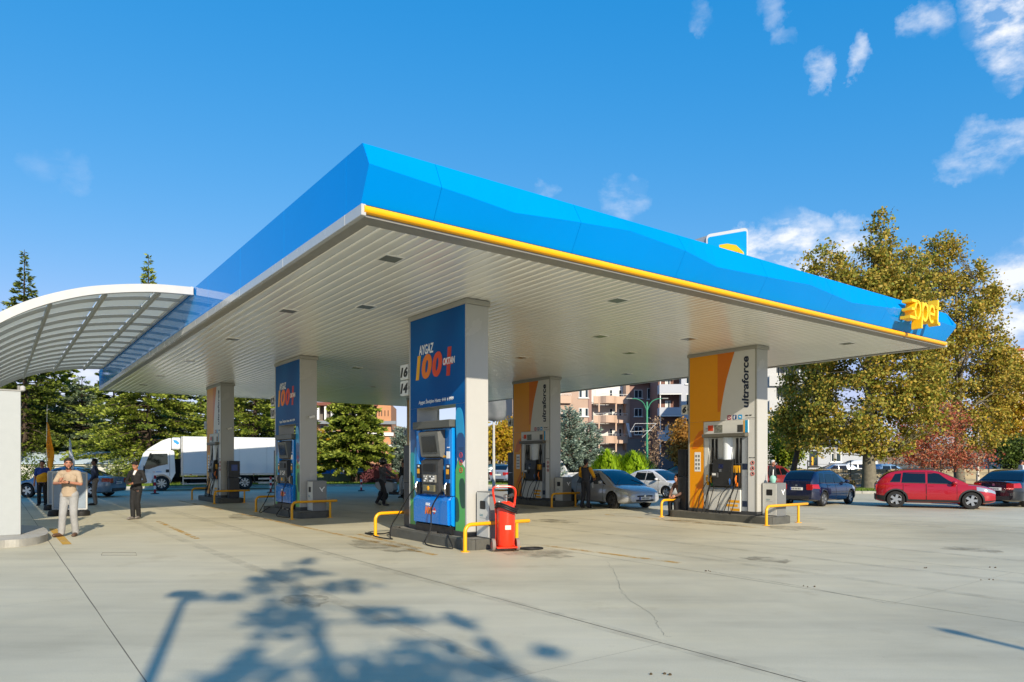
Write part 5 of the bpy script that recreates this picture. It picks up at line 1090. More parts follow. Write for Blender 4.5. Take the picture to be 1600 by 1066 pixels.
        mb = MB(); q = [(-4.15 + .55 * math.cos(w), .42 + .55 * math.sin(w)) for w in np.linspace(-.1, PI + .1, 15)]; q2 = [(-4.15 + .50 * math.cos(w), .42 + .50 * math.sin(w)) for w in np.linspace(PI + .1, -.1, 15)]; mb.prism(q + q2, 'y', sy * .98 - .2, sy * .98 + .02); mb.build('mudguard', M_trim, t)
        mb = MB(); mb.box(-5.9, -4.85, sy * 1.0 - .02, sy * 1.0 + .02, .55, .64); mb.box(-5.9, -4.85, sy * 1.0 - .02, sy * 1.0 + .02, .32, .40); mb.build('side_guard', M_rim, t)
    mb = MB(); mb.add([(1.125, -.78, 1.2), (1.125, .78, 1.2), (.88, .72, 1.96), (.88, -.72, 1.96)], [[0, 1, 2, 3]]); mb.v = [(x + .01, y, z + .004) for x, y, z in mb.v]; mb.build('windscreen', M_glass, t)
    mb = MB(); mb.box(1.10, 1.2, -.95, .95, .36, .58, bev=.03); mb.build('bumper', Mt, t); mb = MB(); mb.box(1.1, 1.195, -.5, .5, .62, .85); mb.build('grille', M_trim, t)
    mb = MB(); mb.box(-6.6, 1.0, -.42, .42, .45, .72); mb.box(-3.0, -1.3, -.85, -.45, .3, .72); mb.box(-2.9, -1.4, .45, .86, .32, .70); mb.box(-.9, -.62, -.7, .7, .7, 1.7); mb.build('chassis', M_arch, t)
    # cooling unit
    mb = MB(); mb.box(-.90, -.48, -.75, .95, 2.2, 2.84, bev=.05); o = mb.build('cooling_unit', Mt, t); mb = MB(); mb.box(-.88, -.50, .951, .958, 2.34, 2.78); oo = mb.build('logo_plate', M_wht, o)
    mb = MB(); mb.prism([(-.86, 2.55), (-.72, 2.7), (-.54, 2.72), (-.58, 2.58), (-.70, 2.5), (-.78, 2.44)], 'y', .9585, .961); mb.build('logo_mark', mat('logo_blue', '#1a8fd0', .4, var=0), oo)
    lettering('', .1, M_red, cab, Matrix.Identity(4)) if False else None
    mb = MB(); mb.box(.3, .42, .932, .936, 1.0, 1.02); mb.build('red_mark', M_red, t); mb = MB(); mb.box(.0, .27, .932, .936, 1.0, 1.03); mb.build('blue_mark', mat('logo_blue', '#1a8fd0'), t)
    tm, rm = wheel_meshes(r, .26, 8, False)
    for (x, yy) in ((0, .84), (0, -.84), (-4.15, .84), (-4.15, -.84), (-4.15, .56), (-4.15, -.56)): wo = link('wheel', tm, t, (x, yy, r)); link('rim', rm, wo)
truck()

# ------------------------------------------------------------------ people
def cap_mesh(mb, p0, r0, p1, r1, n=12):
    p0, p1 = Vector(p0), Vector(p1); d = p1 - p0; L_ = max(d.length, 1e-5); q = d.to_track_quat('Z', 'Y').to_matrix().to_4x4(); M = Matrix.Translation(p0) @ q
    prof = [(r0 * math.sin(w), -r0 * math.cos(w)) for w in np.linspace(.15, PI / 2, 5)] + [(r1 * math.cos(w), L_ + r1 * math.sin(w)) for w in np.linspace(0, PI / 2 - .15, 5)]
    mb.lathe(prof, n, M)
def melt(name, m, parent, caps=(), ells=(), voxel=.011, smooth=4, keep=None):
    mb = MB()
    for (p0, r0, p1, r1) in caps: cap_mesh(mb, p0, r0, p1, r1)
    for (c, r, rot) in ells: mb.sphere(c, r, 14, 10, 0, Euler(rot).to_matrix().to_4x4() if rot else None)
    o = mb.build(name, m, parent); md = o.modifiers.new('r', 'REMESH'); md.mode = 'VOXEL'; md.voxel_size = voxel; md.use_smooth_shade = True
    sm = o.modifiers.new('s', 'SMOOTH'); sm.factor = .5; sm.iterations = smooth
    dg = bpy.context.evaluated_depsgraph_get(); dg.update(); me = bpy.data.meshes.new_from_object(o.evaluated_get(dg)); o.modifiers.clear(); o.data = me; me.name = name
    if keep:
        bm = bmesh.new(); bm.from_mesh(me); bmesh.ops.delete(bm, geom=[f for f in bm.faces if not keep(f.calc_center_median())], context='FACES'); bm.to_mesh(me); bm.free()
    return o
M_skin = mat('skin', '#a9745a', .55, var=.08, scale=20); M_hair = mat('hair_dark', '#16110e', .7, var=.2, scale=60, bump=.5)
BASE = dict(head=(0, -.02, 1.615), neck=(0, .01, 1.46), chest=(0, .0, 1.28), waist=(0, 0, 1.08), pelvis=(0, .01, .94), shL=(.185, .01, 1.41), elL=(.24, .03, 1.13), wrL=(.25, -.05, .88), shR=(-.185, .01, 1.41), elR=(-.24, .03, 1.13), wrR=(-.25, -.05, .88),
            hipL=(.09, .0, .92), knL=(.10, -.02, .50), anL=(.11, .03, .085), toL=(.12, -.15, .035), hipR=(-.09, .0, .92), knR=(-.10, -.02, .50), anR=(-.11, .03, .085), toR=(-.12, -.15, .035))
def hand(sd, w, dirv, palm_n, curl):
    """capsules of a palm, four unequal bent fingers and a thumb"""
    w = Vector(w); d = Vector(dirv).normalized(); nrm = Vector(palm_n).normalized(); side = d.cross(nrm).normalized(); out = []; caps = [(w, .027, w + d * .075, .037)]
    for i, (off, ln) in enumerate(((-.03, .062), (-.010, .072), (.010, .068), (.028, .052))):
        b = w + d * .085 + side * off; m = b + (d * math.cos(curl * .5) + nrm * math.sin(curl * .5)) * ln * .5; e = m + (d * math.cos(curl) + nrm * math.sin(curl)) * ln * .5; caps += [(b - d * .03, .0105, m, .0095), (m, .0095, e, .008)]
    tb = w + d * .03 - side * .03; tm = tb + (d * .5 - side * .7 + nrm * .3).normalized() * .035; te = tm + (d * .85 - side * .25 + nrm * .3).normalized() * .032; caps += [(tb, .014, tm, .0125), (tm, .012, te, .009)]
    return caps
def person(label, loc, rotz, scale=1., pose=None, top='#ccb79a', sleeve='short', bottom='#c9c9c6', shoe='#3a2f2a', hair=True, haircol=None, look=0., nod=0., voxel=.012, group=None, hands=None, beard=False, belly=0., collar=None, extra=None, skin=None, trouser_r=1.):
    t = thing('person', label, 'person', loc, rotz, group, scale); J = {k: Vector(v) for k, v in BASE.items()}
    for k, v in (pose or {}).items(): J[k] = Vector(v)
    sk = mat('skin' + (skin or ''), skin or '#a9745a', .55, var=.08, scale=20)
    hd = J['head']; Rh = Euler((nod, 0, look)).to_matrix(); Hp = lambda v: hd + Rh @ Vector(v)
    caps = [(J['neck'] - Vector((0, 0, .06)), .062, Hp((0, .01, -.06)), .052), (J['chest'], .12, J['waist'], .105), (J['shL'], .05, J['shR'], .05), (J['neck'] + Vector((0, 0, -.02)), .05, J['shL'], .048), (J['neck'] + Vector((0, 0, -.02)), .05, J['shR'], .048), (J['waist'], .11, J['pelvis'], .115)]
    ells = [(Hp((0, .015, .045)), (.076, .092, .083), (nod, 0, look)), (Hp((0, -.01, -.025)), (.064, .074, .085), (nod, 0, look)), (Hp((0, -.055, -.085)), (.034, .03, .026), None), (Hp((0, -.09, -.012)), (.013, .022, .026), None), (Hp((.078, .02, .0)), (.011, .022, .032), None), (Hp((-.078, .02, .0)), (.011, .022, .032), None), (Hp((0, -.078, -.052)), (.026, .012, .011), None)]
    hv = hands or {}
    for s in 'LR':
        caps += [(J['sh' + s], .048, J['el' + s], .038), (J['el' + s], .038, J['wr' + s], .026)]
        dflt = ((J['wr' + s] - J['el' + s]).normalized(), (1 if s == 'R' else -1, 0, 0), .5); d, nn, cu = hv.get(s, dflt); caps += hand(1 if s == 'L' else -1, J['wr' + s] + Vector(d).normalized() * .01, d, nn, cu)
        caps += [(J['hip' + s], .082, J['kn' + s], .054), (J['kn' + s], .052, J['an' + s], .036), (J['an' + s] - Vector((0, 0, .03)), .034, J['to' + s], .03)]
    melt('body', sk, t, caps, ells, voxel * .62, 2)
    for sx in (-1, 1):
        mb = MB(); mb.sphere(Hp((sx * .03, -.073, .018)), (.010, .007, .006), 8, 6); mb.build('eye', M_wht, t); mb = MB(); mb.sphere(Hp((sx * .03, -.079, .018)), (.0065, .006, .006), 8, 6); mb.build('iris', M_ink, t)
        mb = MB(); mb.tube([Hp((sx * .015, -.083, .038)), Hp((sx * .032, -.083, .043)), Hp((sx * .052, -.07, .036))], .006, 6); mb.build('eyebrow', M_hair, t)
    mb = MB(); mb.tube([Hp((-.024, -.084, -.052)), Hp((0, -.091, -.054)), Hp((.024, -.084, -.052))], .0055, 6); mb.build('mouth', mat('lips', '#8a4a40', .5, var=0), t)
    if hair:
        hm = M_hair if not haircol else mat('hair' + haircol, haircol, .7, var=.2, scale=50, bump=.4)
        melt('hair', hm, t, [], [(Hp((0, .028, .062)), (.088, .100, .088), (nod, 0, look)), (Hp((.015, -.035, .108)), (.055, .04, .03), (nod, 0, look)), (Hp((0, .06, .03)), (.078, .06, .08), None), (Hp((0, .075, .0)), (.066, .04, .07), None)], .012, 3)
    if beard: melt('beard', M_hair, t, [(Hp((.06, -.02, -.035)), .018, Hp((.03, -.065, -.085)), .02), (Hp((-.06, -.02, -.035)), .018, Hp((-.03, -.065, -.085)), .02), (Hp((.03, -.065, -.09)), .02, Hp((-.03, -.065, -.09)), .02), (Hp((-.025, -.085, -.036)), .007, Hp((.025, -.085, -.036)), .007)], [], .01, 2)
    mt = mat('cloth' + top, top, .85, var=.1, scale=9, bump=.5, bscale=22); mbm = mat('cloth' + bottom, bottom, .85, var=.12, scale=9, bump=.5, bscale=18)
    up = [(J['chest'] + Vector((0, .0, .04)), .126, J['waist'], .114 + belly), (J['shL'] - Vector((.02, 0, .01)), .07, J['shR'] + Vector((.02, 0, -.01)), .07), (J['neck'] - Vector((0, 0, .03)), .062, J['chest'], .11), (J['waist'], .114 + belly, J['pelvis'] + Vector((0, 0, -.04)), .128), (J['chest'] + Vector((.075, 0, .02)), .092, J['waist'] + Vector((.05, 0, 0)), .09), (J['chest'] + Vector((-.075, 0, .02)), .092, J['waist'] + Vector((-.05, 0, 0)), .09), (J['waist'] + Vector((.05, 0, 0)), .095, J['pelvis'] + Vector((.056, 0, -.03)), .115), (J['waist'] + Vector((-.05, 0, 0)), .095, J['pelvis'] + Vector((-.056, 0, -.03)), .115)]
    up += [(J['neck'] - Vector((0, -.005, .055)), .078, J['shL'] + Vector((-.04, 0, .0)), .075), (J['neck'] - Vector((0, -.005, .055)), .078, J['shR'] + Vector((.04, 0, .0)), .075)]
    for s in 'LR':
        if sleeve == 'short': up += [(J['sh' + s], .061, J['sh' + s].lerp(J['el' + s], .80), .056)]
        else: up += [(J['sh' + s], .062, J['el' + s], .052), (J['el' + s], .055, J['el' + s].lerp(J['wr' + s], .97), .042)]
    jk = melt('shirt' if sleeve == 'short' else 'jacket', mt, t, up, [], voxel, 3, keep=lambda c: c.z > J['pelvis'].z - .045)
    lo = []
    for s in 'LR': lo += [(J['hip' + s] + Vector((0, .02, .02)), .097 * trouser_r, J['kn' + s], .074 * trouser_r), (J['kn' + s], .074 * trouser_r, J['an' + s] + Vector((0, 0, -.0)), .066 * trouser_r)]
    lo += [(J['pelvis'] + Vector((.04, .01, .01)), .122, J['pelvis'] + Vector((-.04, .01, .01)), .122), (J['hipL'], .098, J['hipR'], .098)]
    melt('trousers', mbm, t, lo, [], voxel, 3)
    for s in 'LR': melt('shoe', mat('shoe' + shoe, shoe, .5, var=.15), t, [(J['an' + s] + Vector((0, 0, -.035)), .047, J['to' + s], .042)], [(J['to' + s] + Vector((0, -.01, -.003)), (.044, .06, .035), None)], .012, 3)
    if collar: melt('inner_shirt', mat('cloth' + collar, collar, .8, var=.05), t, [(J['neck'] + Vector((0, -.03, .0)), .05, J['chest'] + Vector((0, -.118, .07)), .034)], [], .012, 3)
    if extra: extra(t, J, Hp)
    return t
m1 = G(108, 838)
def watch(t, J, Hp): mb = MB(); p = J['wrL']; d = (J['wrL'] - J['elL']).normalized(); mb.tube([p - d * .035, p - d * .01], .034, 12); mb.build('wristwatch', M_dark, t)
person('young bearded man in a beige t-shirt and light trousers walking with clasped hands', (m1.x, m1.y, 0), R(8), 1.0, dict(elL=(.27, -.06, 1.17), wrL=(.075, -.24, 1.215), elR=(-.27, -.06, 1.19), wrR=(-.06, -.26, 1.20), knL=(.10, -.02, .50), anL=(.115, .05, .085), toL=(.15, -.12, .035), knR=(-.10, -.07, .50), anR=(-.13, -.06, .085), toR=(-.20, -.22, .045), head=(0, -.035, 1.615)),
       '#a8957c', 'short', '#9a9a98', '#5a4232', look=.45, beard=True, voxel=.011, hands=dict(L=((-1, -.1, .1), (0, .3, 1), 1.0), R=((.15, .0, 1), (1, .2, 0), 1.7)), extra=watch, trouser_r=1.05)
m2 = G(213, 811)
def phone(t, J, Hp): mb = MB(); mb.box(-.035, .035, -.012, .0, -.075, .075, 0, Matrix.Translation((.0, -.36, 1.11)) @ Matrix.Rotation(R(-55), 4, 'X') @ Matrix.Rotation(R(70), 4, 'Y'), bev=.006); mb.build('phone', M_ink, t)
person('man in a black jacket and black trousers walking and looking down at his phone', (m2.x, m2.y, 0), R(-3), .965, dict(head=(0, -.07, 1.60), elL=(.29, -.02, 1.14), wrL=(.09, -.27, 1.08), elR=(-.29, -.02, 1.14), wrR=(-.08, -.28, 1.07), hipL=(.08, 0, .92), knL=(.06, -.03, .5), anL=(.04, .06, .09), toL=(.06, -.1, .045), knR=(-.06, -.1, .5), anR=(-.02, -.13, .085), toR=(-.04, -.31, .04)),
       '#111112', 'long', '#161617', '#77716c', nod=-.42 * -1, voxel=.012, hands=dict(L=((-1, -.35, .05), (0, .2, 1), .9), R=((1, -.35, .05), (0, .2, 1), .9)), collar='#d8d6d4', extra=phone)
m3 = G(148, 789.5); person('dark haired man in a navy blazer and grey trousers standing beside the silver blue car', (m3.x, m3.y, 0), R(-62), 1.02, dict(elL=(.23, .0, 1.13), wrL=(.17, -.13, .95), elR=(-.23, .08, 1.13), wrR=(-.17, -.12, .97)), '#2a3550', 'long', '#8a8078', '#1c1917', voxel=.013, collar='#b9c2cf', skin='#6b4a3a')
def vest(t, J, Hp):
    melt('yellow_panel', mat('vest_yellow', '#d99a12', .8, var=.08), t, [((.05, -.01, 1.16), .155, (-.05, -.01, 1.06), .155), ((.06, .0, 1.02), .14, (-.06, 0, .98), .14), ((.056, 0, .95), .125, (-.056, 0, .93), .125)], [], .014, 3, keep=lambda c: c.z > .90)
m4 = G(66, 790); person('attendant in a blue and yellow uniform shirt with black trousers at the left', (m4.x, m4.y, 0), R(20), .98, dict(wrL=(.24, -.1, .9), elL=(.25, .0, 1.14)), '#1d3c8a', 'short', '#141519', '#101010', voxel=.014, extra=vest, belly=.02)
def att(t, J, Hp):
    for s in 'LR': melt('yellow_sleeve', mat('vest_yellow', '#d99a12', .8, var=.08), t, [(J['sh' + s] + Vector((0, .005, 0)), .074, J['el' + s], .061), (J['el' + s], .06, J['el' + s].lerp(J['wr' + s], .5), .05)], [], .014, 3)
    melt('yellow_collar', mat('vest_yellow', '#d99a12', .8, var=.08), t, [((.05, .03, 1.45), .04, (-.05, .03, 1.45), .04)], [], .014, 2)
m5 = G(914, 793); person('fuel attendant in dark overalls with yellow sleeves filling the silver car', (m5.x, m5.y - .3, 0), R(180 - 35), 1.0, dict(elL=(.28, -.06, 1.18), wrL=(.2, -.28, 1.05), elR=(-.27, -.1, 1.16), wrR=(-.16, -.32, 1.06), anL=(.14, .06, .085), toL=(.16, -.12, .035)), '#33333a', 'long', '#2f3036', '#1b1b1b', voxel=.013, extra=att)
m6 = G(1207, 777); person('white haired old man in a black jacket standing behind the bin', (m6.x, m6.y, 0), R(35), 1.0, dict(head=(0, -.04, 1.60)), '#1c1d20', 'long', '#25262a', '#111111', haircol='#c9c6c0', voxel=.014)
# seated person at the right front island
SP = S(2.99, 9.25); person('person in a brown jacket sitting on the yellow rail behind the amber right column', (SP.x + .47, SP.y + .08, -.06), R(-55), .98, dict(head=(0, -.20, 1.24), neck=(0, -.12, 1.09), chest=(0, -.03, .92), waist=(0, .04, .74), pelvis=(0, .06, .62), shL=(.18, -.08, 1.05), shR=(-.18, -.08, 1.05), elL=(.24, -.2, .80), wrL=(.12, -.38, .70), elR=(-.24, -.2, .80), wrR=(-.12, -.38, .70), hipL=(.09, .02, .62), hipR=(-.09, .02, .62), knL=(.12, -.38, .52), knR=(-.12, -.38, .52), anL=(.12, -.36, .10), anR=(-.12, -.36, .10), toL=(.13, -.53, .05), toR=(-.13, -.53, .05)), '#6a5148', 'long', '#17171a', '#101010', voxel=.013)
fx = Vector((.5, -.866)).normalized(); sd = Vector((-.866, -.5)); q = Vector((3.6, 26.2)) + fx * .10 + sd * .66
person('driver in a white shirt at the open window of the silver car', (q.x, q.y, -.22), ang(.5, -.866) + R(90) - .35, .92, dict(head=(0, -.02, 1.36), neck=(0, .0, 1.2), chest=(.07, .02, 1.02), waist=(.14, .02, .86), pelvis=(.2, .02, .76), shL=(.2, 0, 1.16), shR=(-.12, 0, 1.16), elL=(.2, -.1, .95), wrL=(.1, -.3, .98), elR=(-.1, -.12, .98), wrR=(.02, -.3, .98), hipL=(.28, 0, .74), hipR=(.14, 0, .74), knL=(.34, -.26, .78), knR=(.22, -.26, .78), anL=(.36, -.36, .78), anR=(.26, -.36, .78), toL=(.36, -.42, .78), toR=(.26, -.42, .78)), '#c9cdd4', 'short', '#2a2c33', voxel=.016)
# scooter and two people behind the nearest column
sc = G(617, 783.5); st_ = thing('scooter', 'pale grey motor scooter with a dark front wheel being pushed under the canopy', 'scooter', (sc.x, sc.y, 0), R(-28))
M_sc = mat('scooter_grey', '#9aa3ad', .3, var=.05, coat=.5); M_scd = mat('scooter_dark', '#1f2024', .5, var=.1)
tm, rm = wheel_meshes(.25, .12, 6, True)
for x in (.66, -.62): wo = link('wheel', tm, st_, (x, 0, .25)); link('rim', rm, wo)
mb = MB(); mb.prism([(-.95, .62), (-.9, .80), (-.35, .84), (.0, .78), (.05, .5), (-.1, .34), (-.55, .38), (-.8, .5)], 'y', -.15, .15); mb.build('rear_body', M_sc, st_)
mb = MB(); mb.prism([(.05, .30), (.4, .28), (.42, .34), (.05, .37)], 'y', -.17, .17); mb.prism([(-.2, .28), (.1, .28), (.1, .4), (-.2, .4)], 'y', -.16, .16); mb.build('footboard', M_scd, st_)
mb = MB(); mb.prism([(.36, .30), (.44, .30), (.50, .9), (.56, 1.06), (.48, 1.1), (.38, .95)], 'y', -.2, .2); mb.build('leg_shield', M_sc, st_)
mb = MB(); mb.prism([(.45, .5), (.62, .56), (.72, .5), (.6, .75), (.56, 1.04), (.48, 1.0)], 'y', -.13, .13); mb.build('front_cover', M_sc, st_); mb = MB(); mb.sphere((.64, 0, .82), (.05, .10, .08), 10, 8); mb.build('headlight', M_head, st_)
mb = MB(); mb.tube([(.86, 0, .42), (.78, 0, .5), (.62, 0, .53), (.48, 0, .46)], [.02, .07, .08, .05], 8); mb.build('front_fender', M_scd, st_)
mb = MB(); mb.tube([(.66, -.07, .25), (.55, -.07, .75)], .022, 6); mb.tube([(.66, .07, .25), (.55, .07, .75)], .022, 6); mb.tube([(.5, 0, .9), (.46, 0, 1.14)], .03, 6); mb.tube([(.42, -.34, 1.15), (.47, -.12, 1.13), (.47, .12, 1.13), (.42, .34, 1.15)], .018, 6); mb.build('handlebar', M_scd, st_)
mb = MB(); mb.prism([(-.92, .84), (-.35, .86), (.0, .80), (-.05, .92), (-.45, .93), (-.9, .95)], 'y', -.14, .14); mb.build('seat', M_scd, st_)
mb = MB(); mb.box(-.98, -.6, -.2, .2, .96, 1.3, bev=.03); mb.build('delivery_box', mat('maroon_bag', '#5b1f22', .6, var=.1), st_)
mb = MB(); mb.tube([(.46, .3, 1.16), (.44, .33, 1.32)], .008, 5); mb.sphere((.44, .34, 1.36), (.015, .06, .04), 8, 6); mb.tube([(.46, -.3, 1.16), (.44, -.33, 1.32)], .008, 5); mb.sphere((.44, -.34, 1.36), (.015, .06, .04), 8, 6); mb.build('mirrors', M_scd, st_)
def helmet(t, J, Hp):
    mb = MB(); mb.sphere(Hp((0, .01, .06)), (.135, .15, .14), 16, 10); mb.build('helmet', mat('helmet_black', '#141416', .25, coat=.6), t); mb = MB(); mb.tube([Hp((-.1, -.1, .05)), Hp((0, -.165, .055)), Hp((.1, -.1, .05))], .02, 6); mb.build('visor', M_gun, t)
m7 = G(598, 790); person('rider in a black helmet and grey jacket pushing the scooter', (m7.x, m7.y, 0), R(70), 1.0, dict(elL=(.22, -.2, 1.22), wrL=(.2, -.45, 1.12), elR=(-.22, -.2, 1.22), wrR=(-.2, -.45, 1.12), knL=(.1, .08, .5), anL=(.1, .32, .12), toL=(.1, .18, .035), knR=(-.1, -.16, .5), anR=(-.1, -.1, .085), toR=(-.1, -.28, .035)), '#55585e', 'long', '#26272d', '#4a4a4c', voxel=.014, extra=helmet)
m8 = G(630, 778); person('dark haired person in dark clothes standing behind the scooter', (m8.x, m8.y, 0), R(-40), .97, None, '#26231f', 'long', '#1d1d22', '#151515', voxel=.015)
# far pedestrians
p = D(1214, 741, 66); person('pedestrian in a pink top far away by the low white house', (p.x, 66, 0), R(60), 1., None, '#b06a70', 'long', '#3a3a44', voxel=.03)
p = D(1204, 741, 64); person('pedestrian in a red top far away left of the leaning tree', (p.x, 64, 0), R(-60), 1., None, '#a03428', 'long', '#2d3038', voxel=.03)
p = D(1596, 741, 40); person('pedestrian in a white top at the right edge beyond the fence', (p.x, 40, 0), R(80), 1., None, '#c8ccd0', 'short', '#22303a', voxel=.02)
# driver visible in the open front window of the silver car
# ------------------------------------------------------------------ trees and plants
M_bark = mat('bark', '#4a3d30', .9, var=.3, scale=8, bump=.6); M_barkp = mat('bark_pale', '#77705f', .9, var=.35, scale=7, bump=.4)
def quads_obj(name, V, m, parent):
    """V: (n,4,3) leaf quads"""
    n = len(V); me = bpy.data.meshes.new(name); me.vertices.add(n * 4); me.vertices.foreach_set('co', V.astype(np.float32).ravel()); me.loops.add(n * 4); me.loops.foreach_set('vertex_index', np.arange(n * 4, dtype=np.int32)); me.polygons.add(n); me.polygons.foreach_set('loop_start', np.arange(0, n * 4, 4, dtype=np.int32))
    try: me.polygons.foreach_set('loop_total', np.full(n, 4, dtype=np.int32))
    except Exception: pass
    me.update(calc_edges=True); me.materials.append(m); return link(name, me, parent)
def leaf_quads(P, D, W, L_, wd):
    """diamond leaves at P, along D, broad direction W"""
    D = D / np.linalg.norm(D, axis=1, keepdims=True); W = W - D * (W * D).sum(1, keepdims=True); W = W / (np.linalg.norm(W, axis=1, keepdims=True) + 1e-9)
    L_ = L_[:, None]; wd = wd[:, None]; return np.stack([P, P + D * L_ * .45 + W * wd, P + D * L_, P + D * L_ * .45 - W * wd], 1)
def conifer(name, label, loc, H, rb, mleaf, seed=0, zb=.6, expo=.85, step=.34, nb=9, dens=1., droop=.12, needle=(.29, .06), group='conifers', trunk=.2, sparse=.0, updn=.1, rag=.3, tip=9.):
    rg = np.random.default_rng(seed); t = thing(name, label, 'tree', loc, 0, group); mb = MB()
    mb.tube([(0, 0, -.1), (.03, .02, H * .4), (-.02, .03, H * .75), (0, 0, H)], [trunk, trunk * .75, trunk * .4, .015], 8); mb.build('trunk', M_bark, t)
    P_, D_, W_, L_, Wd = [], [], [], [], []; z = zb; bm = MB()
    while z < H - .1:
        f = (z - zb) / (H - zb); Lr = rb * (1 - f) ** expo + .12; k = max(3, int(nb * (.55 + .45 * (1 - f)))); off = rg.uniform(0, 6.28)
        for i in range(k):
            if rg.random() < sparse: continue
            q = off + 6.283 * i / k + rg.normal(0, .16); ln = Lr * min(1., .14 + (1 - f) * tip) * rg.uniform(1 - rag, 1 + rag * .6); dz = rg.normal(0, .1) + updn * (f - .35); d = np.array([math.cos(q), math.sin(q), 0]); zz = z + rg.uniform(-.5, .5) * step
            if ln > .5: bm.tube([(0, 0, zz), tuple(d * ln * .5 + np.array([0, 0, zz + dz * ln * .5])), tuple(d * ln * .92 + np.array([0, 0, zz + dz * ln * .9 - droop * ln * .8]))], [.02 + .012 * ln * .6, .018 + .004 * ln, .006], 4)
            ns = max(4, int(ln * 46 * dens)); s = rg.uniform(.12, 1., ns) ** .7
            base = d[None, :] * (s * ln)[:, None] + np.array([0, 0, zz]) ; base[:, 2] += dz * ln * s - droop * ln * s ** 2
            side = np.array([-d[1], d[0], 0]); lat = rg.uniform(-1, 1, ns) * (.10 + .30 * ln * .35) * (1.1 - .75 * s); base += side[None, :] * lat[:, None]; base[:, 2] -= np.abs(lat) * .10; base[:, 2] += rg.normal(0, .05, ns)
            dd = d[None, :] * (.55 + rg.uniform(0, .5, ns))[:, None] + side[None, :] * (np.sign(lat) * rg.uniform(.1, 1., ns))[:, None] + np.stack([rg.normal(0, .15, ns), rg.normal(0, .15, ns), rg.normal(.12, .32, ns)], 1)
            P_.append(base); D_.append(dd); W_.append(np.stack([rg.normal(0, 1, ns), rg.normal(0, 1, ns), rg.normal(0, 1., ns)], 1)); sz = rg.uniform(.6, 1.25, ns); L_.append(needle[0] * sz); Wd.append(needle[1] * sz)
        z += step * rg.uniform(.75, 1.25)
    if bm.v: bm.build('branches', M_bark, t)
    V = leaf_quads(np.concatenate(P_), np.concatenate(D_), np.concatenate(W_), np.concatenate(L_), np.concatenate(Wd)); quads_obj('crown', V, mleaf, t); return t
CED = leaf_mat('cedar_leaf', ['#45541a', '#657624', '#8a9634', '#aeb650', '#566720'], .2); CED2 = leaf_mat('cedar_dark_leaf', ['#2f3c12', '#48571a', '#667325', '#868f3a'], .2)
CBL = leaf_mat('blue_cedar_leaf', ['#4a5a42', '#667856', '#86966f', '#a0ae86'], .2); CSI = leaf_mat('silver_fir_leaf', ['#6d8272', '#8fa291', '#adbcab', '#57695a'], .2); CLG = leaf_mat('light_conifer_leaf', ['#55661f', '#76882f', '#94a045'], .25)
THU = leaf_mat('thuja_leaf', ['#6c8f12', '#8fb01d', '#a9c52c', '#5a7a10'], .3)
def at(x, Y): return ((x - 800) / FPX * Y, Y, 0)
def zpx(y, Y): return EYE + (HOR - y) / FPX * Y
conifer('cedar_tree', 'tall dark spire topped conifer at far left whose tip rises above the arched roof', at(38, 51), zpx(390, 51), 4.3, CED2, 1, zb=1.0, expo=1.0, step=.42, nb=10, rag=.45, tip=3.5)
conifer('cedar_tree', 'broad cedar behind the truck cab whose thin tip rises above the arched roof', at(232, 51), zpx(398, 51), 5.0, CED, 2, zb=.9, expo=.62, step=.40, nb=11, dens=1.05, rag=.4, tip=1.25)
conifer('cedar_tree', 'grey green loose conifer between the two spire topped ones', at(128, 55), zpx(590, 55), 3.6, CBL, 3, zb=.7, expo=.55, step=.36, nb=10, rag=.5, updn=.35)
conifer('cedar_tree', 'pale green slim conifer just left of the farthest left column', at(314, 60), zpx(622, 60), 2.2, CLG, 4, zb=.5, expo=.8, rag=.4)
conifer('cedar_tree', 'green cedar between the farthest left column and the middle blue column', at(398, 51), zpx(520, 51), 4.6, CED, 5, zb=.8, expo=.6, step=.38, nb=11, rag=.4)
for i, (x, Yq, yt, r, lb) in enumerate(((85, 60, 560, 4.0, 'dense dark cedar in the back row behind the orange feather flag'), (178, 62, 575, 4.2, 'dense cedar in the back row behind the black jacketed man'), (275, 61, 585, 4.0, 'dense cedar in the back row above the truck cab'), (352, 62, 580, 4.0, 'dense cedar in the back row above the truck box'), (440, 62, 570, 4.2, 'dense cedar in the back row behind the middle blue column'), (8, 61, 560, 4.0, 'dense cedar in the back row behind the white end wall'))):
    conifer('cedar_tree', lb, at(x, Yq), zpx(yt, Yq), r, (CED, CED2, CBL)[i % 3], 60 + i, zb=.4, expo=.5, step=.5, nb=9, dens=.55, needle=(.5, .14), rag=.35)
conifer('cedar_tree', 'dense cedar with a visible trunk standing before the brick building', at(553, 52.5), zpx(578, 52.5), 3.0, CED, 6, zb=1.55, expo=.85, step=.26, nb=12, dens=1.25, rag=.35, trunk=.26, needle=(.32, .085))
conifer('cedar_tree', 'grey green conifer at far left behind the white wall', at(-40, 56), zpx(560, 56), 4.2, CBL, 7, zb=.7, expo=.7, rag=.4)
conifer('silver_fir', 'taller silver blue fir beside the amber middle column', at(889, 42), zpx(636, 42), 1.45, CSI, 8, zb=.2, expo=.55, step=.2, nb=11, dens=1.9, needle=(.17, .035), droop=-.25, updn=.5, group='silver blue firs', rag=.35)
conifer('silver_fir', 'shorter silver blue fir behind the fuel attendant', at(918, 42.6), zpx(660, 42.6), 1.25, CSI, 9, zb=.2, expo=.5, step=.2, nb=11, dens=1.9, needle=(.17, .035), droop=-.25, updn=.5, group='silver blue firs', rag=.35)
conifer('silver_fir', 'silver blue fir behind the scooter at the left edge of the nearest column', at(632, 54), zpx(668, 54), 1.6, CSI, 10, zb=.3, expo=.5, step=.2, nb=11, dens=1.9, needle=(.18, .038), droop=-.25, updn=.5, group='silver blue firs', rag=.35)
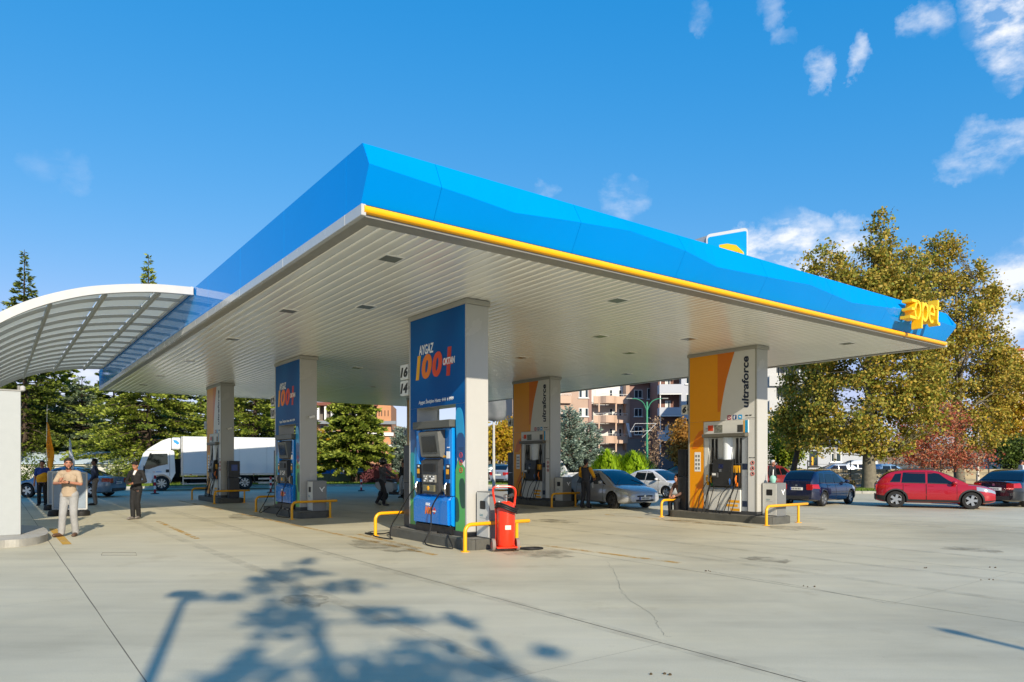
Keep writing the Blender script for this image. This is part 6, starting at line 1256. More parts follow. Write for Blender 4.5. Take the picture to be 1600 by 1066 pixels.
def thuja(label, x, Y, ytop, r, seed):
    rg = np.random.default_rng(seed); t = thing('thuja_shrub', label, 'shrub', at(x, Y), 0, 'bright thuja shrubs'); H = zpx(ytop, Y); mb = MB(); mb.tube([(0, 0, -.05), (0, 0, H * .7)], [.06, .02], 6); mb.build('stem', M_bark, t)
    n = 4200; f = rg.uniform(0, 1, n) ** .8; q = rg.uniform(0, 6.283, n); lob = 1 + .22 * np.sin(q * 5 + f * 3) + .15 * np.sin(q * 9 + 1); rr = r * np.sqrt(np.clip(1 - f ** 2.2, 0.02, 1)) * lob * rg.uniform(.72, 1.04, n); P = np.stack([rr * np.cos(q), rr * np.sin(q), f * H * (.92 + .1 * np.sin(q * 4 + 2))], 1)
    Dv = np.stack([np.cos(q) * .35, np.sin(q) * .35, np.ones(n)], 1) + rg.normal(0, .25, (n, 3)); W = np.stack([-np.sin(q), np.cos(q), rg.normal(0, .2, n)], 1); V = leaf_quads(P, Dv, W, rg.uniform(.16, .3, n), rg.uniform(.03, .055, n)); quads_obj('crown', V, THU, t)
thuja('bright green thuja shrub above the silver car roof', 949, 38, 707, .95, 1); thuja('bright green thuja shrub above the white sedan roof', 990, 38.5, 709, 1.1, 2); thuja('small bright green thuja shrub between two larger ones', 968, 39.5, 716, .7, 3)
def broadleaf(name, label, base, Y, ells, mleaf, seed=0, ncl=150, per=70, leaf=(.185, .07), clr=.5, trunk=.3, bark=None, top=None, lean=0., group=None, stems=1, forks=7, yjit=1.0, droop=.2):
    """ells: photo outline ellipses (x, y, rx, ry, weight) turned into real ellipsoids at distance Y"""
    rg = np.random.default_rng(seed); k = Y / FPX; bx = (base - 800) * k; t = thing(name, label, 'tree', (bx, Y, 0), 0, group); bark = bark or M_bark
    C = []
    wts = np.array([e[2] * e[3] * (e[4] if len(e) > 4 else 1) for e in ells], float); wts /= wts.sum()
    for i in range(ncl):
        e = ells[rg.choice(len(ells), p=wts)]; v = rg.normal(0, 1, 3); v /= np.linalg.norm(v); r = rg.uniform(.25, 1) ** .45; cx, cz = (e[0] - 800) * k - bx, zpx(e[1], Y); C.append((cx + v[0] * r * e[2] * k, v[1] * r * min(e[2], e[3]) * k * 1.1 * yjit, cz + v[2] * r * e[3] * k))
    C = np.array(C); ztop = C[:, 2].max(); zlow = np.percentile(C[:, 2], 4)
    # skeleton: trunk(s), forks, then twigs to the clumps
    mb = MB(); nodes = []
    cen = C.mean(0)
    for s in range(stems):
        a = 6.283 * s / max(1, stems); sx = .18 * math.cos(a) * (stems > 1); sy = .18 * math.sin(a) * (stems > 1)
        tip = np.array([cen[0] * .6 + (rg.normal(0, .6) if stems > 1 else 0) + sx * 4, sy * 4, zlow + (ztop - zlow) * (.72 if stems == 1 else .45)]); pts = []
        for j in range(7): f = j / 6; p = np.array([sx + lean * f * (1 - f * .3), sy, 0]) * 1 + (tip - np.array([sx, sy, 0])) * np.array([f ** 1.4, f ** 1.4, f]) + rg.normal(0, .05, 3) * (j > 0); pts.append(tuple(p))
        pts[0] = (sx, sy, -.1); mb.tube(pts, [trunk * 1.25] + [trunk * (1 - .13 * j) for j in range(1, 7)], 9); nodes += [(np.array(p), trunk * (1 - .13 * j)) for j, p in enumerate(pts) if p[2] > zlow * .55]
    for i in range(forks * stems):
        p0, r0 = nodes[rg.integers(0, min(len(nodes), 6 * stems))]; tgt = C[rg.integers(0, len(C))]; tgt = p0 + (tgt - p0) * .8
        if tgt[2] < p0[2] - .3: continue
        pts = []
        for j in range(5): f = j / 4; p = p0 + (tgt - p0) * np.array([f, f, f ** .85]) + rg.normal(0, .08, 3) * (0 < j); pts.append(tuple(p)); 
        mb.tube(pts, [r0 * .55 * (1 - .2 * j) for j in range(5)], 6); nodes += [(np.array(p), r0 * .4 * (1 - .2 * j)) for j, p in enumerate(pts)][1:]
    NP = np.array([n_[0] for n_ in nodes]); tw = MB()
    for c in C:
        d = ((NP - c) ** 2).sum(1) + 2.0 * np.clip(NP[:, 2] - c[2], 0, None); j = int(d.argmin()); p0 = NP[j]; m_ = (p0 + c) / 2 + rg.normal(0, .1, 3); tw.tube([tuple(p0), tuple(m_), tuple(c)], [max(.012, min(.04, nodes[j][1] * .5)), .015, .007], 4, cap=False)
    mb.build('trunk', bark, t); tw.build('branches', bark, t)
    n = ncl * per; ci = np.repeat(np.arange(ncl), per); sz = rg.uniform(.6, 1.3, ncl)[ci]; P = C[ci] + rg.normal(0, 1, (n, 3)) * (clr * .5 * sz)[:, None] * np.array([1.1, 1.1, .75]); Dv = rg.normal(0, 1, (n, 3)); Dv[:, 2] -= droop * 2; W = rg.normal(0, 1, (n, 3)); s = rg.uniform(.6, 1.25, n)
    V = leaf_quads(P, Dv, W, leaf[0] * s, leaf[1] * s); quads_obj('crown', V, mleaf, t); return t
PLA = leaf_mat('plane_leaf', ['#66742a', '#8a8d34', '#b0a446', '#c9a94a', '#998a36', '#75802f', '#b8903c'], .3); PLB = leaf_mat('plane_leaf_yellow', ['#768030', '#949238', '#b5a444', '#c8ab4a', '#ab8c3a', '#7d8030'], .3)
YEL = leaf_mat('yellow_leaf', ['#94861c', '#b8a024', '#cfae2e', '#a3782a', '#c99a34'], .35); REDL = leaf_mat('red_leaf', ['#8f4a38', '#b0604c', '#c07a58', '#9a7048', '#b44a40', '#a38452'], .3); ORL = leaf_mat('orange_leaf', ['#96692a', '#b5843a', '#c99a4a', '#7f5a26'], .3); GRL = leaf_mat('green_leaf', ['#37471a', '#4d5f22', '#66762c'], .25); PUL = leaf_mat('purple_leaf', ['#5a2f35', '#77424a', '#8f5a5a', '#643b3a'], .25); DGY = leaf_mat('olive_leaf', ['#4f6a16', '#6d8320', '#8e9a2c', '#a3a034'], .3)
broadleaf('plane_tree', 'big autumn plane tree with a thick trunk behind the red crossover', 1358, 39.5, [(1378, 388, 15, 58, 1.3), (1300, 425, 34, 42), (1345, 430, 42, 50), (1268, 415, 14, 22), (1345, 520, 88, 80), (1390, 460, 40, 60), (1330, 630, 85, 70), (1410, 570, 60, 95), (1300, 690, 55, 28), (1375, 690, 45, 30), (1400, 500, 50, 60), (1425, 640, 45, 55), (1422, 435, 30, 50), (1405, 405, 16, 34)], PLA, 11, ncl=580, per=88, trunk=.36, bark=M_barkp, forks=16, group='autumn trees on the right')
broadleaf('plane_tree', 'leaning autumn tree over the dark blue hatchback', 1236, 43, [(1262, 610, 48, 60), (1240, 660, 34, 40), (1275, 670, 40, 35), (1225, 590, 12, 22), (1290, 570, 40, 40)], PLA, 12, ncl=180, per=82, trunk=.2, lean=1.0, forks=8, group='autumn trees on the right')
broadleaf('plane_tree', 'tall yellowing autumn tree behind the red leaved tree at right', 1500, 47, [(1467, 400, 14, 52, 1.3), (1491, 408, 14, 48, 1.2), (1440, 450, 36, 55), (1500, 480, 48, 60), (1535, 500, 26, 50, .8), (1556, 480, 9, 40, .6), (1580, 462, 16, 12, .4), (1500, 590, 72, 80), (1455, 570, 45, 70), (1555, 590, 38, 70), (1500, 670, 80, 40), (1440, 520, 50, 70), (1530, 450, 22, 40), (1440, 420, 22, 36)], PLB, 13, ncl=540, per=84, trunk=.3, bark=M_barkp, forks=14, group='autumn trees on the right')
broadleaf('yellow_tree', 'bright yellow tree at the right edge of the frame', 1585, 60, [(1585, 610, 40, 65), (1610, 640, 40, 70), (1560, 665, 45, 40)], YEL, 14, ncl=200, per=55, trunk=.22, leaf=(.26, .1), clr=.7, group='autumn trees on the right')
broadleaf('red_tree', 'red leaved many stemmed small tree behind the red crossover', 1450, 44, [(1450, 660, 60, 40, .8), (1410, 705, 38, 24), (1460, 710, 55, 26), (1505, 722, 40, 18), (1540, 715, 16, 14, .6)], REDL, 15, ncl=260, per=34, trunk=.07, stems=6, forks=5, leaf=(.15, .05), clr=.6, bark=mat('bark_grey', '#8d8175', .9, var=.2))
broadleaf('green_tree', 'small dark green tree beneath the yellow tree at the right edge', 1573, 56, [(1575, 712, 30, 20), (1600, 705, 26, 24)], GRL, 16, ncl=90, per=60, trunk=.2, stems=2, clr=.6)
broadleaf('green_tree', 'olive green tree right behind the right front column', 1216, 52, [(1218, 690, 22, 42), (1235, 700, 20, 32)], DGY, 17, ncl=110, per=60, trunk=.14, clr=.6)
broadleaf('orange_tree', 'small orange autumn tree left of the amber right column', 1064, 60, [(1065, 690, 17, 34), (1072, 715, 16, 14)], ORL, 18, ncl=90, per=55, trunk=.12, clr=.55, leaf=(.24, .1), group='small street trees')
broadleaf('orange_tree', 'nearly bare pinkish young tree beside the green lamp post', 1022, 68, [(1022, 690, 14, 42, .5)], leaf_mat('bare_leaf', ['#a08468', '#b3987c', '#8d7356'], .3), 19, ncl=46, per=14, trunk=.08, clr=.5, leaf=(.2, .07), group='small street trees')
for i, (x, Yq, es, lb) in enumerate(((782, 72, [(782, 690, 22, 30), (790, 672, 16, 18)], 'yellow tree just right of the nearest column'), (803, 80, [(803, 685, 16, 34)], 'yellow tree touching the amber middle column'), (502, 64, [(502, 705, 14, 30)], 'yellow tree at the edge of the middle blue column'), (768, 78, [(766, 690, 14, 26)], 'yellow tree behind the white flag pole'))):
    broadleaf('yellow_tree', lb, x, Yq, es, YEL, 20 + i, ncl=70, per=50, trunk=.12, clr=.7, leaf=(.3, .12), group='small street trees')
def bush(label, x, Y, r, h, m, seed, leaf=(.14, .05), n=3800, group=None):
    rg = np.random.default_rng(seed); t = thing('bush', label, 'bush', at(x, Y), 0, group); mb = MB()
    for k in range(7): q = 6.283 * k / 7; mb.tube([(.05 * math.cos(q), .05 * math.sin(q), -.03), (r * .5 * math.cos(q), r * .5 * math.sin(q), h * .7)], [.02, .006], 4)
    mb.build('stems', M_bark, t); v = rg.normal(0, 1, (n, 3)); v /= np.linalg.norm(v, axis=1, keepdims=True); v[:, 2] = np.abs(v[:, 2]); lob = 1 + .16 * np.sin(v[:, 0] * 7 + seed) * np.cos(v[:, 1] * 6); P = v * np.array([r, r, h]) * (rg.uniform(.55, 1.02, n) * lob)[:, None]; P[:, 2] += .03
    quads_obj('crown', leaf_quads(P, v + rg.normal(0, .6, (n, 3)), rg.normal(0, 1, (n, 3)), leaf[0] * rg.uniform(.6, 1.3, n), leaf[1] * rg.uniform(.6, 1.3, n)), m, t)
bush('round purple leaved bush beside the cedar trunk', 592, 51.5, 1.35, 1.5, PUL, 31); bush('low dark shrub on the grass by the plane tree', 1322, 38.3, .45, .75, leaf_mat('dull_leaf', ['#4b4a30', '#5f5b3c', '#6d5548'], .25), 32, n=900); bush('clipped hedge clump in front of the low white house', 1283, 58, 1.3, 1.0, GRL, 33); bush('clipped hedge clump left of the leaning tree', 1252, 58.5, 1.0, .95, GRL, 34); bush('sparse green bush against the white wall behind the blazer man', 184, 46.5, .9, 1.9, leaf_mat('sparse_leaf', ['#7d8a4a', '#98a263', '#6a7a3a'], .3), 35, n=700)
bush('sprawling dark bush at the left behind the attendant', 62, 46.4, 1.4, 2.0, GRL, 36, n=1500)
# trees and poles behind the camera that throw the shadows on the forecourt
conifer('cedar_tree', 'sparse cedar behind the camera that throws the big branched shadow in front', (-3.75 + SUN_H.x * 22.06, 11.6 + SUN_H.y * 22.06, 0), 11.0, 3.3, CED2, 41, zb=2.5, expo=.6, step=.62, nb=8, dens=.42, sparse=.18, rag=.55, needle=(.36, .09))
def post_lamp(label, x, y, h, head=True):
    t = thing('lamp_post', label, 'lamp post', (x, y, 0)); mb = MB(); mb.tube([(0, 0, 0), (0, 0, h)], [.07, .05], 10); mb.build('pole', M_grey, t)
    if head: mb = MB(); mb.box(-.2, .16, -.12, .12, h - .06, h + .1, bev=.03); mb.build('lamp_head', M_grey, t)
    else: mb = MB(); mb.sphere((0, 0, h), .09, 10, 6); mb.build('finial', M_grey, t)
post_lamp('box headed lamp post behind the camera that throws the thin shadow at lower left', -4.12 + SUN_H.x * 13.04, 8.81 + SUN_H.y * 13.04, 6.5)
post_lamp('plain flag pole behind the camera that throws the thin shadow at lower right', 4.35 + SUN_H.x * 10.03, 6.86 + SUN_H.y * 10.03, 5.0, False)

# ------------------------------------------------------------------ buildings
M_win = mat('window_glass', '#27343d', .06, var=.0); M_wfr = mat('window_frame', '#e4e4df', .5, var=.03); M_curt = mat('curtain', '#cfd0c8', .8, var=.1)
def window(parent, x, z, w, h, y=0., frame_m=None, panes=2):
    mb = MB(); mb.box(x, x + w, y - .05, y + .0, z, z + .07); mb.box(x, x + w, y - .05, y, z + h - .07, z + h); mb.box(x, x + .07, y - .05, y, z + .07, z + h - .07); mb.box(x + w - .07, x + w, y - .05, y, z + .07, z + h - .07)
    for k in range(1, panes): mb.box(x + w * k / panes - .035, x + w * k / panes + .035, y - .05, y, z + .07, z + h - .07)
    mb.box(x - .12, x + w + .12, y - .16, y - .051, z - .1, z - .0)
    o = mb.build('window', frame_m or M_wfr, parent)
    for k in range(panes):
        mb = MB(); mb.box(x + w * k / panes + .036, x + w * (k + 1) / panes - .036, y - .02, y + .004, z + .071, z + h - .071); mb.build('pane', M_win if (k + int(x * 7)) % 3 else M_curt, o)
def slab_wall(parent, x0, x1, y0, y1, z0, z1, m, name='wall'): mb = MB(); mb.box(x0, x1, y0, y1, z0, z1); return mb.build(name, m, parent)
YB = 100.; kB = FPX / YB; X_ = lambda x: (x - 800) / kB; Z_ = lambda y: EYE + (HOR - y) / kB
ap = thing('apartment_block', 'peach and brown apartment block with rounded balconies behind the silver firs', 'building', (X_(930), YB, 0), R(6)); ox = X_(930); lx = lambda x: X_(x) - ox
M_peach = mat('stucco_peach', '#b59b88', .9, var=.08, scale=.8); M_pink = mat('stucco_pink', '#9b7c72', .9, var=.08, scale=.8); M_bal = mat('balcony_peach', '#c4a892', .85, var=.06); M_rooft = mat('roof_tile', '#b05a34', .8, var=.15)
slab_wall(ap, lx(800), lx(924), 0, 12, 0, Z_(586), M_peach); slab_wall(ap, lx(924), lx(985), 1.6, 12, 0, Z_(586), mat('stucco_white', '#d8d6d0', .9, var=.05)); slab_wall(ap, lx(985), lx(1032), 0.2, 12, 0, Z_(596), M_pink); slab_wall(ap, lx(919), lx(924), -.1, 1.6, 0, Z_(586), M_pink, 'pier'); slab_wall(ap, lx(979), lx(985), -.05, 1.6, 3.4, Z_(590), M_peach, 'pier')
slab_wall(ap, lx(980), lx(1036), -.3, .19, Z_(711), Z_(686), mat('shop_cladding', '#7e7c7a', .5, var=.06), 'shop_fascia'); slab_wall(ap, lx(800), lx(1036), -.02, -.005, 0, Z_(712), mat('shop_dark', '#26262a', .3, var=.3, scale=.6), 'shop_front')
mb = MB(); mb.add([(lx(982), -.6, Z_(597)), (lx(1060), -.6, Z_(597)), (lx(1050), 6, Z_(585)), (lx(985), 6, Z_(585))], [[0, 1, 2, 3]]); mb.add([(lx(982), -.6, Z_(598.5)), (lx(1060), -.6, Z_(598.5)), (lx(1060), -.6, Z_(597)), (lx(982), -.6, Z_(597))], [[0, 1, 2, 3]]); mb.build('roof', M_rooft, ap)
for zr in (622, 651, 679.5):
    for (xa, xb) in ((904, 919), (862, 876), (835, 850)): window(ap, lx(xa), Z_(zr), (xb - xa) / kB, 1.2, 0., panes=3)
    window(ap, lx(993), Z_(zr - .5), 13 / kB, 1.2, .2, panes=2); window(ap, lx(1014), Z_(zr + 1), 5 / kB, 1.6, .2, panes=1)
for zr in (631, 661, 693):
    for (xa, xb, bul) in ((927, 981, 1.), (872, 891, .5)):
        mb = MB(); x0, x1 = lx(xa), lx(xb); pts = []
        for k in range(17): f = k / 16; x = x0 + (x1 - x0) * f; pts.append((x, -.35 - bul * 1.0 * math.exp(-((f - .42) / .2) ** 4) if bul > .6 else -.5))
        z0, z1 = Z_(zr), Z_(zr - 11.5); vs = [(p[0], p[1], z) for p in pts for z in (z0, z1)] + [(p[0], p[1] + .14, z) for p in pts for z in (z0, z1)]; n = len(pts); fs = []
        for k in range(n - 1): a = 2 * k; b = 2 * n + 2 * k; fs += [[a, a + 2, a + 3, a + 1], [b, b + 1, b + 3, b + 2], [a + 1, a + 3, b + 3, b + 1]]
        vs2 = [(p[0], p[1] + .02, z0 + .02) for p in pts] + [(pts[-1][0], 1.5, z0 + .02), (pts[0][0], 1.5, z0 + .02)]; mb.add(vs, fs); mb.add(vs2, [list(range(len(vs2)))]); o = mb.build('balcony', M_bal, ap)
        mb = MB(); mb.tube([(p[0], p[1] + .05, z1 + .28) for p in pts], .03, 5); 
        for k in range(0, n, 2): mb.tube([(pts[k][0], pts[k][1] + .05, z1), (pts[k][0], pts[k][1] + .05, z1 + .28)], .02, 4)
        mb.build('railing', M_wfr, o)
    for xa in (931, 957, 972): window(ap, lx(xa), Z_(zr) + .2, 5 / kB, 2.0, 1.6, panes=1)
    for x in (935, 962): slab_wall(ap, lx(x) - .1, lx(x) + .1, -.5, -.3, Z_(zr) - 1.2, Z_(zr) + .0, M_bal, 'bracket')
sg = thing('shop_sign', 'red shop sign board partly hidden by the green lamp post', 'sign', (X_(1007), YB - 1.0, Z_(711)), R(6)); mb = MB(); mb.box(0, 15.5 / kB, -.25, 0, 0, 10.5 / kB, bev=.04); mb.build('board', mat('sign_red', '#b01a2c', .4, var=.03), sg)
for ch, x in (('D', .12), ('K', .98)): lettering(ch, .7, M_wht, sg, frame((x, -.26, .2), (1, 0, 0), (0, 0, 1)), fit=(.34, .58), bold=.03)
sg = thing('shop_sign', 'dark shop sign with yellow letters behind the bright thuja shrub', 'sign', (X_(945), YB - 3.2, Z_(721)), R(6)); mb = MB(); mb.box(0, 32 / kB, -.2, 0, 0, 10 / kB); mb.build('board', mat('sign_navy', '#1a2233', .5), sg)
for ch, x in (('E', .3), ('H', 2.35)): lettering(ch, .7, M_ylo, sg, frame((x, -.21, .15), (1, 0, 0), (0, 0, 1)), fit=(.42, .62), bold=.03)
cl = thing('hanging_sheet', 'white sheet hanging over the corner of the lowest rounded balcony', 'laundry', (X_(980), YB - 1.2, Z_(684)), R(6)); mb = MB(); mb.grid(lambda u_, v_: Vector((.1 * math.sin(u_ * 9) - .55 * (1 - v_) * 0 + (.1 + .6 * u_ * .7) - v_ * .5, -.08 * math.sin(u_ * 12), v_ * 2.0)), 8, 8); o = mb.build('cloth', mat('laundry_white', '#d6d9dc', .9), cl); 
sm_ = o.modifiers.new('solid', 'SOLIDIFY'); sm_.thickness = .02
# white apartment block with deep balconies
YW = 90.; kW = FPX / YW; Xw = lambda x: (x - 800) / kW; Zw = lambda y: EYE + (HOR - y) / kW
wa = thing('apartment_block', 'white apartment block with deep balconies left of the amber right column', 'building', (Xw(1031), YW, 0), R(-4)); wx = lambda x: Xw(x) - Xw(1031)
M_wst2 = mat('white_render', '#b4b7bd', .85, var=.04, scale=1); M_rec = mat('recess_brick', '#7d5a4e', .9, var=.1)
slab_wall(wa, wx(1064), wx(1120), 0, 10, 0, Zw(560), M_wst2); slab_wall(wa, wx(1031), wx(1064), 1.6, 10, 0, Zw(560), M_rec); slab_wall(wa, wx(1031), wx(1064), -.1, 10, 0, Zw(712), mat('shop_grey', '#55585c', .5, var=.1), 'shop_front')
for (ya, yb) in ((615, 601), (649, 637), (687, 673), (580, 566)):
    mb = MB(); mb.box(wx(1030), wx(1064), -.3, -.15, Zw(ya), Zw(yb)); mb.box(wx(1030), wx(1064), -.15, 1.6, Zw(ya), Zw(ya) + .2); mb.box(wx(1030), wx(1030) + .15, -.15, 1.6, Zw(ya) + .2, Zw(yb)); o = mb.build('balcony', M_wst2, wa); slab_wall(o, wx(1030), wx(1064), -.28, -.18, Zw(ya) - .16, Zw(ya) - .03, M_wfr, 'slab_edge')
    window(wa, wx(1042), Zw(ya) + .4, 8 / kW, 1.6, 1.6, panes=2); window(wa, wx(1071), Zw(ya) + 1.2, 6 / kW, 1.5, 0, panes=1); slab_wall(wa, wx(1031), wx(1032.3), -.1, .05, Zw(ya) - 1.9, Zw(ya) - .18, M_wfr, 'balcony_post')
YV = 72.; kV = FPX / YV; Xv = lambda x: (x - 800) / kV; Zv = lambda y: EYE + (HOR - y) / kV
wb2 = thing('apartment_block', 'tall white apartment block with banded balconies behind the leaning autumn tree', 'building', (Xv(1150), YV, 0), R(-3)); vx = lambda x: Xv(x) - Xv(1150)
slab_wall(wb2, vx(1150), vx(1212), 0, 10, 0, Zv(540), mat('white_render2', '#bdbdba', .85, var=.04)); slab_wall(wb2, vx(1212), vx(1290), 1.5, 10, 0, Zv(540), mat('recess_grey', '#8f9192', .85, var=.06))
for (ya, yb) in ((604, 588), (644, 626), (684, 668), (566, 551)):
    mb = MB(); mb.box(vx(1200), vx(1292), -.3, -.14, Zv(ya), Zv(yb)); mb.box(vx(1212), vx(1292), -.14, 1.5, Zv(ya), Zv(ya) + .18); mb.build('balcony', mat('white_render2', '#dcdcd8'), wb2)
    for x in (1216, 1232, 1262): window(wb2, vx(x), Zv(ya) + 1.0, 9 / kV, 1.3, 1.5, panes=2)
    slab_wall(wb2, vx(1246), vx(1248), -.12, 1.5, Zv(ya) + .18, Zv(ya) + 2.2, M_wfr, 'partition')
# low white house under the plane tree
YH = 70.; kH = FPX / YH; Xh = lambda x: (x - 800) / kH; Zh = lambda y: EYE + (HOR - y) / kH
hs = thing('low_house', 'low white house with a blue grey roof glimpsed under the autumn trees', 'building', (Xh(1240), YH, 0), R(-5)); hx = lambda x: Xh(x) - Xh(1240)
slab_wall(hs, hx(1240), hx(1345), 0, 6, 0, Zh(694), mat('house_white', '#b4b8bd', .85, var=.06)); mb = MB(); mb.add([(hx(1237), -.6, Zh(694)), (hx(1350), -.6, Zh(694)), (hx(1338), 3, Zh(664)), (hx(1252), 3, Zh(664)), (hx(1237), 6.6, Zh(694)), (hx(1350), 6.6, Zh(694))], [[0, 1, 2, 3], [0, 3, 4], [1, 5, 2], [4, 3, 2, 5], [0, 4, 5, 1]]); mb.build('roof', mat('roof_slate_blue', '#66707f', .7, var=.1), hs)
window(hs, hx(1264), Zh(728), .8, 1.5, 0, M_trim, 2); mb = MB(); mb.box(hx(1267), hx(1269.5), -.06, -.052, Zh(727), Zh(714)); mb.build('yellow_poster', M_ylo, hs); window(hs, hx(1296), Zh(722), 1., .9, 0, panes=2); slab_wall(hs, hx(1300), hx(1303), -.05, .0, 0, Zh(700), M_grey, 'drain_pipe')
# brick building in the left middle distance
YR = 115.; kR = FPX / YR; Xr = lambda x: (x - 800) / kR; Zr = lambda y: EYE + (HOR - y) / kR
bb = thing('brick_building', 'orange brick building with white columns and a grey ledge behind the cedar', 'building', (Xr(480), YR, 0), R(5)); rx = lambda x: Xr(x) - Xr(480)
M_brk = mat('orange_brick', '#ad8163', .9, var=.1, scale=1.5); M_brk2 = mat('bright_brick', '#c08a62', .9, var=.08, scale=1.5)
slab_wall(bb, rx(440), rx(588), 0, 12, 0, Zr(657), M_brk); slab_wall(bb, rx(440), rx(588), 1.6, 12, Zr(657) + .01, Zr(634), mat('loggia_dark', '#6f6a66', .8), 'loggia_wall'); slab_wall(bb, rx(440), rx(590), -.8, 12, Zr(634), Zr(629), mat('roof_brown', '#7a4a3c', .8, var=.1), 'roof'); slab_wall(bb, rx(588), rx(610), -.6, 11, 0, Zr(631), M_brk2, 'tower')
slab_wall(bb, rx(440), rx(618), -1.4, -.61, Zr(663), Zr(658), mat('ledge_grey', '#7c8389', .6), 'ledge'); slab_wall(bb, rx(440), rx(587.5), -.4, -.01, Zr(681), Zr(676), M_wfr, 'white_band'); slab_wall(bb, rx(588.5), rx(614), -.95, -.61, Zr(681), Zr(676), M_wfr, 'white_band'); slab_wall(bb, rx(588.5), rx(616), -.95, -.61, Zr(699), Zr(695), M_wfr, 'white_band')
for x in (472, 484, 496, 507, 517, 540, 555, 570): slab_wall(bb, rx(x), rx(x + 3), -.5, .3, Zr(656), Zr(634) - .01, M_wfr, 'column')
for x in (450, 463, 476, 500, 509, 519, 545, 560, 575): window(bb, rx(x), Zr(674), .55, 1.0, 0, M_grey, 1); window(bb, rx(x), Zr(696), .6, 1.1, 0, M_grey, 1)
for x in (591, 595, 600, 605): slab_wall(bb, rx(x), rx(x) + .12, -.66, -.601, Zr(650), Zr(641), M_ink, 'slit_window')
# left low white wall building with pale roof, and the white boundary wall with railings
lw = thing('boundary_shed', 'long low white shed with a pale sloping roof behind the people at the left', 'building', at(-70, 48.5), 0); M_ww = mat('limewash', '#c6c5bc', .85, var=.06, scale=1.2)
x1 = (206 - 800) / FPX * 48.5 - at(-70, 48.5)[0]
nseg = 9
for k in range(nseg): mb = MB(); mb.box(x1 * k / nseg + .01, x1 * (k + 1) / nseg - .01, 0, .2, 0, zpx(728, 48.5)); mb.build('wall_panel', M_ww, lw)
mb = MB(); mb.box(-.2, x1 + .2, -.12, .3, zpx(728, 48.5) + .003, zpx(726, 48.5) + .03); mb.build('eaves_beam', mat('beam_cream', '#cfc9b4', .7), lw)
for k in range(nseg): mb = MB(); a, b = x1 * k / nseg + .008, x1 * (k + 1) / nseg - .008; mb.add([(a, -.25, 1.5), (b, -.25, 1.5), (b, 2.6, 2.35), (a, 2.6, 2.35), (a, -.25, 1.54), (b, -.25, 1.54), (b, 2.6, 2.39), (a, 2.6, 2.39)], [[0, 3, 2, 1], [4, 5, 6, 7], [0, 1, 5, 4], [1, 2, 6, 5], [2, 3, 7, 6], [3, 0, 4, 7]]); mb.build('roof_sheet', mat('pale_roof', '#c3d3da', .35, var=.08, scale=2), lw)
fw_ = thing('boundary_wall', 'low white boundary wall with a grey railing behind the truck and the cedar', 'wall', at(206, 55), 0); xe = (640 - 800) / FPX * 55 - at(206, 55)[0]; nseg = 14; hw_ = .72
for k in range(nseg):
    a, b = xe * k / nseg, xe * (k + 1) / nseg; mb = MB(); mb.box(a + .01, b - .01, 0, .18, 0, hw_); mb.build('wall_panel', M_ww, fw_); mb = MB(); mb.tube([(a, .09, hw_), (a, .09, 1.45)], .03, 6); mb.build('post', M_grey, fw_)
for z in (1.0, 1.22, 1.43): mb = MB(); mb.tube([(0, .09, z), (xe, .09, z)], .018, 5); mb.build('rail', M_grey, fw_)
for i, (x, w) in enumerate(((507, 1.3), (526, .8))): p = at(x, 59); t = thing('blue_container', ('larger' if i == 0 else 'smaller') + ' bright blue container beyond the railing left of the cedar', 'container', p); mb = MB(); mb.box(-w / 2, w / 2, -.5, .5, .05, zpx(727, 59), bev=.03); mb.build('tub', mat('container_blue', '#1f7fd0', .5), t); mb = MB(); mb.box(-w / 2 - .03, w / 2 + .03, -.53, .53, zpx(727, 59) - .1, zpx(727, 59) - .02); mb.build('rim', mat('container_rim', '#1a6ab0', .5), t)
# far hill and a few far blocks
mb = MB(); n = 40; vs = []
for i in range(n + 1): x = -500 + 1400 * i / n; h = 26 + 10 * math.sin(i * .7) + 6 * math.sin(i * 1.9 + 1); vs += [(x, 520, -1), (x, 640, h)]
mb.add(vs, [[2 * i, 2 * i + 2, 2 * i + 3, 2 * i + 1] for i in range(n)], 0, True); struct('hills', mb, mat('hill', '#8c7a5c', .95, var=.25, scale=.02))
for i, (x, yt, w, Yq, c) in enumerate(((776, 672, 16, 160, '#b9a58f'), (795, 662, 14, 170, '#a58a74'), (1590, 548, 26, 150, '#c3b4a6'), (640, 690, 20, 150, '#cfcac0'))):
    t = thing('far_block', ['beige', 'brown', 'pale hilltop', 'cream'][i] + ' far building ' + ['right of the nearest column', 'beside the amber middle column', 'at the right edge above the yellow tree', 'behind the nearest column'][i], 'building', at(x, Yq)); ww = w * Yq / FPX; h = zpx(yt, Yq)
    mb = MB(); mb.box(-ww / 2, ww / 2, 0, 8, 0, h); mb.build('wall', mat('far_' + c[1:], c, .9, var=.06), t); mb = MB(); mb.box(-ww / 2 - .3, ww / 2 + .3, -.3, 8.3, h + .003, h + .5); mb.build('roof', M_rooft, t)
    for r_ in range(3):
        for c_ in range(2): window(t, -ww / 2 + ww * (.15 + .45 * c_), h - 2.6 - 2.9 * r_, .9, 1.3, 0, panes=1)

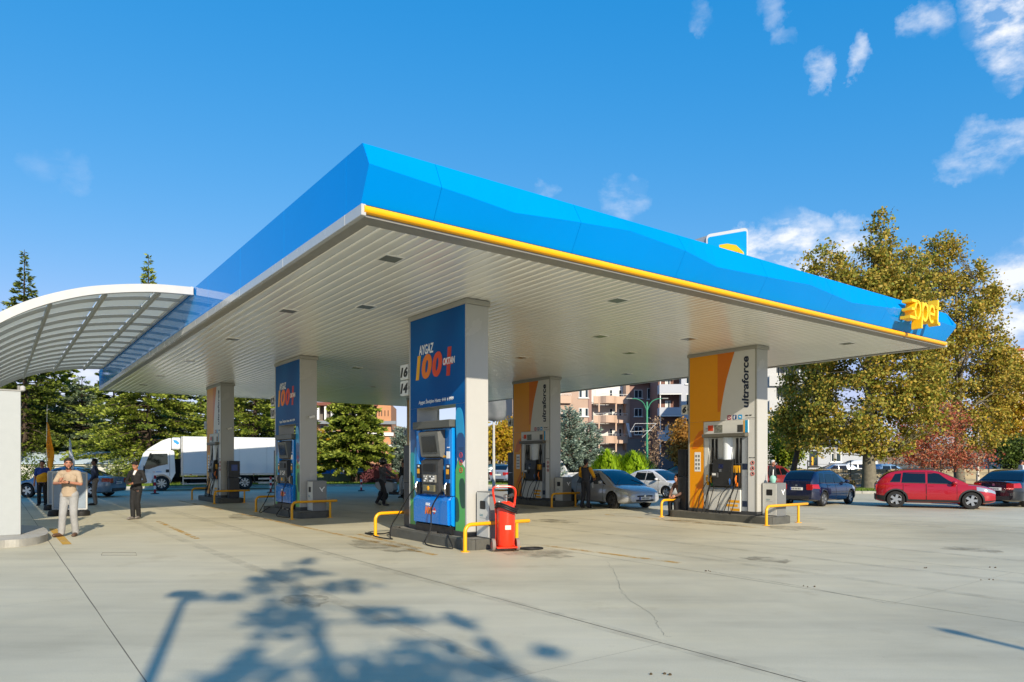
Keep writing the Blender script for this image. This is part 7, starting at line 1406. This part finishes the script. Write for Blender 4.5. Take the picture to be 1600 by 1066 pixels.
# ------------------------------------------------------------------ street furniture
def feather(label, x, yb_, ytop, yf0, yf1, w, col, Yq, slope=1):
    t = thing('feather_flag', label, 'flag', at(x, Yq), 0, 'feather flags'); zt = zpx(ytop, Yq); mb = MB(); mb.tube([(0, 0, 0), (0, 0, zt * .7), (.02, 0, zt)], [.02, .014, .006], 6); mb.build('pole', M_wht, t); z0, z1 = zpx(yf1, Yq), zpx(yf0, Yq)
    mb = MB(); mb.lathe([(.22, 0), (.22, .05), (.05, .08)], 14); mb.build('base', M_gun, t)
    mb = MB(); mb.grid(lambda u_, v_: Vector((.015 + u_ * w * math.sin(PI * min(1, .12 + .88 * v_) ** .75) ** .7 , .05 * math.sin(u_ * 5 + v_ * 9), z0 + (z1 - z0) * v_)), 7, 22); o = mb.build('flag_cloth', mat('flag' + col, col, .7, var=.06), t); md = o.modifiers.new('s', 'SOLIDIFY'); md.thickness = .008
    if col == '#f2a011': lettering('opet', .2, mat('flag_ink', '#b06a10', .7, var=0), t, frame((.19, -.07, z0 + .55), (0, 0, 1), (-1, 0, 0)), fit=(1.0, .13))
feather('orange feather flag on a thin white pole behind the uniformed attendant', 73, 795, 632, 660, 737, .26, '#f2a011', 28.5); feather('white feather flag right behind the bearded man', 108, 780, 684, 688, 742, .2, '#d5dbe6', 30.5)
def barrier(label, loc, rz):
    t = thing('barrier_frame', label, 'barrier', loc, rz, 'white framed barriers on rubber feet'); w, z0, z1 = 1.0, .2, 1.32
    mb = MB(); mb.tube([(-w / 2, 0, z0), (-w / 2, 0, z1)], .028, 8); mb.tube([(w / 2, 0, z0), (w / 2, 0, z1)], .028, 8); mb.tube([(-w / 2, 0, z0), (w / 2, 0, z0)], .028, 8); mb.tube([(-w / 2, 0, z1), (w / 2, 0, z1)], .028, 8); mb.build('frame', M_wst, t)
    mb = MB(); mb.box(-w / 2 + .03, w / 2 - .03, -.012, .012, z0 + .03, z1 - .03); mb.build('banner', mat('banner_grey', '#8d99a4', .5, var=.15, scale=3), t)
    for x in (-.42, -.05, .4): mb = MB(); mb.lathe([(.22, 0), (.23, .03), (.22, .14), (.16, .18), (.05, .19)], 18, Matrix.Translation((x, -.02, 0)) @ Matrix.Scale(.82, 4, (1, 0, 0))); mb.build('rubber_foot', M_rub, t)
p = G(109, 806); barrier('white framed banner barrier on black rubber feet directly behind the bearded man', p, R(4)); p = G(99, 797); barrier('second white framed barrier slightly farther back and left', p, R(4))
def delin(label, x, y, h=.82):
    p = G(x, y); t = thing('delineator_post', label, 'bollard', p, 0, 'red and white marker posts'); mb = MB(); mb.lathe([(.2, 0), (.2, .03), (.08, .06), (.06, .06)], 14); mb.build('base', M_rub, t)
    for k in range(5): mb = MB(); mb.lathe([(.055, .06 + k * h / 5 + .002), (.055, .06 + (k + 1) * h / 5 - .002)], 12); mb.build('band', mat('marker_red', '#c41f2c', .5) if k % 2 == 0 else M_wht, t)
delin('red and white marker post beside the truck front wheel', 242, 772, .9); delin('red and white marker post just left of the middle blue column', 423, 770, .8); delin('red and white marker post in front of the purple bush', 564.5, 767.5, .75)
# green street lamp with ornaments
YL = 66.; t = thing('street_lamp', 'green double armed street lamp with thin star ornament in front of the apartment block', 'street lamp', at(1011, YL)); M_grn = mat('lamp_green', '#3f8f6a', .4, var=.06); zt = zpx(628, YL)
mb = MB(); mb.tube([(0, 0, 0), (0, 0, zt * .55), (0, 0, zt)], [.13, .1, .08], 10); mb.build('pole', M_grn, t)
for sx in (-1, 1):
    mb = MB(); mb.tube(bez([(0, 0, zt - .9), (sx * .35, 0, zt - .1), (sx * .9, 0, zt + .25), (sx * 1.45, 0, zt + .3)], 6), .04, 6); mb.build('arm', M_grn, t); mb = MB(); mb.box(sx * 1.4, sx * 2.0, -.12, .12, zt + .26, zt + .36, bev=.03); mb.build('lamp_head', M_grey, t)
for (a, b) in (((-1.15, zpx(662, YL)), (.85, zpx(662, YL))), ((.85, zpx(662, YL)), (-.5, zpx(684, YL))), ((-1.6, zpx(675, YL)), (.4, zpx(673, YL))), ((-1.15, zpx(662, YL)), (-1.6, zpx(675, YL)))): mb = MB(); mb.tube([(a[0], -.12, a[1]), (b[0], -.12, b[1])], .014, 5); mb.build('ornament', M_wht, t)
YP = 47.6; t = thing('lamp_post', 'slim pale lamp post in front of the autumn trees at right', 'lamp post', at(1528, YP)); mb = MB(); mb.tube([(0, 0, 0), (0, 0, .8), (0, 0, zpx(505, YP))], [.13, .08, .045], 10); mb.build('pole', mat('pale_pole', '#cfc9bc', .5), t); mb = MB(); mb.tube([(0, 0, zpx(505, YP)), (-.4, -.2, zpx(500, YP))], .03, 6); mb.box(-.75, -.35, -.3, -.1, zpx(500, YP) - .03, zpx(500, YP) + .07); mb.build('lamp_head', M_grey, t)
# grey flag on a white pole seen between the columns
YF = 42.; t = thing('flag_pole', 'white pole with a hanging dark grey flag between the nearest and amber middle columns', 'flag pole', at(771.5, YF)); zt = zpx(560, YF); mb = MB(); mb.tube([(0, 0, 0), (0, 0, zpx(660, YF)), (0, 0, zt)], [.1, .07, .05], 10); mb.build('pole', M_wst, t)
z0, z1 = zpx(656, YF), zpx(600, YF); mb = MB(); mb.grid(lambda u_, v_: Vector((-.55 + u_ * 1.25 + .06 * math.sin(v_ * 5), -.12 + .08 * math.sin(u_ * 7 + v_ * 3), z0 + (z1 - z0) * v_ - .1 * math.sin(u_ * 3))), 12, 8); o = mb.build('flag_cloth', mat('flag_grey', '#6c6d6f', .7, var=.2, scale=2, var2='#59605f'), t); md = o.modifiers.new('s', 'SOLIDIFY'); md.thickness = .01
# wire fence posts on the right verge
t = thing('wire_fence', 'thin dark wire fence along the right verge behind the red crossover', 'fence', (0, 0, 0)); pts = [at(x, 42.5) for x in (1262, 1329, 1400, 1470, 1545, 1620)]
for p in pts: mb = MB(); mb.tube([(p[0], p[1], 0), (p[0], p[1], 1.75)], .03, 6); mb.build('post', M_dark, t)
for z in (.5, 1.0, 1.5): mb = MB(); mb.tube([(p[0], p[1], z) for p in pts], .008, 4); mb.build('wire', M_dark, t)
# driver in the silver car: head and shoulders above the sill of the open window
bpy.context.view_layer.update()
